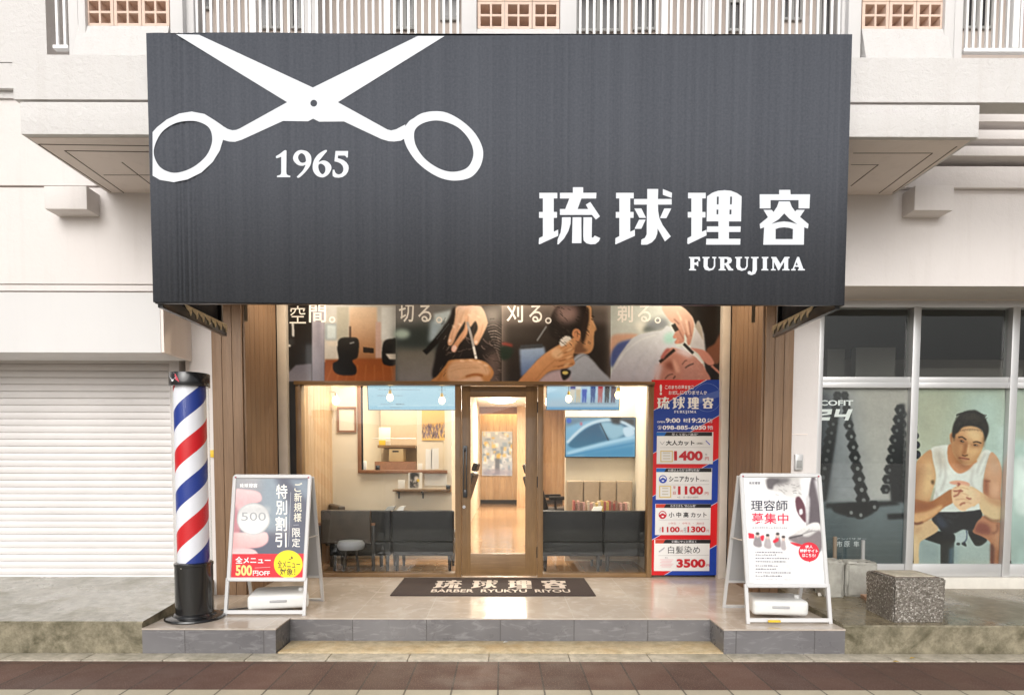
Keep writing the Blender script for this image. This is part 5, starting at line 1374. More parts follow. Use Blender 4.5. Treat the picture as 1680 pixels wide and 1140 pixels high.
a.text("理容師", *bq(L2, 158, 248, 415, 320), NV, 0.010); a.text("募集中", *bq(L2, 162, 335, 420, 408), CR, 0.012)
a.build("poster_heading", "print_board", rootR)
a = Art(mpR, gap=0.0003, base=0.0008)
def bars(y, x0, x1, h, c):
    x = x0; a.next()
    while x < x1:
        w = random.uniform(6, 16); a.rect(*bq(L2, x, y + random.uniform(0, 3), min(x + w, x1), y + h), c, step=False); x += w + random.uniform(3, 6)
bars(428, 168, 412, 9, "a2a0a8")
for y, x1_ in ((592, 382), (632, 425), (682, 350), (727, 440)): bars(y, 190, x1_, 9, "8a8890")
for y, x1_ in ((610, 332), (655, 405), (704, 335), (750, 372)): bars(y, 190, x1_, 7, "4a4a56")
bars(775, 195, 480, 4, "b9b8be")
a.build("small_print", "print_board", rootR)
a = Art(mpR, gap=0.0003, base=0.0008)
a.ell(*L2([(562, 592)])[0], 17.6, 15.8, "cf2338"); a.poly(L2([(545, 640), (590, 640), (566, 662)]), "cf2338")
a.text("求人", *bq(L2, 535, 548, 590, 568), "f6eef0", 0.02); a.text("特設サイト", *bq(L2, 500, 574, 625, 597), "f6eef0", 0.03); a.text("はこちら!", *bq(L2, 515, 604, 608, 626), "f6eef0", 0.02)
a.build("red_badge", "print_board", rootR)

# water tanks that weigh the boards down
def tank(label, cx, cy, rot, w=0.46, d=0.30, h=0.135):
    root = thing("water_weight", label, "weight", (cx, cy, ZP + 0.03), "white water weights under the A-frame boards")
    root.rotation_euler = (0, 0, rot)
    b = MB()
    prof = [(-w / 2, -d / 2), (w / 2, -d / 2), (w / 2, d / 2), (-w / 2, d / 2)]
    b.box(-w / 2, w / 2, -d / 2, d / 2, 0, h, 0.042, 4)
    for f in b.bm.faces: f.smooth = True
    bm2 = b.bm
    for v in bm2.verts:
        t = max(0.0, v.co.y / (d / 2)); v.co.x *= 1 - 0.14 * t; v.co.z *= 1 - 0.12 * max(0, -v.co.y / (d / 2))
        if v.co.z > h * .6 and abs(v.co.x) < w * 0.2: v.co.z -= 0.012
    body_ = b.build("tank", "tank_plastic", root, local=True)
    MB().box(-0.07, 0.07, -d / 2 - 0.006, -d / 2 + 0.05, h * .42, h * .60, 0.01).build("grip", "grey_sheet", root, local=True)
    MB().tube((w * .36, -d * .1, h * .9), (w * .36, -d * .1, h + 0.018), 0.022, n=16).build("cap", "white_plastic", root, local=True)
    return root
tank("white plastic water weight under the coin poster A-frame beside the striped pole", -1.92, 5.52, R(14), 0.49, 0.34)
tank("white plastic water weight under the recruitment poster A-frame at the right", 2.26, 5.30, R(-6), 0.44, 0.30)
# a strip of yellow tape on the right board's foot bar
tag(bx(P(1262, 1022, 4.96).x, P(1282, 1022, 4.96).x, 4.972, 4.99, ZP + 0.022, ZP + 0.038, 0.002).build("tape_strip", "yellow_plastic"), "short strip of yellow tape on the foot bar of the recruitment board", "tape")

# ------------------------------------------------------------------ barber pole
bpx, bpy_ = G(320, 1013, ZP).x, G(320, 1013, ZP).y
bp = thing("barber_pole", "tall barber pole with red, white and blue stripes on a black round base", "barber pole", (bpx, bpy_, ZP))
rC, rT = 0.143, 0.119
MB().lathe([(0.02, 0.0), (0.222, 0.0), (0.226, 0.008), (0.222, 0.020), (0.210, 0.026), (0.165, 0.030), (0.155, 0.044), (0.146, 0.05)], n=56).build("foot", "black_plastic", bp, local=True)
MB().lathe([(0.138, 0.048), (rC, 0.052), (rC, 0.43), (rC + 0.004, 0.434), (rC + 0.004, 0.452), (rC - 0.006, 0.458)], n=56).build("base_drum", "black_plastic", bp, local=True)
zt_ = 1.855
MB().lathe([(rT, 0.46), (rT, zt_)], n=56).build("striped_cylinder", "barber_stripes", bp, local=True)
g_ = MB(); n_ = 56; A_, B_ = [], []
for i in range(n_):
    t = 2 * math.pi * i / n_; A_.append(g_.bm.verts.new((0.139 * math.cos(t), 0.139 * math.sin(t), 0.459))); B_.append(g_.bm.verts.new((0.139 * math.cos(t), 0.139 * math.sin(t), zt_)))
for i in range(n_):
    f = g_.bm.faces.new([A_[i], A_[(i + 1) % n_], B_[(i + 1) % n_], B_[i]]); f.smooth = True
g_.build("clear_tube", "tube_glass", bp, local=True)
MB().lathe([(0.12, zt_ - 0.004), (0.149, zt_), (0.150, zt_ + 0.004), (0.150, zt_ + 0.100), (0.147, zt_ + 0.104), (0.10, zt_ + 0.110), (0.04, zt_ + 0.112)], n=56).build("cap", "black_plastic", bp, local=True)
def cyl_mp(x, y, o):
    s_ = 5.05 / F; X = (x - 310) * s_; r_ = 0.1512 + o
    return Vector((bpx + X, bpy_ - math.sqrt(max(r_ * r_ - X * X, 0)), ZP + zt_ + 0.050 - (y - 624.5) * s_))
a = Art(cyl_mp, gap=0.0003, base=0.0)
CW = CV(0, 380, 3.0)
for p in ([(845,705),(895,703),(905,712),(860,713)], [(858,716),(908,714),(912,722),(868,724)], [(870,727),(910,725),(905,733),(878,735)], [(880,738),(898,736),(890,748),(882,746)]): a.poly(CW(p), "d8d8dc", step=False)
a.poly(CW([(905,708),(920,735),(926,752),(912,742),(900,735),(912,733),(902,722)]), "c84a58")
a.build("wing_emblem", "print_board", bp)
MB().tube((0.143 * math.sin(-.2), -0.143 * math.cos(-.2), 0.425), (0.151 * math.sin(-.2), -0.151 * math.cos(-.2), 0.425), 0.006, n=10).build("screw", "chrome", bp, local=True)
# its cable, run along the porch to the wall
pts = [Vector(p) for p in ((bpx + 0.10, bpy_ + 0.24, ZP + 0.006), (bpx + 0.25, bpy_ + 0.30, ZP + 0.006), (bpx + 0.45, bpy_ + 0.42, ZP + 0.006), (bpx + 0.55, bpy_ + 0.58, ZP + 0.006), (bpx + 0.48, bpy_ + 0.80, ZP + 0.006))]
cp = cr([(p.x, p.y) for p in pts], 6, False)
tag(MB().path([(x, y, ZP + 0.007) for x, y in cp], 0.006, 8).build("power_cable", "black_plastic"), "black power cable trailing across the porch floor from the barber pole", "cable")
tag(MB().box(PX(345.5, YR, 745), PX(351.5, YR, 745), YR - 0.012, YR - 0.001, PZ(750, YR, 348), PZ(738, YR, 348), 0.003).build("warning_tag", "yellow_plastic"), "small yellow tag on the pale pier behind the barber pole", "tag")

# ------------------------------------------------------------------ door mat
mt = thing("door_mat", "dark brown rectangular door mat with pale lettering, laid before the glass door", "mat", (0, 6.5, ZP))
c0, c1_, c2_, c3 = G(661, 950, ZP), G(959, 948, ZP), G(975, 976.5, ZP), G(640, 979, ZP)
mx0, mx1 = (c0.x + c3.x) / 2, (c1_.x + c2_.x) / 2; my0, my1 = (c2_.y + c3.y) / 2, (c0.y + c1_.y) / 2
MB().box(mx0, mx1, my0, my1, ZP + 0.001, ZP + 0.012, 0.005).build("rubber_base", "rubber_mat", mt)
def mmp(u, v, o): return Vector((mx0 + u * (mx1 - mx0), my1 - v * (my1 - my0), ZP + 0.0125 + o))
a = Art(mmp, gap=0.0004, base=0.0)
INKM = rgb(208, 196, 186)
for g, q in zip(GLY, ((0.19, 0.335), (0.385, 0.52), (0.575, 0.70), (0.755, 0.885))): stamp(a, g, INKM, (q[0], 0.16, q[1], 0.64), step=False)
a.text("BARBER  RYUKYU  RIYOU", 0.19, 0.70, 0.885, 0.86, INKM, 0.02)
a.build("mat_lettering", "print_matt", mt)

# ------------------------------------------------------------------ planter, stones and bits at the right
def zfl(y): return zr + (0.285 - zr) * (y - YS - 0.02) / (6.30 - YS - 0.02)
yk = 4.965; X0, X1 = P(1464, 1010, yk).x, P(1549, 1010, yk).x
pl = thing("planter_block", "square planter of exposed pebble concrete, filled flush, on the wet concrete at the right", "planter", ((X0 + X1) / 2, yk, zfl(yk)))
hp = 0.345
b = MB(); b.hexa([(X0 + .008, yk, zfl(yk) - .01), (X1, yk, zfl(yk) - .01), (X1, yk + .38, zfl(yk) - .01), (X0 + .008, yk + .38, zfl(yk) - .01), (X0, yk - .004, zfl(yk) + hp), (X1 + .004, yk - .004, zfl(yk) + hp), (X1 + .004, yk + .384, zfl(yk) + hp), (X0, yk + .384, zfl(yk) + hp)])
bmesh.ops.bevel(b.bm, geom=list(b.bm.edges), offset=0.012, segments=2, affect='EDGES')
bmesh.ops.subdivide_edges(b.bm, edges=list(b.bm.edges), cuts=5, use_grid_fill=True)
for v in b.bm.verts: v.co += Vector((random.uniform(-1, 1), random.uniform(-1, 1), random.uniform(-.4, .4))) * 0.003
b.build("pebble_body", "aggregate", pl)
MB().box(X0 + .03, X1 - .03, yk + .03, yk + .35, zfl(yk) + hp - .02, zfl(yk) + hp + 0.003).build("dark_joint", "seam_line", pl)
MB().box(X0 + .045, X1 - .045, yk + .05, yk + .335, zfl(yk) + hp - .02, zfl(yk) + hp + 0.010, 0.006).build("fill", "kerb_concrete", pl)
def rock(name, label, px0, px1, py0, py1, y, dep, mat="stone_block", cat="stone", group=None):
    x0, x1 = P(px0, py1, y).x, P(px1, py1, y).x; z1 = P(px0, py0, y).z
    b = MB(); b.box(x0, x1, y, y + dep, zfl(y) - 0.01, z1, 0.03, 3)
    bmesh.ops.subdivide_edges(b.bm, edges=list(b.bm.edges), cuts=2, use_grid_fill=True)
    for v in b.bm.verts: v.co += Vector((random.uniform(-1, 1), random.uniform(-1, 1), random.uniform(-1, 1))) * 0.006
    for f in b.bm.faces: f.smooth = True
    return tag(b.build(name, mat), label, cat, group)
rock("stone_block", "rounded grey stone block beside the recruitment board, under the gym window", 1354, 1386, 920, 959, 5.72, 0.2, group="grey stones by the gym window")
rock("stone_block", "squarer grey stone block half hidden behind the pebble planter", 1388, 1440, 922, 960, 5.75, 0.2, group="grey stones by the gym window")
def slab(name, label, mat, pts, th):
    q = [G(x, y, zfl(5.5)) for x, y in pts]
    b = MB().prism([(p.x, p.y) for p in q], 2, zfl(5.5) - 0.03, zfl(5.5) + th)
    return tag(b.build(name, mat), label, "slab")
slab("paving_slab", "pale slab lying loose in front of the grey stones", "pale_slab", [(1338, 963), (1404, 961), (1398, 979), (1342, 979)], 0.035)
slab("paving_slab", "pinkish clay slab lying between the grey stones and the planter", "pink_tile", [(1386, 965), (1428, 962), (1432, 985), (1421, 986)], 0.035)
for (xa, xb, ya, yb, mt_, lb) in ((1367, 1373, 880, 922, "stake_brown", "short brown stake standing behind the rounded grey stone"), (1413, 1419, 886, 924, "stake_grey", "short grey stake standing behind the squarer stone block")):
    y = 6.0; tag(MB().tube((P((xa + xb) / 2, yb, y).x, y, 0.26), (P((xa + xb) / 2, ya, y).x, y, P(xa, ya, y).z), 0.017, n=14).build("stake", mt_), lb, "stake", "stakes by the gym window")
# entry box on the right pier
eb = thing("entry_box", "small metal entry box on the cream pier by the gym window", "entry box", (P(1309, 758, YR).x, YR, P(1309, 758, YR).z))
MB().box(PX(1302.5, YR, 758), PX(1315.5, YR, 758), YR - 0.03, YR - 0.001, PZ(771, YR, 1309), PZ(745, YR, 1309), 0.008).build("case", "alu_frame", eb)
MB().box(PX(1305, YR, 758), PX(1313, YR, 758), YR - 0.034, YR - 0.030, PZ(767, YR, 1309), PZ(755, YR, 1309), 0.002).build("keypad", "stake_grey", eb)
tag(MB().box(PX(1297, YR, 712), PX(1325, YR, 712), YR - 0.004, YR - 0.001, PZ(713, YR, 1309), PZ(711.5, YR, 1309)).build("wire_clip", "soffit_paint"), "thin horizontal strip across the cream pier above the entry box", "strip")
# litter
def scrap(name, label, mat, px, py, w, l, rot, cat):
    p = G(px, py, 0.012); b = MB()
    v = [b.bm.verts.new((x, y, z)) for x, y, z in ((-l, 0, .002), (0, -w, .006), (l, 0, .003), (0, w, .009))]
    b.bm.faces.new(v); o = b.build(name, mat); o.location = p; o.rotation_euler = (0, 0, rot)
    so = o.modifiers.new("thickness", 'SOLIDIFY'); so.thickness = 0.001
    return tag(o, label, cat, "scraps on the ground" if cat != "paper" else None)
scrap("fallen_leaf", "pale yellow fallen leaf on the kerb below the pebble planter", "leaf_litter", 1497, 1079, .010, .028, .3, "leaf")
scrap("fallen_leaf", "orange fallen leaf on the kerb below the right end of the porch", "leaf_litter", 1470, 1085, .010, .024, -.2, "leaf")
scrap("paper_scrap", "white scrap of paper at the foot of the porch step", "paper", 830, 1053, .012, .026, .2, "paper")

# ------------------------------------------------------------------ printed film on the gym windows
YF_ = YG + 0.004
D4 = CV(1320, 640, 3.8); M1 = CV(1480, 655, 7.861); M2 = CV(1480, 780, 7.6)
gl = Photo(1343, 635, 1489, 926, 1.2, "8f8b86")
gl.poly(D4([(60,0),(660,0),(660,720),(60,720)]), "a29d96", 2, 1, "a7a6a4"); gl.poly(D4([(60,0),(300,0),(340,400),(360,720),(60,720)]), "7d8186", 14, 0.9); gl.poly(D4([(60,0),(170,0),(140,720),(60,720)]), "272b31", 10, 0.95)
gl.poly(D4([(60,700),(660,690),(660,1100),(60,1100)]), "6b7478", 3, 1, "3c4447"); gl.poly(D4([(60,740),(300,740),(250,1100),(60,1100)]), "3d474c", 14, 0.7); gl.poly(D4([(400,1000),(660,980),(660,1100),(400,1100)]), "3f474a", 10, 0.6)
for y in (550, 605): gl.line(D4([(150, y), (330, y)]), 0.8, "5d6266", 1, 0.7)
for q in range(9): gl.line(D4([(80, 760 + q * 38), (640, 745 + q * 40)]), 0.9, "5b666b", 1, 0.5)
def bell(x, y, r, k=1.0):
    r = r * 1.18
    gl.poly(D4([(x + r * math.cos(R(a)), y + r * math.sin(R(a))) for a in range(0, 360, 60)]), "131416", 0.9)
    gl.ell(*D4([(x + r * .15, y + r * .2)])[0], r * .075, r * .085, "a4a5a4", 0.6, 0.7 * k)
gl.poly(D4([(185,20),(230,20),(195,300),(135,690),(110,690),(150,300)]), "17181b", 2); gl.poly(D4([(235,20),(265,20),(330,400),(395,690),(340,700),(280,300)]), "17181b", 2)
for i in range(8): bell(185 - i * 11, 150 + i * 55, 26 + i * 1.5, 0.6)
for i in range(9): bell(262 + i * 12.5, 150 + i * 66, 26 + i * 1.6)
for i in range(3): bell(205 - i * 6, 30 + i * 40, 22, 0.2); bell(250 + i * 5, 30 + i * 40, 22, 0.2)
gl.poly(D4([(590,85),(625,85),(625,700),(540,700),(520,500)]), "17181b", 2)
for i in range(9): bell(592 - i * 11, 120 + i * 62, 28, 0.7); bell(614, 150 + i * 62, 22, 0.3)
gl.poly(D4([(130,705),(560,690),(600,712),(440,725),(130,735)]), "0f1012", 2); gl.blob(D4([(175,720),(260,705),(440,700),(455,740),(380,790),(300,790),(190,760)]), "101113", 1.5)
for x, y in ((345, 770), (285, 755), (430, 720)): bell(x, y, 32)
gl.poly(D4([(515,770),(640,765),(640,800),(520,805)]), "15171a", 1.5)
gl.finish(0.015, 0.5); gl.grain(3.0); gl.build("window_print", "print_board", onY(YF_), gw)
a = Art(onY(YF_), gap=0.0004, base=0.001)
a.text("ECOFIT", *D4([(60, 62)])[0], *D4([(303, 96)])[0], "e9eaea", 0.03)
def sl(pts): return D4(pts)
a.poly(sl([(95,118),(172,118),(166,150),(110,158),(106,168),(160,168),(154,188),(78,188),(86,150),(142,142),(144,136),(90,136)]), "e9eaea", step=False)
a.poly(sl([(196,118),(222,118),(212,150),(258,150),(272,118),(300,118),(272,188),(248,188),(256,166),(184,166)]), "e9eaea", step=False)
a.text("アンバサダー", *D4([(195, 918)])[0], *D4([(385, 932)])[0], "b9bdbf", 0.0)
for w, x in (("市", 198), ("原", 245), ("隼", 305)): a.text(w, *D4([(x, 940)])[0], *D4([(x + 36, 976)])[0], "c9cccd", 0.0, step=False)
a.build("window_lettering", "print_matt", gw)

mn = Photo(1499, 635, 1649, 926, 1.0, "a4a896")
mn.poly([(1499, 635), (1649, 635), (1649, 800), (1499, 800)], "9aa08c", 1, 1, "b9c2b8"); mn.poly([(1580, 640), (1649, 640), (1649, 860), (1600, 860)], "afc3bd", 16, 0.8); mn.poly([(1499, 640), (1560, 640), (1540, 740), (1499, 740)], "a9a994", 14, 0.8)
mn.poly([(1499, 850), (1649, 850), (1649, 926), (1499, 926)], "a9b8b4", 8, 1, "93a09e"); mn.poly([(1636, 700), (1649, 700), (1649, 926), (1636, 926)], "bccfca", 5, 0.8); mn.poly([(1507, 880), (1545, 880), (1545, 926), (1507, 926)], "7f8e90", 7, 0.8)
for i, (x, y, r) in enumerate(((158, 160, 14), (165, 258, 24), (170, 358, 28), (182, 470, 36), (188, 588, 44), (190, 712, 50))):
    mn.ell(*M1([(x, y)])[0], r / 7.86, r / 7.0, "15151c", 0.8); mn.ell(*M1([(x + r * .3, y)])[0], r / 18, r / 18, "32324a", 1.0, 0.7)
mn.poly(M1([(100,780),(170,800),(160,1000),(100,1300)]), "17171c", 2)
# legs, bench and shorts
mn.poly(M2([(480,830),(650,830),(640,1140),(480,1140)]), "15171a", 1.0); mn.poly(M2([(585,900),(640,900),(635,1100),(580,1100)]), "2c4454", 2); mn.poly(M2([(640,860),(690,860),(685,1100),(640,1100)]), "7e9294", 4)
mn.blob(M2([(270,780),(340,730),(450,690),(640,720),(650,830),(500,855),(400,830)]), "0d0d10", 1.0); mn.blob(M2([(820,690),(960,700),(1060,790),(1000,860),(930,875),(890,840)]), "0d0d10", 1.0)
mn.ell(*M2([(700, 850)])[0], 3, 2.4, "15161a", 0.8); mn.blob(M2([(740,850),(780,820),(800,880)]), "15161a", 0.8); mn.line(M2([(800,680),(805,780),(760,850)]), 2, "2a3450", 0.8); mn.blob(M2([(680,740),(790,700),(780,800),(690,820)]), "aab6ba", 2)
mn.blob(M2([(85,700),(140,610),(300,560),(400,560),(450,680),(300,780),(225,830),(205,950),(200,1140),(70,1140),(80,900)]), "cba881", 1.0, 1, "c2a880"); mn.poly(M2([(60,560),(150,600),(130,700),(80,860),(60,860)]), "6b3a2e", 4, 0.8); mn.line(M2([(230,640),(160,720)]), 4, "a87a58", 3, 0.7); mn.blob(M2([(110,800),(170,780),(170,1000),(120,1000)]), "d2b690", 4)
mn.blob(M2([(880,700),(920,580),(1000,500),(1150,560),(1280,620),(1300,800),(1270,1140),(1110,1140),(1110,860),(1000,760)]), "b07a5c", 1.0, 1, "9a6444"); mn.blob(M2([(900,690),(960,580),(1080,620),(1100,720),(1000,730)]), "7e463a", 3); mn.blob(M2([(1150,640),(1240,660),(1230,900),(1160,860)]), "c09070", 4, 0.8); mn.line(M2([(1190,600),(1185,690),(1120,720)]), 3, "6a3a2c", 2, 0.8); mn.blob(M2([(1100,860),(1150,900),(1140,1140),(1105,1140)]), "5a3026", 2)
mn.blob(M2([(370,530),(500,400),(760,430),(950,340),(1000,490),(930,580),(870,690),(760,670),(640,720),(500,700),(450,640)]), "121317", 1.0); mn.blob(M2([(420,520),(480,500),(560,600),(540,650),(470,640)]), "2a3140", 3); mn.line(M2([(500,470),(650,520),(700,490)]), 1.6, "34363c", 1.5); mn.line(M2([(560,540),(640,600)]), 1.6, "3a3c42", 1.5); mn.line(M2([(780,480),(930,440)]), 1.5, "2c2d32", 1.5)
# vest
mn.blob(M1([(375,640),(470,600),(620,600),(700,760),(900,830),(1050,660),(1150,680),(1100,800),(1060,950),(1040,1100),(1060,1300),(1000,1420),(500,1450),(390,1380),(430,1150),(430,950),(395,780)]), "dcdcd6", 1.0, 1, "cfd2ce")
mn.blob(M1([(390,660),(500,640),(580,800),(560,900),(440,840)]), "c0b4a6", 5, 0.8)
for p in ([(1080,690),(1010,820),(960,960)], [(1130,700),(1070,860),(1020,980)], [(470,680),(500,850),(490,1000)], [(540,820),(560,1000),(500,1180)], [(430,1180),(480,1300),(560,1200)], [(920,900),(890,1050),(930,1150)]): mn.line(M1(p), 2.2, "a39c98", 2, 0.8)
# arms
mn.blob(M1([(370,650),(395,780),(430,950),(425,1060),(390,1180),(350,1330),(300,1400),(200,1420),(100,1420),(110,1250),(150,1000),(180,820),(260,720)]), "b98a63", 1.0, 1, "c49a6e"); mn.blob(M1([(330,760),(400,900),(410,1040),(330,1260),(270,1200),(300,980)]), "d6b283", 5, 0.9); mn.poly(M1([(120,1100),(180,850),(220,900),(170,1250),(110,1400)]), "8a5a3c", 5, 0.8); mn.blob(M1([(375,1050),(410,1040),(410,1090),(385,1090)]), "5a4020", 1.5)
mn.blob(M1([(1150,680),(1230,750),(1285,900),(1285,1060),(1270,1250),(1290,1400),(1250,1440),(1130,1380),(1050,1250),(1050,1050),(1060,950),(1100,800)]), "c99c7c", 1.0, 1, "b88666"); mn.blob(M1([(1140,750),(1220,800),(1240,950),(1160,920)]), "bf9a80", 5); mn.blob(M1([(1060,1030),(1110,1060),(1110,1240),(1060,1200)]), "8c5038", 3); mn.line(M1([(1060,1050),(1140,1055)]), 2, "6a3220", 1.5); mn.blob(M1([(1170,1080),(1240,1100),(1230,1280),(1170,1270)]), "d6a88a", 5)
mn.blob(M2([(100,340),(150,290),(330,330),(480,250),(610,170),(660,240),(640,330),(520,400),(380,520),(250,590),(150,600),(100,560)]), "a2683e", 1.0); mn.blob(M2([(110,480),(300,440),(480,370),(500,400),(380,510),(240,580),(140,590)]), "cfa173", 2); mn.blob(M2([(120,320),(330,330),(420,310),(380,400),(200,450),(110,430)]), "8c5230", 4)
mn.line(M2([(110,575),(180,600),(260,580)]), 3, "5a2c1c", 1.5)
mn.blob(M2([(840,140),(980,200),(1100,280),(1250,330),(1240,540),(1150,575),(1050,520),(980,430),(950,340),(880,380)]), "d3b088", 1.0, 1, "cdb38c"); mn.blob(M2([(1010,210),(1110,280),(1240,330),(1230,380),(1080,320)]), "ab7250", 4, 0.8); mn.line(M2([(1020,500),(1120,560),(1220,560)]), 3, "6a3c28", 2)
# clasped hands
mn.blob(M2([(590,80),(700,60),(820,90),(850,150),(960,200),(970,320),(900,370),(820,410),(780,440),(720,430),(640,350),(620,270),(620,170),(680,120)]), "dcb793", 1.0); mn.blob(M2([(590,85),(700,65),(820,85),(840,130),(720,110),(640,110)]), "d49a84", 1.2)
mn.blob(M2([(700,150),(820,140),(900,200),(900,300),(820,260)]), "e2c8a2", 4)
for p in ([(690,95),(720,105),(690,130)], [(690,245),(720,200),(760,190)], [(800,270),(840,290),(860,280)], [(720,370),(750,345),(785,340)], [(640,190),(690,190),(740,175)], [(640,260),(690,240)]): mn.line(M2(p), 2.4, "8c3f32", 1.0, 0.9)
for p in ([(650,150),(760,150),(830,170)], [(650,230),(760,220),(830,250)], [(660,300),(760,290),(830,310)], [(700,370),(800,330),(860,350)]): mn.line(M2(p), 1.2, "b98464", 1.0, 0.7)
# neck and head
mn.blob(M1([(590,610),(650,580),(760,720),(960,780),(920,840),(850,910),(760,955),(700,940),(640,880),(590,780)]), "b97a52", 1.0, 1, "c48a62"); mn.blob(M1([(640,680),(740,800),(900,850),(820,900),(720,860)]), "99603c", 4, 0.9)
mn.blob(M1([(612,470),(640,425),(682,440),(665,600),(632,575)]), "b98560", 0.8); mn.blob(M1([(628,470),(650,455),(655,520),(640,560)]), "7c4c34", 1.0, .8)
FACE = cr(M1([(655,450),(700,370),(860,335),(1000,370),(1062,470),(1045,600),(1005,700),(935,800),(855,850),(780,838),(700,765),(645,650)]), 6)
mn.poly(FACE, "c8986c", 0.9, 1, "b98a62")
mn.blob(M1([(850,380),(1000,410),(1035,520),(960,540),(850,490)]), "dcba8e", 5); mn.blob(M1([(880,620),(1020,600),(980,720),(900,780),(850,740)]), "d3aa7c", 5); mn.blob(M1([(650,480),(730,440),(760,520),(740,700),(720,770),(650,650)]), "a2714c", 5, .85)
mn.blob(M1([(690,700),(760,760),(800,840),(860,850),(800,862),(730,800)]), "86583a", 3, .8); mn.blob(M1([(930,740),(1000,690),(960,790),(880,835)]), "b98a60", 4, .8)
mn.blob(M1([(720,500),(800,500),(840,560),(770,575),(715,550)]), "8a5a3c", 3, .75); mn.blob(M1([(890,560),(1010,560),(1015,610),(930,620),(885,600)]), "8f6040", 3, .7)
mn.blob(M1([(645,470),(652,360),(690,262),(760,182),(850,146),(900,142),(940,138),(1000,170),(1060,225),(1100,300),(1118,380),(1105,455),(1075,530),(1058,545),(1055,470),(1040,415),(1005,378),(950,352),(880,342),(812,350),(765,374),(720,430),(690,448),(672,500)]), "1b1612", 1.3)
mn.blob(M1([(760,230),(850,175),(960,180),(1040,260),(980,300),(860,270)]), "3a312a", 5, .8); mn.blob(M1([(1040,300),(1090,330),(1090,420),(1060,400)]), "4a3f36", 4, .6)
for i in range(60):
    x = 680 + random.random() * 400; y = 175 + abs(x - 900) ** 1.6 * .012 + random.random() * 150; mn.line(M1([(x, y), (x + random.uniform(10, 40), y - random.uniform(10, 36))]), 1.0, random.choice(["2e2720", "0b0908", "3a322a"]), 0.5, .7)
for i in range(26):
    x = 700 + i * 14; y = 196 - 50 * math.sin(math.pi * (i + 2) / 28); mn.line(M1([(x, y + 30), (x + 10, y + 4 + random.uniform(-4, 6))]), 1.4, "17130f", 0.6)
for i in range(14):
    x = 730 + i * 22; mn.line(M1([(x, 372 + abs(x - 880) * .12), (x + 6, 392 + abs(x - 880) * .14 + random.uniform(-4, 10))]), 1.2, "3a2a1e", 0.7, .6)
mn.blob(M1([(1040,500),(1062,470),(1062,600),(1040,610)]), "7a5638", 2, .7)
mn.line(M1([(725,492),(772,484),(825,520)]), 2.0, "2a1a10", 0.7, .9); mn.line(M1([(915,556),(962,546),(1022,566)]), 2.0, "2a1a10", 0.7, .9)
mn.ell(*M1([(772, 540)])[0], 3.4, 1.5, "2a1810", 0.7, 1, .3); mn.ell(*M1([(947, 588)])[0], 3.4, 1.4, "2a1810", 0.7, 1, .1); mn.ell(*M1([(783, 541)])[0], 0.9, .7, "cbb8a4", .4, .7); mn.ell(*M1([(962, 588)])[0], .9, .7, "cbb8a4", .4, .7)
mn.line(M1([(676,430),(668,540)]), 2.0, "3a2a20", 1.4, .7)
mn.line(M1([(745,562),(790,572)]), 1.0, "7e5236", 0.8, .8); mn.line(M1([(925,608),(985,606)]), 1.0, "9a6c4c", 0.8, .8)
mn.blob(M1([(800,560),(850,572),(840,640),(815,715),(768,712),(780,650)]), "94603e", 2.0, .9); mn.line(M1([(862,580),(852,640),(845,690)]), 1.8, "dfb88c", 1.2, .8); mn.line(M1([(772,716),(806,728),(848,716)]), 1.6, "4e2a1c", 0.8)
mn.line(M1([(728,752),(780,758),(820,764),(868,772)]), 1.7, "70362a", 0.8); mn.blob(M1([(735,748),(790,744),(860,764),(800,758)]), "a8624e", 1.0, .8); mn.blob(M1([(755,768),(810,774),(850,780),(800,790)]), "b87a62", 1.0, .8)
mn.finish(0.012, 0.9); mn.grain(2.0); mn.build("window_print", "print_board", onY(YF_), gw)
pr = Photo(1659, 635, 1720, 926, 3.0, "a9bcb6"); pr.poly([(1659, 635), (1720, 635), (1720, 720), (1659, 720)], "a3ab9e", 8); pr.blob([(1664, 760), (1672, 750), (1720, 750), (1720, 840), (1668, 840)], "d8e4e0", 4); pr.poly([(1659, 850), (1720, 850), (1720, 926), (1659, 926)], "9fb2ae", 6)
pr.finish(0.03, 0.3); pr.build("window_print", "print_board", onY(YF_), gw)

# ------------------------------------------------------------------ inside the salon
# waiting sofas, backs to the glass
def make_sofa():
    root = thing("waiting_sofa", "", "sofa", (0, 0, 0), "black waiting sofas behind the shop windows")
    W = 0.70
    b = MB().box(-W / 2, W / 2, 0, 0.11, 0.36, 0.712, 0.022, 3); b.build("backrest", "black_leather", root, local=True)
    b = MB().box(-W / 2 + .006, W / 2 - .006, 0.006, 0.62, 0.20, 0.356, 0.014, 3); b.build("seat_base", "black_leather", root, local=True)
    b = MB().box(-W / 2 + .01, W / 2 - .01, 0.114, 0.64, 0.36, 0.44, 0.03, 3); b.build("seat_cushion", "black_leather", root, local=True)
    for x in (-W / 2 + .05, W / 2 - .05):
        for y in (0.06, 0.56): MB().tube((x, y, 0.0), (x, y, 0.205), 0.016, 0.026, 12).build("leg", "black_metal", root, local=True)
    return root
YSO = 7.24
s0 = make_sofa()
spots = [(693.5, "black leather sofa seen from behind, just left of the glass door"), (590, "black leather sofa partly behind the brown armchair at the left window"), (939, "black leather sofa seen from behind, just right of the glass door"), (1042, "black leather sofa at the right end of the window, cut by the window post")]
for i, (px, lb) in enumerate(spots):
    o = s0 if i == 0 else copy_tree(s0); o.location = (PX(px, YSO, 870), YSO, ZP); o["label"] = lb
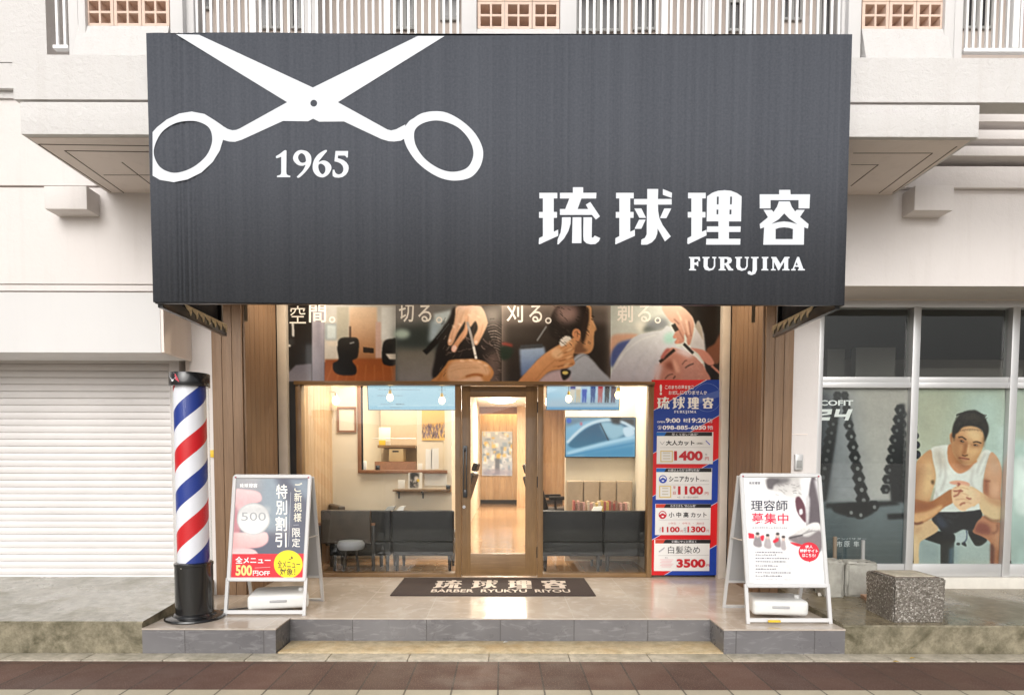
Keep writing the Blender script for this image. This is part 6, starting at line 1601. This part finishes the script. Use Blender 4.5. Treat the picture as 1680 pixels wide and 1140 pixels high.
def armchair(lb, px, y, rot):
    root = thing("armchair", lb, "armchair", (PX(px, y, 870), y, ZP)); root.rotation_euler = (0, 0, rot)
    W = 0.56
    MB().box(-W / 2, W / 2, 0, .09, .34, .72, .02, 3).build("backrest", "brown_leather", root, local=True)
    MB().box(-W / 2 + .02, W / 2 - .02, .09, .56, .30, .42, .03, 3).build("seat", "brown_leather", root, local=True)
    for x in (-W / 2 - .02, W / 2 + .02):
        MB().box(x - .025, x + .025, .02, .56, .545, .575, .008).build("arm", "trim_wood", root, local=True)
        for yy in (.04, .53): MB().box(x - .018, x + .018, yy - .018, yy + .018, 0, .545, .004).build("leg", "black_metal", root, local=True)
    return root
armchair("dark brown armchair with wooden arms seen from behind at the left window", 567, 7.20, R(0))
ar2 = armchair("dark brown armchair turned sideways by the panelled wall at the left", 545, 8.05, R(-60))
st = thing("stool", "round grey cushioned stool under the left shop window", "stool", (PX(574, 7.19, 890) + 0.02, 7.155, ZP))
MB().lathe([(0.02, 0.285), (0.135, 0.29), (0.15, 0.31), (0.15, 0.35), (0.13, 0.385), (0.04, 0.395)], n=32).build("cushion", "grey_cushion", st, local=True)
for t in range(4):
    a_ = R(45 + 90 * t); MB().tube((.12 * math.cos(a_), .045 * math.sin(a_), 0), (.08 * math.cos(a_), .03 * math.sin(a_), .288), .010, n=8).build("leg", "black_metal", st, local=True)
def flatbox(name, mat, label, cat, x0, x1, y0, y1, Y, d=0.02, group=None, bev=0.002):
    o = MB().box(PX(x0, Y, 750), PX(x1, Y, 750), Y - d, Y - 0.001, PZ(y1, Y, (x0 + x1) / 2), PZ(y0, Y, (x0 + x1) / 2), bev).build(name, mat)
    return tag(o, label, cat, group)
# picture frame on the reception wall
pf = thing("picture_frame", "framed white certificate on the cream wall beside the bare bulb", "picture", (Xr(570), YRc, 1.5))
b = MB(); fx0, fx1, fz0, fz1 = Xr(554.5), Xr(585.5), Zr(709), Zr(667.5); t = .022
for q in ((fx0, fx1, fz1 - t, fz1), (fx0, fx1, fz0, fz0 + t), (fx0, fx0 + t, fz0 + t, fz1 - t), (fx1 - t, fx1, fz0 + t, fz1 - t)): b.box(q[0], q[1], YRc - .022, YRc - .001, q[2], q[3])
b.build("frame", "trim_wood", pf); MB().box(fx0 + t, fx1 - t, YRc - .008, YRc - .001, fz0 + t, fz1 - t).build("sheet", "paper_card", pf)
# wall lamp and pendant bulbs
def bulb(label, px, py, Y, cord=True, name="pendant_lamp", r=0.038, ceiling=2.965):
    p = P(px, py, Y); root = thing(name, label, "lamp", (p.x, Y, p.z), "bare bulbs glowing inside the shop" if cord else None)
    MB().ball((0, 0, 0), r, 16, 10, (1, 1, 1.18)).build("bulb", "warm_bulb", root, local=True)
    MB().tube((0, 0, r * 1.05), (0, 0, r * 1.05 + 0.045), 0.018, 0.014, n=12).build("lamp_holder", "yellow_plastic" if cord else "chrome", root, local=True)
    if cord: MB().tube((0, 0, r + 0.04), (0, 0, ceiling - p.z), 0.004, n=6).build("cord", "black_plastic", root, local=True)
    else: MB().tube((0, 0.0, r + 0.05), (-0.10, 0.0, r + 0.07), 0.008, n=8).build("wall_arm", "chrome", root, local=True)
    return root
bulb("bare bulb in front of the blue menu screen, nearer its left end", 640, 652, 7.50)
bulb("bare bulb in front of the blue menu screen, nearer the door", 725, 657, 7.55)
bulb("bare bulb in front of the people screen, at its left", 933, 654, 7.50)
bulb("bare bulb in front of the people screen, at its right", 1014, 648, 7.50)
bulb("glowing wall bulb in the corner of the wood panelling and the cream wall", 551, 657, 8.30, False, "wall_lamp", 0.05)
# screens
def screen(label, quad_y, x0, x1, y0, y1, paint, name="menu_screen", glow="screen_glow"):
    Yt_, Yb_ = quad_y
    root = thing(name, label, "screen", (PX((x0 + x1) / 2, Yb_, 700), Yb_, PZ(y1, Yb_, 830)))
    def mp(x, y, o):
        t = (y - y0) / (y1 - y0); q = P(x0, y0, Yt_).lerp(P(x0, y1, Yb_), t); w = PX(x1, Yb_, y1) - PX(x0, Yb_, y1)
        return Vector((PX(x0, Yb_, y1) + w * (x - x0) / (x1 - x0), q.y - o, q.z))
    paint(mp, root)
    b = MB(); e = 1.2
    c = [mp(x0 - e, y0 - e, -0.002), mp(x1 + e, y0 - e, -0.002), mp(x1 + e, y1 + e, -0.002), mp(x0 - e, y1 + e, -0.002)]
    d_ = Vector((0, 0.05, 0)); b.hexa([c[3], c[2], c[2] + d_, c[3] + d_, c[0], c[1], c[1] + d_, c[0] + d_]); b.build("casing", "black_plastic", root)
    return root
def paint_menu(mp, root):
    p = Photo(605, 610, 749, 671.5, 1.0, "a5cfe0"); p.poly([(600, 605), (750, 605), (750, 640), (600, 640)], "b4d9e8", 5); p.rect(605, 666, 749, 672, "8fc4dc", 1.5)
    for y, xa, xb in ((638, 622, 690), (638, 720, 732), (648, 620, 662), (647, 722, 732), (651, 724, 731), (662, 625, 645), (662, 650, 664), (667, 640, 660)):
        x = xa
        while x < xb: w = random.uniform(2, 5); p.rect(x, y, min(x + w, xb), y + 1.6, "7c9cae" if xa != 650 else "4a5a6a", 0.4, 0.8); x += w + 1.2
    p.line([(620, 666), (744, 664)], 0.8, "d6eaf2", 0.5)
    p.build("display", "screen_glow", mp, root)
screen("light blue menu screen hung from the ceiling, left of the door", (7.66, 7.74), 605, 749, 610, 671.5, paint_menu)
def paint_people(mp, root):
    p = Photo(897, 608, 1015, 671.5, 1.0, "9fcbe2"); p.poly([(895, 605), (1020, 605), (1020, 650), (895, 640)], "b9d9ea", 6); p.poly([(897, 655), (1015, 650), (1015, 672), (897, 672)], "a9c2d2", 4); p.rect(897, 668, 1015, 672, "4a90c0", 1.5)
    for x, c1, c2 in ((939, "4a4a8c", "d8d0c0"), (948, "e8e4e0", "cdbb9a"), (958, "b9d2e6", "2a4cae"), (972, "2c4a86", "2c4a86"), (984, "b02c3c", "b05a5a"), (995, "1c1c24", "2a2a30"), (1005, "3a3040", "4a3a50")):
        p.poly([(x - 4, 612), (x + 4, 612), (x + 4, 640), (x - 4, 640)], c1, 0.7); p.poly([(x - 4, 638), (x + 4, 638), (x + 3, 660), (x + 0.6, 660), (x, 646), (x - 1, 660), (x - 3.4, 660)], c2, 0.6); p.line([(x - 5, 662), (x + 6, 661)], 1.4, "7d93a2", 0.8)
    p.build("display", "screen_glow", mp, root)
screen("ceiling screen showing a row of standing people, right of the door", (7.62, 7.70), 897, 1015, 608, 671.5, paint_people)
def paint_car(mp, root):
    p = Photo(928, 685, 1041, 749, 0.9, "8fb6cc"); p.poly([(928, 685), (1041, 685), (1041, 705), (928, 705)], "6d8898", 3); p.poly([(1000, 685), (1041, 685), (1041, 712), (1010, 700)], "3a3c40", 3)
    p.poly([(928, 700), (960, 690), (1000, 685), (1041, 700), (1041, 749), (928, 749)], "8fc0dc", 2, 1, "6aa6c8"); p.blob([(932, 728), (960, 703), (985, 692), (1010, 690), (1034, 702), (1026, 716), (990, 725), (950, 735)], "2c5676", 1.2, 1, "3f7694")
    p.blob([(984, 694), (1010, 693), (1028, 704), (1020, 715), (1000, 720)], "9cc4d6", 2); p.line([(930, 726), (958, 700), (990, 689), (1020, 692), (1041, 704)], 4.5, "d6e8f2", 1.0); p.line([(930, 744), (980, 730), (1041, 716)], 6, "b6dcf0", 1.6); p.line([(984, 694), (998, 722)], 1.6, "14222e", 0.8)
    p.blob([(1022, 702), (1036, 700), (1040, 712), (1026, 716)], "cfe6f4", 1.0); p.line([(928, 748), (980, 738), (1041, 726)], 2.0, "3a86b4", 1.2); p.poly([(960, 742), (1041, 730), (1041, 749), (955, 749)], "4f96be", 3); p.ell(933, 690, 4, 4, "3a62c8", 1); p.ell(953, 695, 2, 3, "d07080", 1); p.poly([(1000, 684), (1018, 684), (1016, 696), (1004, 694)], "24282c", 2)
    p.build("display", "screen_glow", mp, root)
screen("wall television showing a blue car window, above the padded bench", (YTV - 0.07, YTV - 0.07), 928, 1041, 685, 749, paint_car, "television")
# reception hatch: shelf, box, cards, painting
YS2 = 9.3
sh2 = thing("wall_shelf", "wooden shelf inside the reception hatch, under the menu screen", "shelf", (PX(655, YS2, 730), YS2, 1.7))
MB().box(PX(622, YS2, 730), PX(683, YS2, 730), YS2 - .12, YS2 + .4, PZ(735, YS2), PZ(730.5, YS2), .003).build("shelf_board", "frame_wood_flat", sh2)
MB().tube((PX(614, YS2, 720), YS2 - .1, PZ(720, YS2)), (PX(684, YS2, 720), YS2 - .1, PZ(720, YS2)), .006, n=8).build("rail", "alu_frame", sh2)
flatbox("notice_card", "paper", "white notice card standing on the hatch shelf", "card", 622, 641, 701, 730, YS2 - .02, .012)
flatbox("orange_box", "yellow_plastic", "small orange box on the hatch shelf before the notice card", "box", 623, 633, 722, 730, YS2 - .05, .05)
bxx = thing("storage_box", "tan cardboard storage box under the hatch shelf", "box", (PX(651, YS2, 750), YS2, 1.4))
MB().box(PX(640, YS2, 750), PX(663.5, YS2, 750), YS2 - .1, YS2 + .15, PZ(757, YS2), PZ(736.5, YS2), .004).build("carton", "cardboard", bxx); MB().box(PX(646, YS2, 740), PX(656, YS2, 740), YS2 - .104, YS2 - .101, PZ(742, YS2), PZ(739.5, YS2)).build("handle_slot", "black_board", bxx)
cnt = thing("back_counter", "dark counter inside the reception hatch", "counter", (PX(652, YS2, 770), YS2, ZP))
MB().box(PX(618, YS2, 770), PX(684, YS2, 770), YS2 - .15, YS2 + .4, ZP, PZ(757.3, YS2), .004).build("counter_top", "trim_wood", cnt)
ybk = YRc + .18
flatbox("sanitiser_bottle", "white_plastic", "white pump bottle at the left end of the hatch counter", "bottle", 595, 602, 756, 770.5, ybk, .05, bev=.012)
flatbox("desk_phone", "black_plastic", "small black desk phone on the hatch counter", "phone", 617, 624, 763, 770.5, ybk, .06, bev=.006)
flatbox("price_tag_card", "paper", "small white card on the hatch counter beside the white stand", "card", 686, 693, 760, 770.5, ybk, .012)
bs = thing("card_stand", "open white card stand on the hatch counter, under the yellow painting", "card stand", (PX(708, ybk, 750), ybk, 1.35))
for xa, xb, dx in ((697.5, 708.5, 1.2), (708.7, 720, -1.4)):
    b = MB(); q0 = [(PX(xa + dx, ybk, 735), PZ(736, ybk)), (PX(xb + dx * .2, ybk, 735), PZ(738 if dx > 0 else 735, ybk)), (PX(xb, ybk, 768), PZ(769, ybk)), (PX(xa + dx * .8, ybk, 768), PZ(770, ybk))]
    b.prism(q0, 1, ybk - .02, ybk - .008); b.build("leaf", "white_plastic", bs)
def paint_lav(mp, root=None):
    p = Photo(692, 668, 731, 721.5, 1.0, "e8c070"); p.poly([(690, 665), (732, 665), (732, 702), (690, 702)], "f2c86a", 2, 1, "d8a860")
    for i in range(120): x = 692 + random.random() * 39; y = 700 + random.random() * 20; p.line([(x, y), (x + random.uniform(-2, 2), y - random.uniform(3, 8))], 1.0, random.choice(["4a3a56", "6a5a7c", "33263c", "8a7a94"]), 0.4)
    return p
pt_ = thing("canvas_painting", "painting of a yellow sky over purple flowers inside the reception hatch", "painting", (PX(711, 8.88, 700), 8.88, 1.9))
paint_lav(None).build("canvas", "print_matt", onY(8.88), pt_); MB().box(PX(691.7, 8.88, 700), PX(731.3, 8.88, 700), 8.882, 8.899, PZ(721.8, 8.88), PZ(667.7, 8.88)).build("stretcher", "paper_card", pt_)
# shelf on the reception wall
ws = thing("wall_shelf", "wooden bracket shelf on the cream wall below the reception hatch", "shelf", (Xr(697), YRc, 1.1))
MB().box(Xr(648), Xr(741), YRc - .20, YRc - .001, Zr(805), Zr(801.5), .003).build("shelf_board", "frame_wood_flat", ws)
for px in (653.5, 693): b = MB(); b.box(Xr(px), Xr(px) + .015, YRc - .02, YRc - .001, Zr(817), Zr(805.3)); b.box(Xr(px), Xr(px) + .015, YRc - .17, YRc - .021, Zr(807.5), Zr(805.3)); b.build("bracket", "black_metal", ws)
YQ = YRc - .1
flatbox("small_card", "paper", "small white card with a yellow foot on the bracket shelf", "card", 653, 664, 787, 801.3, YQ, .012)
flatbox("wall_card", "paper", "blank white sheet fixed to the cream wall above the bracket shelf", "sheet", 696, 733, 776, 797, YRc - .001, .006)
flatbox("tray", "black_plastic", "small black tray at the door end of the bracket shelf", "tray", 733, 740, 795, 801.3, YQ, .12)
fl = thing("flyer", "black and white portrait flyer standing on the bracket shelf", "flyer", (Xr(682), YQ, 1.2))
p = Photo(672, 775, 693, 801, 0.9, "e8e4da"); p.poly([(672, 775), (688, 775), (686, 800), (672, 800)], "6a6560", 1); p.blob([(674, 776), (682, 775), (687, 780), (684, 788), (676, 786)], "1e1c1a", 1); p.blob([(680, 782), (686, 782), (687, 792), (681, 792)], "d8ccc0", 1)
for i in range(30): p.line([(672 + random.random() * 12, 786 + random.random() * 14), (674 + random.random() * 12, 786 + random.random() * 14)], 1.2, random.choice(["2a2826", "b0a8a0"]), 0.5)
p.ell(686, 788, 2.2, 2.2, "f0c418", 0.6); p.build("flyer_print", "print_matt", onY(YQ - .01), fl); MB().box(Xr(671.8), Xr(693), YQ - .008, YQ - .001, Zr(801.3), Zr(775)).build("card_back", "paper", fl)
# magazines lying on the sofa backs
for i, (xa, xb, lb) in enumerate(((636, 652, "magazine lying on the sofa back left of the door, nearer the armchair"), (655, 668, "silver magazine lying on the sofa back left of the door"), (968, 985, "pale magazine lying on the sofa back right of the door"))):
    x0, x1 = PX(xa, 7.45, 830), PX(xb, 7.45, 830); z0 = ZP + .713
    b = MB().hexa([(x0, 7.26, z0), (x1 - .02, 7.26, z0), (x1 - .02, 7.34, z0), (x0, 7.34, z0), (x0 + .03, 7.28, z0 + .040), (x1, 7.28, z0 + .046), (x1, 7.36, z0 + .046), (x0 + .03, 7.36, z0 + .040)])
    tag(b.build("magazine", ("stake_grey", "alu_frame", "paper")[i]), lb, "magazine", "magazines on the sofa backs")
# padded bench along the television wall, books on it
bn2 = thing("padded_bench", "taupe padded bench with four upright back cushions under the television", "bench", (PX(985, YTV, 800), YTV, ZP))
for i in range(4): MB().box(PX(930 + i * 27, YTV - .1, 800) + .004, PX(957 + i * 27, YTV - .1, 800) - .004, YTV - .12, YTV - .001, ZP + .45, PZ(788, YTV - .1), .02, 3).build("back_cushion", "taupe_fabric", bn2)
MB().box(PX(930, YTV - .1, 800), PX(1038, YTV - .1, 800), YTV - .55, YTV - .122, ZP + .1, ZP + .62, .02, 3).build("bench_seat", "taupe_fabric", bn2)
cols = [("book_red", (0.42, 0.09, 0.07)), ("book_cream", (0.66, 0.52, 0.38)), ("book_brown", (0.28, 0.15, 0.10)), ("book_yellow", (0.62, 0.42, 0.12)), ("book_pink", (0.60, 0.32, 0.27))]
for nme, c in cols: pbr(nme, c, 0.5, var=0.3, vs=60)
x = 941; k = 0
colour = {"book_red": "red", "book_cream": "cream", "book_brown": "brown", "book_yellow": "yellow", "book_pink": "pink"}
while x < 1034:
    w = random.uniform(3.2, 5.0); ht = random.uniform(0.135, 0.175)
    if 958 < x < 963 or 1012 < x < 1016: x += 3
    m_ = cols[(k * 7 + k // 3) % 5][0]; yb_ = YTV - .45
    o = MB().box(PX(x, yb_, 830), PX(x + w - .5, yb_, 830), yb_, yb_ + .14, ZP + .622, ZP + .622 + ht, .003).build("book", m_)
    tag(o, "%s comic book standing in the row on the padded bench, %s" % (colour[m_], ("at its left end", "left of its middle", "in its middle", "right of its middle", "at its right end")[min(4, int((x - 941) / 19))]), "book", "books standing on the bench"); k += 1; x += w
# barber chairs further in
def barber_chair(lb, px, Y, rot):
    root = thing("barber_chair", lb, "barber chair", (PX(px, Y, 850), Y, ZP), "barber chairs inside the salon"); root.rotation_euler = (0, 0, rot)
    MB().lathe([(.05, 0), (.32, 0), (.32, .03), (.10, .06), (.06, .09), (.06, .36)], n=28).build("pedestal", "chrome", root, local=True)
    MB().box(-.27, .27, -.27, .27, .38, .52, .04, 3).build("seat", "black_leather", root, local=True)
    M = Matrix.Translation((0, .27, .50)) @ Matrix.Rotation(R(-18), 4, 'X')
    MB().box(-.25, .25, -.05, .06, 0, .56, .04, 3, M=M).build("backrest", "black_leather", root, local=True)
    MB().box(-.13, .13, -.05, .05, .60, .76, .035, 3, M=M).build("headrest", "black_leather", root, local=True)
    for s_ in (-1, 1): MB().box(s_ * .31 - .035, s_ * .31 + .035, -.22, .26, .66, .72, .02, 2).tube((s_ * .31, .15, .50), (s_ * .31, .15, .67), .02, n=10).build("armrest", "black_leather", root, local=True)
    MB().box(-.18, .18, -.62, -.55, .12, .16, .01).tube((0, -.28, .40), (0, -.58, .15), .022, n=10).build("footrest", "chrome", root, local=True)
    return root
barber_chair("black reclining barber chair seen between the door and the television wall", 912, 10.4, R(110))
barber_chair("black barber chair glimpsed at the left edge of the door glass", 741, 12.5, R(-100))
# poster and lamp at the far end
ep = thing("wall_poster", "pale blue and yellow collage poster on the wooden end wall seen through the door", "poster", (PX(815, 18.96, 740), 18.96, 1.5))
p = Photo(791, 708, 840, 780, 1.2, "b4c2d2")
for i in range(170):
    x = 791 + random.random() * 49; y = 708 + random.random() * 72; w = random.uniform(2, 7); yl = (y < 750) and random.random() < .3
    p.rect(x, y, x + w, y + random.uniform(2, 8), random.choice(["e2c27a", "d8b458"]) if yl else random.choice(["dfe6ee", "8fa6c2", "c6d2e0", "eef0f2", "7a8ea8", "b8c0d0"]), 0.8, 0.85)
p.rect(812, 752, 820, 778, "6a7484", 1); p.poly([(791, 770), (840, 770), (840, 780), (791, 780)], "9a98b0", 2, 0.7)
p.build("poster_sheet", "print_matt", onY(18.955), ep); MB().box(PX(790.6, 18.96, 740), PX(840.4, 18.96, 740), 18.958, 18.985, PZ(780.5, 18.96), PZ(707.5, 18.96)).build("poster_board", "paper", ep)
lp = P(823, 657, 15.8)
cl = thing("ceiling_lamp", "round white ceiling lamp glowing at the top of the door glass", "lamp", (lp.x, 15.8, 2.965))
MB().lathe([(.02, -.09), (.24, -.085), (.33, -.05), (.34, 0.0)], n=32).build("diffuser", "white_lamp", cl, local=True)

# the salon's own light (ceiling fittings above the head of the window)
W1 = (1.0, 0.88, 0.72)
light("salon_light", 'AREA', (-1.45, 7.75, 2.93), 44, W1, bld, 0.7, (-1.45, 7.75, 0))
light("salon_light", 'AREA', (1.15, 7.65, 2.93), 46, W1, bld, 0.6, (1.15, 7.65, 0))
light("salon_light", 'AREA', (-1.5, 9.2, 2.93), 40, W1, bld, 0.5, (-1.5, 9.2, 0))
light("salon_light", 'AREA', (0.1, 8.2, 2.93), 44, W1, bld, 0.6, (0.1, 8.2, 0))
light("salon_light", 'AREA', (0.3, 11.5, 2.93), 130, (1.0, .9, .76), bld, 1.0, (0.3, 11.5, 0))
light("salon_light", 'AREA', (0.1, 15.8, 2.86), 190, (1.0, .9, .76), cl, 0.8, (0.1, 15.8, 0))
light("cove_light", 'AREA', (0.1, 18.7, 2.93), 9, (1.0, .66, .30), bld, 1.4, (0.1, 18.98, 2.6), 0.1)

# small warm downlights in the porch ceiling
for x in (-1.9, 0.0, 1.9):
    MB().lathe([(.02, 0), (.05, 0.002), (.055, .012)], (x, 6.5, ZU - 0.012), n=24).build("downlight", "warm_bulb", bld)
    light("downlight_beam", 'AREA', (x, 6.5, ZU - 0.02), 11, (1.0, .82, .60), bld, 0.1, (x, 6.5, 0))
